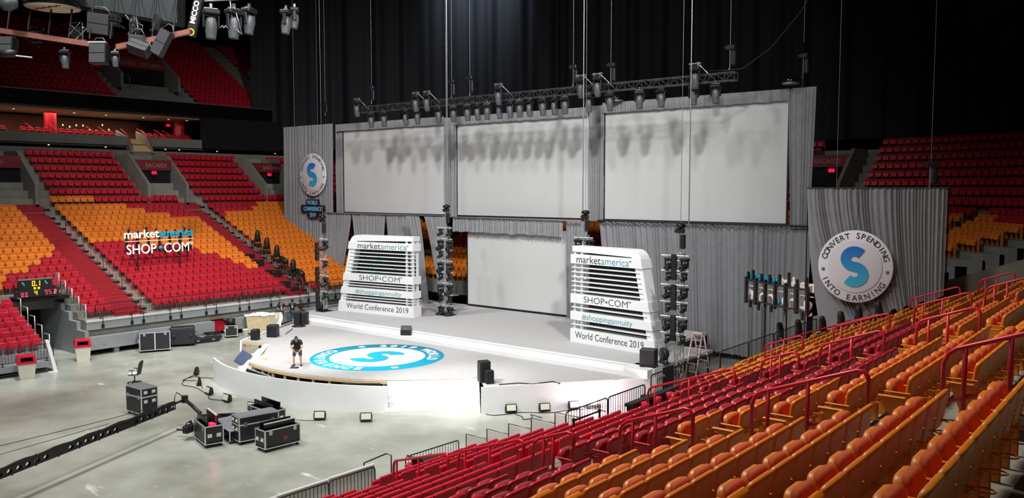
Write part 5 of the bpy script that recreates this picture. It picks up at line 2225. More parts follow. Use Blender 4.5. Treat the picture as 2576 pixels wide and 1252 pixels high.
b.hexa([(-0.8, -0.5, 0.15), (0.8, -0.5, 0.15), (0.8, 0.5, 0.15), (-0.8, 0.5, 0.15), (-0.95, -0.62, 1.3), (0.95, -0.62, 1.3), (0.95, 0.62, 1.3), (-0.95, 0.62, 1.3)])
b.build('body', M['card'], t)
rn = random.Random(5)
b = MB()
b.grid(lambda u, v: (-1.0 + 2.0 * u, -0.66 + 1.32 * v, 1.25 + 0.18 * math.sin(PI * u) * math.sin(PI * v) + 0.1 * rn.random()), 10, 7, True)
b.build('sheet', M['paper'], t)
for sx in (-0.65, 0.65):
    for sy in (-0.4, 0.4):
        MB().cyl((sx - 0.03, sy, 0.08), (sx + 0.03, sy, 0.08), 0.08, n=10).build('caster', M['black'], t)
t = thing('crumpled_sheet', 'white crumpled sheet hanging beside the bin cart', 'sheet', (-49.7, 34.65, 0), math.radians(60))
MB().grid(lambda u, v: (-0.4 + 0.8 * u + 0.08 * math.sin(7 * v), 0.1 * math.sin(9 * u + 3 * v), 1.35 * (1 - v)), 10, 8).build('cloth', M['paper'], t)


def bin_(label, loc, rz):
    t = thing('trash_bin', label, 'trash bin', loc, rz, 'cream bins with red lids')
    b = MB()
    b.hexa([(-0.33, -0.33, 0), (0.33, -0.33, 0), (0.33, 0.33, 0), (-0.33, 0.33, 0), (-0.42, -0.42, 0.85), (0.42, -0.42, 0.85), (0.42, 0.42, 0.85), (-0.42, 0.42, 0.85)])
    b.build('body', M['bin_w'], t)
    b = MB()
    b.box(-0.45, -0.45, 0.82, 0.45, 0.45, 0.93)
    b.hexa([(-0.45, 0.0, 0.93), (0.45, 0.0, 0.93), (0.45, 0.45, 0.93), (-0.45, 0.45, 0.93), (-0.40, 0.0, 1.22), (0.40, 0.0, 1.22), (0.40, 0.40, 1.22), (-0.40, 0.40, 1.22)])
    b.hexa([(-0.45, -0.45, 0.93), (-0.3, -0.45, 0.93), (-0.3, 0.0, 0.93), (-0.45, 0.0, 0.93), (-0.40, -0.40, 1.22), (-0.28, -0.40, 1.22), (-0.28, 0.0, 1.22), (-0.40, 0.0, 1.22)])
    b.hexa([(0.3, -0.45, 0.93), (0.45, -0.45, 0.93), (0.45, 0.0, 0.93), (0.3, 0.0, 0.93), (0.28, -0.40, 1.22), (0.40, -0.40, 1.22), (0.40, 0.0, 1.22), (0.28, 0.0, 1.22)])
    b.box(-0.40, -0.40, 1.16, 0.40, 0.40, 1.24)
    b.build('lid', M['bin_red'], t)
    MB().box(-0.3, -0.02, 0.93, 0.3, 0.01, 1.16).build('opening', M['void'], t)


bin_('cream trash bin with red lid beside the grey ledge', (-50.1, 21.6, 0), math.radians(70))
bin_('cream trash bin with red lid before the pink flat-backed seats', (-47.6, 17.6, 0), math.radians(75))
t = thing('white_post', 'white square post leaning against the pink seat railing', 'post', (-48.2, 19.25, 0))
MB().hexa([(0, -0.09, 0), (0.18, -0.09, 0), (0.18, 0.09, 0), (0, 0.09, 0), (-0.4, -0.33, 1.75), (-0.22, -0.33, 1.75), (-0.22, -0.15, 1.75), (-0.4, -0.15, 1.75)]).build('body', M['white'], t)
MB().box(-0.15, -0.3, 0, 0.25, 0.1, 0.03).build('foot', M['white'], t)

# office chair
t = thing('office_chair', 'dark mesh office chair with pale seat behind the lone tall road case', 'chair', (-41.9, 20.6, 0), math.radians(-51))
for k in range(5):
    a = 2 * PI * k / 5
    MB().tube([(0, 0, 0.12), (0.32 * math.cos(a), 0.32 * math.sin(a), 0.09)], 0.025, 6).build('leg', M['black'], t)
    MB().cyl((0.32 * math.cos(a) - 0.02, 0.32 * math.sin(a), 0.04), (0.32 * math.cos(a) + 0.02, 0.32 * math.sin(a), 0.04), 0.04, n=8).build('caster', M['black'], t)
MB().cyl((0, 0, 0.1), (0, 0, 0.45), 0.03, n=8).build('column', M['dark'], t)
MB().cbox(-0.25, -0.26, 0.46, 0.25, 0.24, 0.54, 0.03).build('seat', M['seat_grey'], t)
MB().cbox(-0.24, -0.26, 0.535, 0.24, 0.1, 0.56, 0.01).build('cushion', M['paper'], t)
b = MB()
slab(b, (0.2, 0.24, 0.5, 1.22, 0.08, 0.14), [(0.02, 0.02), (0, 0), (0.02, -0.03)], lambda x, z: 0.24 + 0.22 * (z - 0.5) - 0.3 * (z - 0.85) ** 2 - 0.9 * x * x + 0.05, 4)
b.build('backrest', M['black'], t)
for sx in (-1, 1):
    b = MB()
    b.tube([(sx * 0.2, 0.05, 0.5), (sx * 0.29, 0.02, 0.52), (sx * 0.29, 0.0, 0.74)], 0.018, 6)
    b.cbox(sx * 0.29 - 0.04, -0.16, 0.74, sx * 0.29 + 0.04, 0.12, 0.77, 0.01)
    b.build('armrest', M['black'], t)

# camera crane reaching in from the edge of view
t = thing('camera_crane', 'long black camera crane arm reaching across the floor toward the case cluster', 'camera crane')
P0, P1 = Vector((-28.5, 8.9, 1.0)), Vector((-32.62, 17.7, 0.98))
d = (P1 - P0)
L = d.length
dn = d.normalized()
sd = dn.cross(Vector((0, 0, 1))).normalized()
upv = sd.cross(dn).normalized()
b = MB()


def CP(s, a, c):
    return P0 + dn * s + sd * a + upv * c


# hollow box girder with round holes: built as rims between holes
hh, ww = 0.125, 0.05
for (c) in (-hh, hh):
    b.hexa([CP(0, -ww, c - 0.02), CP(L, -ww, c - 0.02), CP(L, ww, c - 0.02), CP(0, ww, c - 0.02), CP(0, -ww, c + 0.02), CP(L, -ww, c + 0.02), CP(L, ww, c + 0.02), CP(0, ww, c + 0.02)])
b.build('girder_edge', M['black'], t)
b = MB()
nH = int(L / 0.36)
for k in range(nH):
    s0, s1 = L * k / nH, L * (k + 1) / nH
    sm_ = (s0 + s1) / 2
    hole = (k % 9) not in (0, 8)
    for a in (-ww, ww):
        if not hole:
            b.add([CP(s0, a, -hh), CP(s1, a, -hh), CP(s1, a, hh), CP(s0, a, hh)], [(0, 1, 2, 3)])
            continue
        N = 16
        out = []
        inn = []
        for q in range(N):
            an = 2 * PI * q / N
            cx_, cy_ = math.cos(an), math.sin(an)
            f = 1 / max(abs(cx_), abs(cy_))
            out.append(CP(sm_ + cx_ * f * (s1 - s0) / 2, a, cy_ * f * hh))
            inn.append(CP(sm_ + cx_ * 0.11, a, cy_ * 0.075))
        b.add(out + inn, [(q, (q + 1) % N, N + (q + 1) % N, N + q) for q in range(N)])
b.build('girder_web', M['black'], t)
b = MB()
for k in range(3):
    b.tube([CP(L * q / 24, -0.04 + 0.05 * k, hh + 0.05 + 0.025 * math.sin(q * 1.7 + k)) for q in range(25)], 0.02, 5)
for k in range(10):
    b.cyl(CP(L * (k + 0.5) / 10, 0, -hh - 0.06), CP(L * (k + 0.5) / 10, 0, hh + 0.08), 0.03, n=6)
b.build('cable', M['dark'], t)
b = MB()
b.tube([CP(0, 0, 1.0), CP(L * 0.5, 0, 0.55), CP(L, 0, 0.16)], 0.012, 5)
b.tube([CP(0, 0, 0.7), CP(L * 0.6, 0, 0.3)], 0.01, 5)
b.build('guy_wire', M['dark'], t)
E1 = Vector((-32.74, 18.22, 1.12))
E2 = Vector((-30.75, 17.75, 0.98))
b = MB()
b.tube([P1 + upv * 0.1, E1], 0.055, 8)
b.cyl(E1 - Vector((0, 0, 0.12)), E1 + Vector((0, 0, 0.16)), 0.14, n=12)
b.tube([E1 + Vector((0, 0, 0.1)), E1 + Vector((-0.3, -0.2, 0.3)), P1 + Vector((0, 0, 0.35)), P1 + upv * 0.12], 0.018, 5)
b.build('arm_tip', M['black'], t)
b = MB()
b.tube([E1, (E1 + E2) / 2 + Vector((0, 0, 0.02)), E2], 0.075, 8)
b.tube([E2, E2 + Vector((0.05, -0.05, -0.35)), E2 + Vector((0.02, -0.1, -0.6))], 0.07, 8)
b.tube([E2 + Vector((0.02, -0.1, -0.6)), E2 + Vector((-0.3, -0.3, -0.75)), E2 + Vector((-0.85, -0.55, -0.7))], 0.035, 6)
b.build('remote_head', M['black'], t)
t = thing('video_camera', 'video camera hanging on the remote head at the end of the crane', 'camera', (-30.85, 17.3, 0.22), math.radians(200))
b = MB()
b.cbox(-0.13, -0.3, 0.05, 0.13, 0.25, 0.36, 0.04)
b.build('body', M['dark'], t)
b = MB()
b.lathe([(0.11, -0.3), (0.12, -0.5), (0.15, -0.62), (0.13, -0.62)], (0, 0, 0.22), 14, 'y')
b.build('lens', M['lens'], t)
b = MB()
b.tube([(0, -0.2, 0.36), (0, -0.15, 0.47), (0, 0.12, 0.47), (0, 0.18, 0.36)], 0.025, 6)
b.build('handle', M['black'], t)
MB().cbox(0.1, -0.05, 0.1, 0.2, 0.15, 0.3, 0.02).build('control_box', M['alu'], t)

# uplights in an arc on the floor, with their cables
UP = [(-41.36, 23.7, 0, -40), (-39.06, 22.5, 0, -25), (-36.83, 21.75, 0, -8), (-34.87, 21.5, 0, 0), (-32.6, 21.4, 0, 20), (-29.0, 22.35, 0, 42), (-27.25, 23.45, 0, 47), (-23.3, 28.5, 0, 52), (-22.25, 29.6, 0, 55), (-21.45, 30.75, 0, 58)]
UL = ['leftmost, tipped at the curved wall end', 'second along the curved wall', 'third along the curved wall', 'fourth along the curved wall', 'behind the case cluster', 'facing out under the curved wall beyond the case cluster', 'facing out before the stair block',
      'first along the straight white wall, green glint', 'second along the straight white wall', 'third along the straight white wall, closest to the fence']
for i, ((x, y, z, rz), lb) in enumerate(zip(UP, UL)):
    t = thing('floor_uplight', 'black floor uplight with frosted face, %s' % lb.replace('leftmost', 'first'), 'uplight', (x, y, z), math.radians(rz), 'uplights on the event floor')
    t.scale = (0.74, 0.74, 0.74)
    b = MB()
    b.prism([(-0.14, 0.12), (0.2, 0.12), (0.14, 0.5), (-0.02, 0.56)], 'x', -0.33, 0.33)
    b.box(-0.3, -0.12, 0.06, 0.3, 0.18, 0.13)
    b.build('housing', M['black'], t)
    b = MB()
    b.hexa([(-0.28, -0.15, 0.18), (0.28, -0.15, 0.18), (0.28, -0.13, 0.18), (-0.28, -0.13, 0.18), (-0.28, -0.055, 0.51), (0.28, -0.055, 0.51), (0.28, -0.035, 0.51), (-0.28, -0.035, 0.51)])
    b.build('face', M['lamp_face'], t)
    b = MB()
    b.tube([(-0.36, 0.02, 0.4), (-0.36, 0.02, 0.02), (0.36, 0.02, 0.02), (0.36, 0.02, 0.4)], 0.02, 5)
    b.build('yoke', M['dark'], t)


def floor_cable(pts, label, r=0.018):
    P = [Vector((p[0], p[1], r)) for p in pts]
    sm = []
    for i in range(len(P) - 1):
        p0, p1, p2, p3 = P[max(i - 1, 0)], P[i], P[i + 1], P[min(i + 2, len(P) - 1)]
        for q in range(5):
            u = q / 5
            sm.append(0.5 * ((2 * p1) + (p2 - p0) * u + (2 * p0 - 5 * p1 + 4 * p2 - p3) * u * u + (3 * p1 - p0 - 3 * p2 + p3) * u ** 3))
    sm.append(P[-1])
    tag(MB().tube(sm, r, 5).build('floor_cable', M['black']), label, 'cable', 'cables on the event floor')


floor_cable([(-39.0, 24.4), (-40.4, 23.5), (-41.0, 23.4), (-40.6, 22.5), (-39.9, 23.0), (-39.1, 22.6), (-38.3, 22.3)], 'dark cable looping between the first two uplights')
floor_cable([(-41.3, 23.5), (-40.7, 22.7), (-39.7, 22.0), (-38.6, 22.1), (-36.9, 21.7)], 'dark cable to the third uplight along the curved wall')
floor_cable([(-36.7, 21.7), (-36.0, 21.3), (-35.2, 21.6)], 'dark cable between the third and fourth uplights')
floor_cable([(-24.0, 27.6), (-23.6, 27.7), (-23.2, 28.3), (-22.9, 28.9), (-22.0, 29.5), (-21.6, 30.3), (-21.2, 30.9), (-20.8, 31.6)], 'dark cable running along the straight white wall')
floor_cable([(-23.0, 28.4), (-22.5, 28.3), (-22.2, 28.0), (-22.0, 28.4), (-22.4, 28.8), (-21.7, 28.7)], 'tangled dark cable before the first straight wall uplight')
floor_cable([(-28.9, 22.3), (-29.4, 21.9), (-30.1, 21.6)], 'thin cable with plug beyond the case cluster', 0.012)
for (pts, lab) in (([(-23.9, 28.4), (-23.4, 29.2), (-22.8, 29.4), (-22.4, 30.4), (-21.9, 30.3)], 'dark cable bunch on the stage deck near the stair top'),):
    P = [(p[0], p[1], 1.22) for p in pts]
    tag(MB().tube(P, 0.03, 5).build('deck_cable', M['black']), lab, 'cable')
# glowing uplight behind the fence
t = thing('glowing_uplight', 'glaring pinkish white uplight on the floor behind the black fence', 'uplight', (-20.9, 31.55, 0.0), math.radians(60))
b = MB()
b.box(-0.3, -0.15, 0.0, 0.3, 0.15, 0.18)
b.build('housing', M['black'], t)
MB().lathe([(0.16, 0.0), (0.19, 0.06), (0.16, 0.16), (0.06, 0.22)], (0, 0, 0.2), 14).build('face', M['flare'], t)
for (p, e) in (((-20.8, 31.35, 0.4), 260), ((-20.6, 31.2, 0.9), 120)):
    d_ = bpy.data.lights.new('uplight_glow', 'POINT')
    d_.energy = e
    d_.color = (1, 0.62, 0.72)
    d_.shadow_soft_size = 0.15
    o_ = bpy.data.objects.new('uplight_glow', d_)
    COL.objects.link(o_)
    o_.location = p

# ladder
t = thing('step_ladder', 'pale aluminium folding ladder standing beside the end truss tower', 'ladder', (-19.0, 38.1, 0), math.radians(90))
for sx, nm in ((-1, 'left'), (1, 'right')):
    b = MB()
    for sy in (-0.25, 0.25):
        b.tube([(sx * 1.05, sy * 1.25, 0.0), (sx * 0.08, sy, 2.75)], 0.045, 6)
    b.build('stile', M['pink_alu'], t)
    for k in range(7):
        f = (k + 0.6) / 7.4
        x = sx * (1.05 + (0.08 - 1.05) * f)
        w = 0.3125 + (0.25 - 0.3125) * f
        MB().box(x - 0.035, -w, 2.75 * f - 0.02, x + 0.035, w, 2.75 * f + 0.02).build('rung', M['pink_alu'], t)
MB().cbox(-0.12, -0.28, 2.7, 0.12, 0.28, 2.84, 0.03).build('hinge', M['pink_alu'], t)
tag(MB().cbox(-0.35, -0.5, 0, 0.35, 0.5, 0.25, 0.02).build('carton', M['card'], None, (-20.6, 39.0, 0.0), (0, 0, 0.4)), 'flat cardboard carton on the floor under the end of the upper deck', 'carton')
t = thing('high_table', 'small round cocktail table behind the farther slatted sign', 'table', (-39.6, 41.9, 1.6))
MB().lathe([(0.55, 1.08), (0.55, 1.12)], n=20).build('top', mat('green_top', S(120, 122, 70), 0.5, noise=0.05), t)
MB().cyl((0, 0, 0.04), (0, 0, 1.08), 0.04, n=8).build('column', M['dark'], t)
MB().lathe([(0.3, 0.0), (0.28, 0.03), (0.05, 0.05)], n=16).build('base', M['dark'], t)

# bits lying on the stage
b = MB()
b.tube([(-43.6, 31.6, 1.24), (-42.4, 30.2, 1.24)], 0.035, 6)
tag(b.build('loose_pipe', M['steel']), 'short grey pipe lying on the stage near its timber edge', 'pipe')
tag(MB().lathe([(0.45, 0.0), (0.45, 0.03), (0.3, 0.09), (0.1, 0.1)], n=20).build('stand_plate', M['black'], None, (-44.3, 32.6, 1.2)), 'flat round black stand base on the stage by the joined loudspeakers', 'stand base')
tag(MB().box(-0.15, -0.1, 0, 0.15, 0.1, 0.02).build('paper_sheet', M['paper'], None, (-20.4, 32.6, 1.2), (0, 0, 0.5)), 'white sheet of paper lying on the deck near the black fence', 'paper')
tag(MB().cbox(-0.13, -0.06, 0, 0.13, 0.06, 0.05, 0.02).build('yellow_marker', M['yellow'], None, (-37.1, 25.1, 1.2), (0, 0, 0.8)), 'bright yellow marker lying on the deck edge', 'marker')
tag(MB().cbox(-0.2, -0.12, 0, 0.2, 0.12, 0.05, 0.02).build('tool', M['dark'], None, (-34.05, 24.75, 1.2), (0, 0, 0.6)), 'small dark tool on the deck at the bending man\u2019s feet', 'tool')
t = thing('flat_carton', 'blue printed flat monitor carton leaning behind the curved wall end', 'carton', (-38.95, 25.0, 0.55), math.radians(-20))
t.scale = (0.8, 0.8, 0.8)
t.rotation_euler = (math.radians(-35), math.radians(25), math.radians(20))
MB().cbox(-0.75, -0.08, 0, 0.75, 0.08, 0.95, 0.01).build('body', M['bluecloth'], t)
MB().box(0.35, -0.085, 0.0, 0.76, 0.085, 0.6).build('label', M['lightblue'], t)
panel_in('flat black monitor lying behind the curved wall below the stair block', (-28.9, 24.55, 0.62), math.radians(38), 1.8, 0.6, 0.08, -0.3, 'black_gloss', 'dark')
panel_in('flat black monitor slotted behind the curved wall under the bending man', (-35.2, 23.35, 0.66), math.radians(-8), 2.6, 0.42, 0.08, -0.4, 'black', 'alu_w')
panel_in('flat black monitor slotted behind the curved wall under the logo', (-31.2, 23.35, 0.62), math.radians(18), 2.0, 0.45, 0.08, -0.3, 'black', 'dark')


# ================================================================== FREE STANDING LETTER SIGNS
def letter_sign(label, loc, rz, foot, sc=1.0):
    """letters face local -Y; frame of black bars behind them; z = 0 at the bottom of the lower word"""
    t = thing('letter_sign', label, 'sign', loc, rz)
    t.scale = (sc, sc, sc)
    for (s, size, x, al, z, span, mm) in (('market', 0.78, -2.55, 'l', 1.12, 2.45, 'white_led'), ('america', 0.78, 2.5, 'r', 1.12, 2.55, 'cyan_l'), ('SHOP', 0.95, -2.4, 'l', 0.02, 2.1, 'white_led'), ('COM', 0.95, 2.15, 'r', 0.02, 1.85, 'white_led')):
        g = MB()
        vs_ = text_geo(s, size, 0.035)[0]
        l1 = max(v[0] for v in vs_) - min(v[0] for v in vs_)
        put_text(g, s, size, (x, -0.12, z), 0.035, 0.016 if size < 0.9 else 0.006, 1, span / l1, al)
        g.build('lettering', M[mm], t)
    MB().lathe([(0.13, 0.06), (0.13, -0.06)], (0.03, -0.12, 0.36), 18, 'y').build('dot', M['cyan_l'], t)
    MB().box(-2.5, -0.16, 0.88, 2.5, -0.08, 0.92).build('line', M['white_led'], t)
    g = MB()
    put_text(g, '\u00ae', 0.38, (2.35, -0.12, 0.45), 0.03, 0.0, 1, 1)
    g.build('mark', M['white_led'], t)
    b = MB()
    b.box(-2.35, 0, 1.16, 2.45, 0.1, 1.24)
    b.box(-2.35, 0, 0.18, 2.45, 0.1, 0.26)
    for k in range(7):
        x = -2.3 + 0.78 * k
        w = 0.09 if k in (1, 5) else 0.06
        b.box(x - w, -0.02, 0.05, x + w, 0.12, 1.35)
    for x, z0, z1 in ((-2.15, 1.2, 1.75), (-1.5, 1.2, 1.6), (-0.9, 1.2, 1.85), (-0.2, 1.2, 1.7), (0.55, 1.2, 1.62), (1.2, 1.2, 1.6), (1.9, 1.2, 1.72), (2.3, 1.2, 1.6), (-1.9, -0.2, 0.2), (-0.7, -0.15, 0.2), (0.4, -0.15, 0.2), (1.4, -0.2, 0.2), (2.1, -0.15, 0.2)):
        b.box(x - 0.06, -0.05, z0, x + 0.06, 0.05, z1)
    b.build('frame', M['black'], t)
    for x, zf in foot:
        MB().cyl((x, 0.05, zf), (x, 0.05, 1.2), 0.045, n=8).build('post', M['black'], t)


letter_sign('free standing white and blue letter sign on black posts before the far seats', (-56.2, 29.7, 5.55), PI / 2, ((-1.55, -1.65), (1.5, -1.65)))
letter_sign('letter sign seen from behind, black bars and backward letters above the near stand', (-13.03, 33.05, 5.08), math.radians(147.3), ((-0.85, -2.3), (0.8, -2.5)), 0.87)

# ------------------------------------------------------------------ small game clock over the tunnel
SEG = {'0': 'abcdef', '1': 'bc', '2': 'abged', '4': 'fgbc', '5': 'afgcd', '8': 'abcdefg', '9': 'abcdfg'}


def digit(mb, ch, x, z, h, y):
    w = h * 0.55
    s = h * 0.13
    R_ = {'a': (0, h - s, w, h), 'g': (0, h / 2 - s / 2, w, h / 2 + s / 2), 'd': (0, 0, w, s), 'f': (0, h / 2, s, h), 'b': (w - s, h / 2, w, h), 'e': (0, 0, s, h / 2), 'c': (w - s, 0, w, h / 2)}
    for k in SEG[ch]:
        a, b_, c, d_ = R_[k]
        mb.box(x + a, y - 0.02, z + b_, x + c, y, z + d_)


t = thing('game_clock', 'small lit score clock with amber and red digits over the players tunnel', 'scoreboard', (-53.4, 20.45, 3.55), PI / 2)
b = MB()
b.cbox(-0.95, 0, 0.1, 0.95, 0.2, 1.08, 0.02)
b.cbox(-1.15, 0.02, 0.0, -0.4, 0.2, 0.45, 0.02)
b.cbox(0.45, 0.02, 0.0, 1.3, 0.2, 0.45, 0.02)
b.build('housing', M['black'], t)
MB().box(-0.97, -0.03, 1.06, 0.97, 0.22, 1.14).build('top_trim', M['steel'], t)
g = MB()
digit(g, '0', -0.2, 0.7, 0.3, 0)
g.box(0.02, -0.02, 0.7, 0.07, 0, 0.76)
digit(g, '1', 0.08, 0.7, 0.3, 0)
for x in (-0.12, 0.1):
    g.box(x, -0.02, 0.5, x + 0.12, 0, 0.62)
digit(g, '4', -0.08, 0.15, 0.27, 0)
g.build('amber_digit', M['led_amb'], t)
g = MB()
digit(g, '8', -0.82, 0.1, 0.25, 0.02)
digit(g, '8', -0.6, 0.1, 0.25, 0.02)
digit(g, '9', 0.5, 0.14, 0.27, 0.02)
digit(g, '5', 0.72, 0.14, 0.27, 0.02)
digit(g, '2', 1.02, 0.14, 0.25, 0.02)
g.build('red_digit', M['led_redw'], t)
g = MB()
for x in (-0.72, 0.55):
    g.hexa([(x, -0.01, 0.85), (x + 0.08, -0.01, 0.85), (x + 0.08, 0, 0.85), (x, 0, 0.85), (x - 0.06, -0.01, 0.97), (x + 0.02, -0.01, 0.97), (x + 0.02, 0, 0.97), (x - 0.06, 0, 0.97)])
    g.hexa([(x + 0.06, -0.01, 0.76), (x + 0.12, -0.01, 0.76), (x + 0.12, 0, 0.76), (x + 0.06, 0, 0.76), (x, -0.01, 0.87), (x + 0.09, -0.01, 0.87), (x + 0.09, 0, 0.87), (x, 0, 0.87)])
g.build('emblem', M['lightblue'], t)


# ------------------------------------------------------------------ portals (vomitories) with header boards and exit signs
def exit_sign(label, loc, rz):
    t = thing('exit_sign', label, 'exit sign', loc, rz, 'glowing exit signs')
    MB().cbox(-0.26, 0, -0.17, 0.26, 0.1, 0.17, 0.02).build('housing', M['black'], t)
    MB().box(-0.22, -0.012, -0.13, 0.22, 0.0, 0.13).build('face', M['exit_red'], t)


def portal(tagname, loc, rz, w, h, depth, text, lab, tx=0.0, wallh=2.4):
    t = thing('portal', 'dark %s' % lab, 'portal', loc, rz, None)
    b = MB()
    b.box(-w / 2, 1.0, 0, w / 2, depth, h)
    b.build('opening', M['void'], t)
    for s in (-1, 1):
        b = MB()
        x = s * w / 2
        b.prism([(-1.6, 0), (depth, 0), (depth, h + 1.2), (1.6, h + 1.2), (-1.4, h * 0.62), (-1.6, h * 0.55)], 'x', x - 0.12, x + 0.12)
        b.build('side_wall', M['concrete_d'], t)
    MB().box(-w / 2 + 0.12, 0.8, h - 0.15, w / 2 - 0.12, 1.0, h + 0.75).build('header_board', M['sign_red'], t)
    g = MB()
    put_text(g, text, 0.5, (tx, 0.785, h + 0.12), 0.01, 0.006, 1.02, 0.9)
    g.build('lettering', M['sign_txt'], t)
    MB().tube([(-w / 2 + 0.6, 0.2, 0.1), (-w / 2 + 0.6, 0.2, 1.3), (-w / 2 + 1.6, 0.2, 1.3), (-w / 2 + 1.6, 0.2, 0.1)], 0.03, 6).build('guard_rail', M['steel'], t)


PZ = left_z(17) + 0.0
portal('p', (-68.6, 36.4, PZ), PI / 2, 3.4, 3.1, 5.5, 'BACARDI', 'entrance portal in the far seats under a red header, the one in clear view', 0.2)
portal('p', (-68.6, 24.3, PZ), PI / 2, 3.4, 3.1, 5.5, 'BACARDI', 'entrance portal in the far seats cut by the picture edge', -0.6)
portal('p', (-68.6, 47.7, PZ), PI / 2, 3.4, 3.1, 5.5, 'BACARDI', 'entrance portal in the far seats beside the tall side drape', 0.5)
exit_sign('glowing red exit sign under the header of the far portal in clear view', (-69.0, 36.2, PZ + 2.75), PI / 2)
exit_sign('glowing red exit sign in the far portal beside the tall side drape', (-69.0, 47.7, PZ + 2.75), PI / 2)
portal('p', (-20.9, ECY + end_r(17) + 0.3, left_z(17)), 0, 3.2, 3.1, 4.6, 'BACARDI', 'entrance portal in the end seats above the swept drape', 0.0)
exit_sign('glowing red exit sign in the end seats above the swept drape', (-20.5, ECY + end_r(17) + 0.9, left_z(17) + 2.7), 0)
# grey seats in the corner of the cut portal
t = thing('grey_chair', 'pale grey plastic chair behind glass at the cut portal, farther one', 'chair', (-68.0, 23.4, PZ), PI / 2, None)
b = MB()
slab(b, (0.22, 0.26, 0.4, 1.0, 0.06, 0.18), [(0.03, 0.03), (0, 0), (0.03, -0.04)], lean, 3)
bb = b
b.build('backrest', M['seat_grey'], t)
MB().cbox(-0.24, -0.5, 0.38, 0.24, 0, 0.46, 0.02).build('seat', M['seat_grey'], t)
t2 = dup(t, (-68.0, 22.8, PZ), (0, 0, PI / 2), 'pale grey plastic chair behind glass at the cut portal, nearer one')
for c in (t, t2):
    b = MB()
    for (x, y) in ((-0.2, -0.45), (0.2, -0.45), (-0.2, -0.05), (0.2, -0.05)):
        pass
# upper bowl portal and lit doorway
UZ = up_z(3)
portal('p', (-78.6, 40.4, up_z(3)), PI / 2, 5.6, 2.3, 4.5, 'BACARDI    BACARDI', 'double portal low in the dark upper seats under the hung rig', 0)
exit_sign('glowing red exit sign between the header boards of the upper double portal', (-79.6, 40.3, up_z(3) + 2.7), PI / 2)
t = thing('lit_doorway', 'bright narrow doorway glowing in the dark upper seats', 'doorway', (-79.2, 53.3, 19.9), PI / 2)
b = MB()
b.box(-0.55, 0, 0, 0.55, 0.4, 2.3)
b.build('recess', M['concrete_d'], t)
MB().box(-0.3, -0.02, 0.05, 0.22, 0.0, 2.15).build('panel', M['door_glow'], t)
MB().box(0.3, -0.3, 0, 1.0, 1.5, 2.6).build('side_wall', M['concrete_d'], t)
MB().box(-0.7, -0.3, 2.3, 0.9, 0.5, 2.75).build('lintel', M['concrete_d'], t)
exit_sign('glowing red exit sign above the lit upper doorway', (-78.9, 53.0, 22.4), PI / 2)

# screens along the gangway bars
for i, (ya, yb) in enumerate(((27.7, 30.6), (33.1, 35.4), (39.6, 41.0), (41.3, 42.4), (44.8, 46.4), (51.5, 53.2))):
    t = thing('bar_display', 'thin blue lit bar screen under the balcony, %s from the camera side' % ordw(i + 1), 'screen', (-75.6, (ya + yb) / 2, 13.86), PI / 2, 'blue bar screens under the balcony')
    w = (yb - ya) / 2
    MB().box(-w, 0, -0.12, w, 0.1, 0.12).build('housing', M['black'], t)
    MB().box(-w + 0.04, -0.01, 0.02, w - 0.3, 0.0, 0.1).build('face', M['tv_blue'], t)
    MB().box(w - 0.25, -0.01, -0.14, w - 0.1, 0.0, -0.06).build('spot', M['warm_lamp'], t)
for i, y in enumerate((28.4, 33.3, 36.1, 39.6, 42.1, 44.0)):
    tag(MB().lathe([(0.09, 0.03), (0.09, 0.0)], n=10).build('downlight', M['warm_lamp'], None, (-77.2, y, 16.72)), 'small downlight in the beige club ceiling, %s from the camera side' % ordw(i + 1), 'ceiling light', 'club downlights')
rn = random.Random(3)
for i in range(9):
    tag(MB().box(0, -0.05, -0.08, 0.03, 0.05, 0.08).build('wall_sparkle', M['warm_lamp'], None, (-80.78, 33.2 + 0.6 * i, 15.5 + 0.7 * rn.random())), 'tiny glowing wall lamp on the brown club wall, %s from the camera side' % ordw(i + 1), 'wall lamp', 'sparkling lamps on the club wall')
exit_sign('glowing red exit sign on the brown club wall behind the balcony', (-79.5, 43.3, 16.35), PI / 2)
pt = bpy.data.lights.new('club_glow', 'AREA')
pt.shape = 'RECTANGLE'
pt.size = 14
pt.size_y = 1.5
pt.energy = 300
pt.color = (1, 0.75, 0.55)
po = bpy.data.objects.new('club_glow', pt)
COL.objects.link(po)
po.location = (-77.4, 34, 16.65)
po.rotation_euler = (0, 0, PI / 2)
for i, y in enumerate((29.3, 31.2, 34.3, 35.4, 39.0, 40.7, 41.5)):
    t = thing('club_rail', 'sloping red rail between club seats on the balcony, %s from the camera side' % ordw(i + 1), 'handrail', (-75.7, y, 14.6), 0, 'red club rails')
    MB().tube([(0.3, 0, 0), (0.3, 0, 0.35), (-1.6, 0, 1.05), (-1.6, 0, 0.2)], 0.03, 6).build('rail', M['rail_red'], t)
t = thing('balcony_stair', 'pale concrete stair dropping through the grey balcony front', 'stairs', (-75.1, 37.9, 13.2))
for s in (-0.95, 0.95):
    MB().prism([(-2.0, 2.2), (0.1, 1.5), (1.0, 0.1), (0.6, 0.0), (-0.2, 0.6), (-2.0, 1.3)], 'y', s - 0.1, s + 0.1).build('side_wall', M['concrete'], t)
    MB().tube([(-1.2, s, 2.3), (0.1, s, 1.75), (1.0, s, 0.5)], 0.03, 6).build('handrail', M['rail_red'], t)
b = MB()
for k in range(6):
    b.box(-1.6 + 0.4 * k, -0.85, 0.2, -1.2 + 0.4 * k, 0.85, 1.4 - 0.2 * k)
b.build('step', M['arm_wood'], t)
t = thing('black_cover', 'big black cloth box covering the balcony next to the tall side drape', 'cover', (-74.4, 49.6, 13.9), PI / 2)
MB().cbox(-5.3, 0, 0, 5.6, 1.0, 3.05, 0.05).build('cloth', M['void'], t)


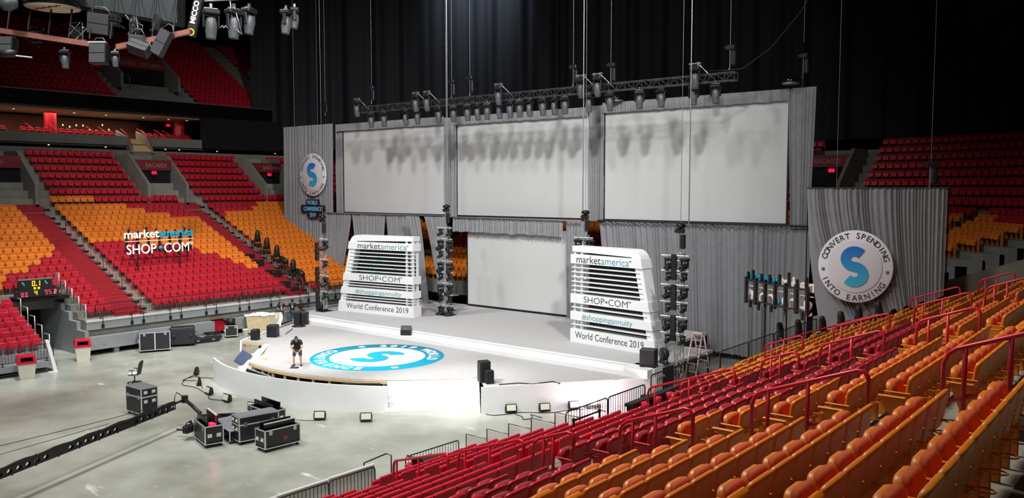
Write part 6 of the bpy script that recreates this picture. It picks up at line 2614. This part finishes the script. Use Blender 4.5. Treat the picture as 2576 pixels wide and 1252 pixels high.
# ================================================================== RIG HUNG HIGH IN THE NEAR CORNER
SX = Vector((0.775, 0.632, 0))
HG = Vector((-41.1, 18.95, 17.9))                    # middle of the hung rig


def H(a, z, d=0.0):
    """a metres along the rig, z metres above its middle, d metres farther away"""
    return HG + SX * a + Vector((-0.632, 0.775, 0)) * d + Vector((0, 0, z))


RZ = math.radians(39.2)
t = thing('hung_video_board', 'large dead grey video board of the hanging rig, tilted down at the top edge', 'video board', H(1.1, 2.0, 0.5), RZ)
t.rotation_euler = (math.radians(20), math.radians(10), RZ)
MB().cbox(-3.4, 0, -1.6, 2.9, 0.35, 2.2, 0.04).build('frame', M['black'], t)
MB().box(-3.3, -0.02, -1.42, 2.62, 0.0, 2.1).build('face', M['greyscreen'], t)
t = thing('hung_led_strip', 'slanted dark display strip with white letters on the hanging rig', 'display', H(4.4, -0.35, 0.2), RZ)
t.rotation_euler = (0, math.radians(14), RZ)
MB().cbox(-0.22, 0, -0.2, 0.22, 0.25, 3.2, 0.03).build('panel', M['dark'], t)
g = MB()
put_text(g, 'MICCO', 0.34, (0.12, -0.02, 0.45), 0.01, 0.012, 1.0, 1.0, 'l', None)
g.v = [(0.1 - (v[2] - 0.45), v[1], 0.42 + (v[0] - 0.12)) for v in g.v]
g.build('lettering', M['white_led'], t)
g = MB()
ringm(g, 0.12, 0.18, -0.02, 24)
g.build('emblem', mat('yellow_emblem', S(220, 180, 40), 0.5, emit=S(220, 180, 40), es=0.3), t)
t = thing('hung_ring_beam', 'long red-brown beam forming the lower edge of the hanging rig', 'beam', H(0, 0))
b = MB()
for (a, c) in (((-4.6, -0.35, -0.2), (-0.1, -1.0, 0.0)), ((0.9, -1.1, 0.0), (4.4, -0.35, 0.1))):
    p, q = H(*a) - HG, H(*c) - HG
    p, q = q, p
    for off in (0.0,):
        v = []
        for e in (p, q):
            for (dx, dz) in ((-0.12, -0.12), (0.12, -0.12), (0.12, 0.12), (-0.12, 0.12)):
                v.append(e + Vector((-0.632, 0.775, 0)) * dx + Vector((0, 0, dz)))
        b.add(v, [(0, 1, 2, 3), (7, 6, 5, 4), (0, 4, 5, 1), (1, 5, 6, 2), (2, 6, 7, 3), (3, 7, 4, 0)])
b.build('beam', M['brown_beam'], t)
b = MB()
for k in range(9):
    a = -4.4 + k
    b.cyl(H(a, -0.7) - HG, H(a + 0.2, 2.6, 0.6) - HG, 0.05, n=6)
b.build('strut', M['dark'], t)
t = thing('hung_drum_sign', 'round cream drum sign seen from below under the hanging rig', 'sign', H(-2.1, 0.75), 0)
MB().lathe([(1.25, 0.0), (1.27, 0.02), (1.27, 0.9)], n=40).build('drum', M['black_gloss'], t)
MB().lathe([(1.2, -0.005), (1.2, 0.01)], n=40).build('face', M['cream'], t)
b = MB()
b.tube([(-0.9 + 0.12 * k, -0.5 + 0.12 * math.sin(k * 1.7) + 0.03 * k, -0.012) for k in range(16)], 0.03, 4)
b.build('script_stroke', mat('red_script', S(150, 30, 40), 0.5, noise=0.05), t)
MB().lathe([(0.1, 0), (0.1, -0.03)], (0.9, -0.9, 0.35), 14, 'y').build('dot', M['badge'], t)


def hung_box(label, a, z, d, w, h, dp, rot, mm='dark', nm='hung_loudspeaker', cat='speaker'):
    t = thing(nm, label, cat, H(a, z, d), 0, None)
    t.rotation_euler = rot
    MB().cbox(-w / 2, -dp / 2, -h / 2, w / 2, dp / 2, h / 2, 0.04).build('cabinet', M[mm], t)
    MB().cbox(-w * 0.46, -dp / 2 - 0.02, -h * 0.46, w * 0.46, -dp / 2, -0.02, 0.005).build('grille', M['grille'], t)
    MB().cbox(-w * 0.46, -dp / 2 - 0.02, 0.02, w * 0.46, -dp / 2, h * 0.46, 0.005).build('grille', M['grille'], t)
    MB().tube([(-w / 2, 0, h / 2), (-w * 0.2, 0, h / 2 + 0.3), (w * 0.2, 0, h / 2 + 0.3), (w / 2, 0, h / 2)], 0.025, 5).build('bracket', M['steel'], t)


hung_box('grey double loudspeaker hanging beside the cream drum sign', 0.0, 0.05, 0.3, 1.1, 1.0, 0.5, (0.15, math.radians(8), RZ))
hung_box('small tilted loudspeaker hung under the rig between the beams', 0.25, -1.5, -0.4, 0.8, 0.95, 0.5, (-0.1, 0, RZ))
hung_box('flat pale loudspeaker tilted down below the ring beam', 2.2, -1.25, -0.5, 1.0, 0.5, 0.6, (-0.6, math.radians(20), RZ))
hung_box('upright pale loudspeaker tilted beside the right ring beam', 3.2, -0.95, -0.3, 0.55, 1.3, 0.5, (0.0, math.radians(28), RZ))
hung_box('pale square loudspeaker at the outer left of the hanging rig', -4.3, -1.1, -0.2, 0.9, 0.8, 0.6, (-0.2, 0, RZ))
hung_box('small grey projector box under the grey video board', 2.0, -0.75, -0.2, 0.7, 0.35, 0.5, (0, 0.1, RZ), 'grey_head', 'hung_projector', 'projector')
t = thing('hung_lamp_bar', 'short white lamp tube above the small tilted loudspeaker', 'lamp', H(0.2, -0.95, -0.5), RZ)
MB().cyl((-0.42, 0, 0), (0.42, 0, 0), 0.04, n=8).build('tube', M['badge'], t)
MB().box(-0.45, -0.03, 0.03, 0.45, 0.03, 0.08).build('holder', M['dark'], t)
t = thing('hung_spotlight', 'black follow spot with white rod at the left picture edge of the rig', 'stage light', H(-4.0, -1.5, -0.6), RZ)
MB().lathe([(0.16, -0.45), (0.2, -0.1), (0.17, 0.4)], n=12, ax='x').build('housing', M['dark'], t)
MB().cyl((0.4, 0, -0.1), (1.15, 0, -0.18), 0.035, n=8).build('rod', M['badge'], t)
t = thing('hung_round_lamp', 'round grey lamp in front of the cream drum sign', 'stage light', H(-3.6, 0.75, -1.0), RZ)
MB().lathe([(0.34, -0.25), (0.36, 0.0), (0.25, 0.3), (0.1, 0.4)], n=16, ax='x').build('housing', M['grey_head'], t)
MB().cyl((0, 0, 0.3), (0, 0, 1.2), 0.05, n=6).build('hanger', M['dark'], t)
for i, (a, z, d, s) in enumerate(((-1.5, -1.2, -0.2, 1.2), (0.95, -1.3, -0.3, 1.0), (5.35, 0.9, 0.3, 2.0), (6.3, 1.0, 0.8, 2.0), (6.8, 1.2, 1.6, 1.8), (8.4, 1.3, 2.5, 1.7), (8.7, 1.5, 3.0, 1.5))):
    MV_H.place(H(a, z, d), (0, 0, RZ + 0.3 * i), 'moving light hanging from the corner rig, %s from its left end' % ordw(i + 1), 'moving lights of the hanging corner rig', s)
t = thing('hung_pipe_frame', 'pipe frame holding the moving lights beside the display strip', 'pipe frame', H(6, 1.2, 0.6), RZ)
b = MB()
b.cyl((-1.4, 0, 0.0), (2.9, 1.2, 0.5), 0.05, n=8)
b.cyl((-1.3, 0, 0.4), (2.9, 1.2, 0.9), 0.05, n=8)
b.tube([(0.2, 0, 0), (0.3, 0, -1.2), (0.75, 0, -1.6), (0.4, 0, -0.3)], 0.03, 5)
b.build('pipe', M['alu'], t)
b = MB()
for k in range(6):
    b.tube([(-0.5 + 0.16 * k, -0.05, -1.15), (-0.45 + 0.16 * k, -0.05, -1.3), (-0.36 + 0.16 * k, -0.05, -1.18)], 0.02, 4)
b.build('cable_coil', M['alu'], t)
for i, (a, z) in enumerate(((-3.0, -0.6), (-1.0, -0.4), (0.8, 0.2), (1.8, -0.1), (2.9, 0.0))):
    t = thing('hung_bracket', 'tangle of brackets and cables on the corner rig, %s from its left end' % ordw(i + 1), 'bracket', H(a, z, 0.2), RZ, 'brackets of the corner rig')
    b = MB()
    rn = random.Random(i + 40)
    for k in range(5):
        b.cyl((rn.uniform(-0.5, 0.5), rn.uniform(-0.2, 0.2), rn.uniform(-0.5, 0.5)), (rn.uniform(-0.5, 0.5), rn.uniform(-0.2, 0.2), rn.uniform(-0.5, 0.6)), 0.035, n=5)
    b.tube([(rn.uniform(-0.5, 0.5), -0.2, rn.uniform(-0.5, 0.5)) for _ in range(6)], 0.02, 4)
    b.build('bar', M['steel' if i % 2 else 'dark'], t)
    b = MB()
    b.cbox(-0.35, -0.1, -0.25, 0.1, 0.25, 0.3, 0.03)
    b.build('control_box', M['dark'], t)


# ================================================================== PEOPLE
def skin_obj(name, joints, edges, mat_, parent, root=0, sub=2):
    me = bpy.data.meshes.new(name)
    names = list(joints)
    me.from_pydata([joints[n][:3] for n in names], [(names.index(a), names.index(b_)) for a, b_ in edges], [])
    o = bpy.data.objects.new(name, me)
    COL.objects.link(o)
    sk = o.modifiers.new('skin', 'SKIN')
    sk.use_smooth_shade = True
    for i, n in enumerate(names):
        d = me.skin_vertices[0].data[i]
        j = joints[n]
        d.radius = (j[3], j[4] if len(j) > 4 else j[3])
        d.use_root = (i == root)
    sb_ = o.modifiers.new('sub', 'SUBSURF')
    sb_.levels = sub
    sb_.render_levels = sub
    me.materials.append(mat_)
    o.parent = parent
    return o


def head_geo(mb, c, s=1.0, pitch=0.0):
    """head with brow, eyes, nose, mouth, chin and ears, face toward -y"""
    R_ = Matrix.Rotation(pitch, 3, 'X')

    def fn(u, v):
        th = 2 * PI * u
        ph_ = PI * (v - 0.5)
        x = 0.075 * math.cos(ph_) * math.sin(th)
        y = -0.098 * math.cos(ph_) * math.cos(th)
        z = 0.118 * math.sin(ph_)
        if z < -0.02:
            f = 1 - 0.30 * min(1, (-z - 0.02) / 0.09)
            x *= f
            if y > 0:
                y *= f
        p = R_ @ (Vector((x, y, z)) * s)
        return (p + Vector(c))[:]
    mb.grid(fn, 20, 14)

    def at(x, y, z):
        return (R_ @ (Vector((x, y, z)) * s)) + Vector(c)
    mb.tube([at(0, -0.098, 0.02), at(0, -0.112, -0.01), at(0, -0.122, -0.026), at(0, -0.1, -0.036)], 0.012 * s, 6)
    for sx in (-1, 1):
        mb.tube([at(sx * 0.076, 0.0, 0.03), at(sx * 0.09, 0.012, 0.015), at(sx * 0.085, 0.008, -0.015), at(sx * 0.074, 0, -0.03)], 0.011 * s, 5)
        mb.tube([at(sx * 0.05, -0.086, 0.022), at(sx * 0.03, -0.094, 0.026), at(sx * 0.016, -0.096, 0.02)], 0.008 * s, 5)
    return at


def hand_geo(mb, wrist, dirv, palm_n, s=1.0, curl=0.6):
    """palm, four bent fingers of different length and a thumb leaving the side"""
    d = Vector(dirv).normalized()
    n = Vector(palm_n)
    n = (n - d * n.dot(d)).normalized()
    sd = d.cross(n)
    w = Vector(wrist)

    def P(a, b_, c):
        return w + (d * a + sd * b_ + n * c) * s
    for q in (-0.027, -0.009, 0.009, 0.027):
        mb.tube([P(-0.01, q * 0.7, 0), P(0.045, q, 0), P(0.088, q * 1.1, 0)], 0.0135 * s, 6)
    for q, L_ in ((-0.029, 0.06), (-0.010, 0.075), (0.010, 0.08), (0.029, 0.07)):
        mb.tube([P(0.08, q * 1.1, 0), P(0.08 + L_ * 0.45, q * 1.15, L_ * 0.25 * curl), P(0.08 + L_ * 0.75, q * 1.1, L_ * 0.7 * curl), P(0.08 + L_ * 0.8, q * 1.1, L_ * 1.0 * curl)], 0.009 * s, 6, rs=[0.0095 * s, 0.0092 * s, 0.0085 * s, 0.007 * s])
    mb.tube([P(0.02, 0.028, 0.0), P(0.05, 0.052, 0.012), P(0.08, 0.058, 0.028), P(0.098, 0.05, 0.04)], 0.011 * s, 6, rs=[0.013 * s, 0.012 * s, 0.010 * s, 0.008 * s])


def person(label, loc, rz, J, sk, shirt, short, hairfn, shoe='shoe', long_legs=False, extras=None):
    """J: joints of the pose; body one continuous skinned mesh, clothes and hair its companions"""
    t = thing('person', label, 'person', loc, rz)
    j = dict(J)
    b_j = {}
    R_ = dict(pelvis=0.13, chest=0.145, neck=0.058, head=0.062, sh=0.06, el=0.042, wr=0.03, hip=0.088, kn=0.058, an=0.04, toe=0.034)
    for k, v in j.items():
        b_j[k] = (*v, R_[k.rstrip('LR')])
    edges = [('pelvis', 'chest'), ('chest', 'neck'), ('neck', 'head')]
    for s in 'LR':
        edges += [('chest', 'sh' + s), ('sh' + s, 'el' + s), ('el' + s, 'wr' + s), ('pelvis', 'hip' + s), ('hip' + s, 'kn' + s), ('kn' + s, 'an' + s), ('an' + s, 'toe' + s)]
    order = {k: b_j[k] for k in ['pelvis'] + [q for q in b_j if q != 'pelvis']}
    body = skin_obj('body', order, edges, sk, t)
    # shirt
    lerp = lambda a, b_, f: tuple(a[i] + (b_[i] - a[i]) * f for i in range(3))
    sj = {'pelvis': (*lerp(j['pelvis'], j['chest'], -0.05), 0.165), 'waist': (*lerp(j['pelvis'], j['chest'], 0.5), 0.165), 'chest': (*j['chest'], 0.175), 'coll': (*lerp(j['chest'], j['neck'], 0.75), 0.09)}
    se = [('pelvis', 'waist'), ('waist', 'chest'), ('chest', 'coll')]
    for s in 'LR':
        sj['sh' + s] = (*j['sh' + s], 0.085)
        sj['ar' + s] = (*lerp(j['sh' + s], j['el' + s], 0.7), 0.075)
        se += [('chest', 'sh' + s), ('sh' + s, 'ar' + s)]
    skin_obj('shirt', sj, se, shirt, t)
    f = 0.95 if long_legs else 0.0
    pj = {'pelvis': (*lerp(j['pelvis'], j['chest'], 0.12), 0.165)}
    pe = []
    for s in 'LR':
        pj['hip' + s] = (*j['hip' + s], 0.115)
        pj['kn' + s] = (*lerp(j['hip' + s], j['kn' + s], 1.0), 0.085)
        pe += [('pelvis', 'hip' + s), ('hip' + s, 'kn' + s)]
        if long_legs:
            pj['an' + s] = (*lerp(j['kn' + s], j['an' + s], 0.92), 0.065)
            pe.append(('kn' + s, 'an' + s))
    skin_obj('jeans' if long_legs else 'shorts', pj, pe, short, t)
    for s in 'LR':
        a, b_ = Vector(j['an' + s]), Vector(j['toe' + s])
        g = MB()
        d = (b_ - a)
        d.z = 0
        d.normalize()
        q = Vector((-d.y, d.x, 0))
        base = Vector((a.x, a.y, 0))
        prof = [(-0.09, 0.035, 0.09), (-0.02, 0.042, 0.12), (0.08, 0.048, 0.085), (0.16, 0.045, 0.055), (0.2, 0.025, 0.035)]
        vs = []
        for (s_, w_, h_) in prof:
            for (u, v) in ((-w_, 0), (w_, 0), (w_ * 0.8, h_), (-w_ * 0.8, h_)):
                vs.append(base + d * s_ + q * u + Vector((0, 0, v)))
        fs = []
        for i in range(len(prof) - 1):
            for k in range(4):
                fs.append((4 * i + k, 4 * i + (k + 1) % 4, 4 * i + 4 + (k + 1) % 4, 4 * i + 4 + k))
        fs += [(3, 2, 1, 0), (16, 17, 18, 19)]
        g.add(vs, fs, True)
        g.build('shoe', M[shoe], t)
    g = MB()
    hd = Vector(j['head'])
    nk = Vector(j['neck'])
    dirh = hd - nk
    pitch = math.atan2(-dirh.y, dirh.z) if True else 0
    g_at = head_geo(g, hd + Vector((0, -0.01, 0.03)), 1.08, pitch * 0.8 + J.get('_', (0, 0, 0))[0] if False else pitch * 0.8)
    for s in 'LR':
        w_ = Vector(j['wr' + s])
        e_ = Vector(j['el' + s])
        hand_geo(g, w_, (w_ - e_), Vector((0.3 if s == 'L' else -0.3, 0.2, -1.0)) if False else Vector((-1 if w_.x > 0 else 1, -0.2, -0.4)), 1.05)
    g.build('head_and_hands', sk, t)
    e = MB()
    for sx in (-1, 1):
        c = g_at(sx * 0.03, -0.094, 0.008)
        e.lathe([(0.002, -0.008), (0.009, -0.004), (0.009, 0.004), (0.002, 0.008)], c, 8)
    m0 = [g_at(-0.025, -0.09, -0.062), g_at(0, -0.098, -0.06), g_at(0.025, -0.09, -0.062)]
    e.tube(m0, 0.006, 5)
    e.build('eyes_and_mouth', M['hair'], t)
    hairfn(t, g_at)
    if extras:
        extras(t, j)
    return t


def short_hair(t, at):
    g = MB()

    def fn(u, v):
        th = 2 * PI * u
        front = max(0, math.cos(th))
        p0 = -0.25 + 0.95 * front
        ph2 = p0 + (PI / 2 - p0) * v
        return at(0.083 * math.cos(ph2) * math.sin(th), -0.103 * math.cos(ph2) * math.cos(th) + 0.006, 0.126 * math.sin(ph2))[:]
    g.grid(fn, 18, 7)
    g.build('hair', M['hair'], t)


def beanie(t, at):
    g = MB()

    def fn(u, v):
        th = 2 * PI * u
        p0 = 0.1 + 0.4 * max(0, math.cos(th))
        ph_ = p0 + (PI / 2 - p0) * v
        return at(0.09 * math.cos(ph_) * math.sin(th), -0.112 * math.cos(ph_) * math.cos(th) + 0.01 + 0.03 * v, 0.125 * math.sin(ph_) + 0.085 * v ** 3)[:]
    g.grid(fn, 18, 8)
    g.build('beanie', M['cap'], t)


def cap_hat(t, at):
    g = MB()
    g.grid(lambda u, v: at(0.088 * math.cos(0.42 + 1.15 * v) * math.sin(2 * PI * u), -0.108 * math.cos(0.42 + 1.15 * v) * math.cos(2 * PI * u), 0.13 * math.sin(0.42 + 1.15 * v))[:], 18, 6)
    g.grid(lambda u, v: at((u - 0.5) * 0.15, -0.09 - 0.08 * v * math.sin(PI * u) ** 0.5, 0.05 - 0.01 * v)[:], 8, 3)
    g.build('cap', M['shirt'], t)


def lanyard(t, j):
    c = Vector(j['chest'])
    g = MB()
    g.tube([c + Vector((-0.06, -0.13, 0.2)), c + Vector((-0.02, -0.19, 0.0)), c + Vector((0.02, -0.19, 0.0)), c + Vector((0.06, -0.13, 0.2))], 0.008, 4)
    g.cbox(c.x - 0.04, c.y - 0.205, c.z - 0.13, c.x + 0.04, c.y - 0.19, c.z - 0.01, 0.004)
    g.build('lanyard', M['badge'], t)


bend = dict(pelvis=(0, 0.16, 0.86), chest=(0, -0.10, 1.20), neck=(0, -0.28, 1.36), head=(0, -0.37, 1.40),
            shL=(0.20, -0.16, 1.27), elL=(0.27, -0.30, 1.00), wrL=(0.14, -0.42, 0.80), shR=(-0.20, -0.16, 1.27), elR=(-0.28, -0.28, 1.00), wrR=(-0.12, -0.40, 0.82),
            hipL=(0.11, 0.15, 0.82), knL=(0.16, 0.03, 0.45), anL=(0.17, 0.08, 0.08), toeL=(0.19, -0.06, 0.04), hipR=(-0.11, 0.15, 0.82), knR=(-0.17, 0.02, 0.45), anR=(-0.18, 0.06, 0.08), toeR=(-0.23, -0.07, 0.04))
person('person in grey beanie, black tee and dark shorts bending forward on the stage deck', (-34.35, 25.15, 1.2), math.radians(48), bend, M['skin'], M['shirt'], M['shorts'], beanie)
stand = dict(pelvis=(0, 0.02, 0.93), chest=(0, 0.0, 1.28), neck=(0, 0, 1.50), head=(0, -0.02, 1.62),
             shL=(0.20, 0, 1.42), elL=(0.27, -0.02, 1.12), wrL=(0.08, -0.26, 1.10), shR=(-0.20, 0, 1.42), elR=(-0.27, -0.02, 1.12), wrR=(-0.06, -0.27, 1.08),
             hipL=(0.10, 0.02, 0.88), knL=(0.11, 0.0, 0.48), anL=(0.12, 0.03, 0.08), toeL=(0.14, -0.11, 0.04), hipR=(-0.10, 0.02, 0.88), knR=(-0.11, 0.0, 0.48), anR=(-0.12, 0.03, 0.08), toeR=(-0.14, -0.11, 0.04))
tag(MB().cbox(-1.0, -1.2, 0, 1.0, 1.4, 0.38, 0.02).build('low_riser', M['black'], None, (-49.7, 36.2, 0.0), (0, 0, 0.6)), 'low black riser under the three standing people behind the stage edge', 'riser')
person('person in navy polo and slate shorts with lanyard, hands held together, behind the stage', (-50.2, 35.45, 0.38), math.radians(62), stand, M['skin'], M['navyshirt'], M['teal_short'], short_hair, extras=lanyard)
stand2 = dict(stand)
stand2.update(wrL=(0.2, -0.22, 1.0), wrR=(-0.15, -0.25, 1.02))
person('person in black cap, dark top and blue jeans standing in the middle behind the stage', (-49.85, 36.15, 0.38), math.radians(55), stand2, M['skin_d'], M['shirt'], M['jeans'], cap_hat, long_legs=True, extras=lanyard)
stand3 = dict(stand)
stand3.update(chest=(0.03, -0.06, 1.24), neck=(0.04, -0.1, 1.44), head=(0.05, -0.13, 1.55), shL=(0.22, -0.06, 1.37), shR=(-0.16, -0.06, 1.37), elL=(0.3, -0.2, 1.12), wrL=(0.2, -0.42, 1.05), elR=(-0.2, -0.2, 1.1), wrR=(-0.12, -0.42, 1.0))
person('person in dark tee leaning over the joined loudspeakers behind the stage', (-49.2, 36.45, 0.38), math.radians(20), stand3, M['skin_d'], M['shirt'], M['jeans'], short_hair, long_legs=True)
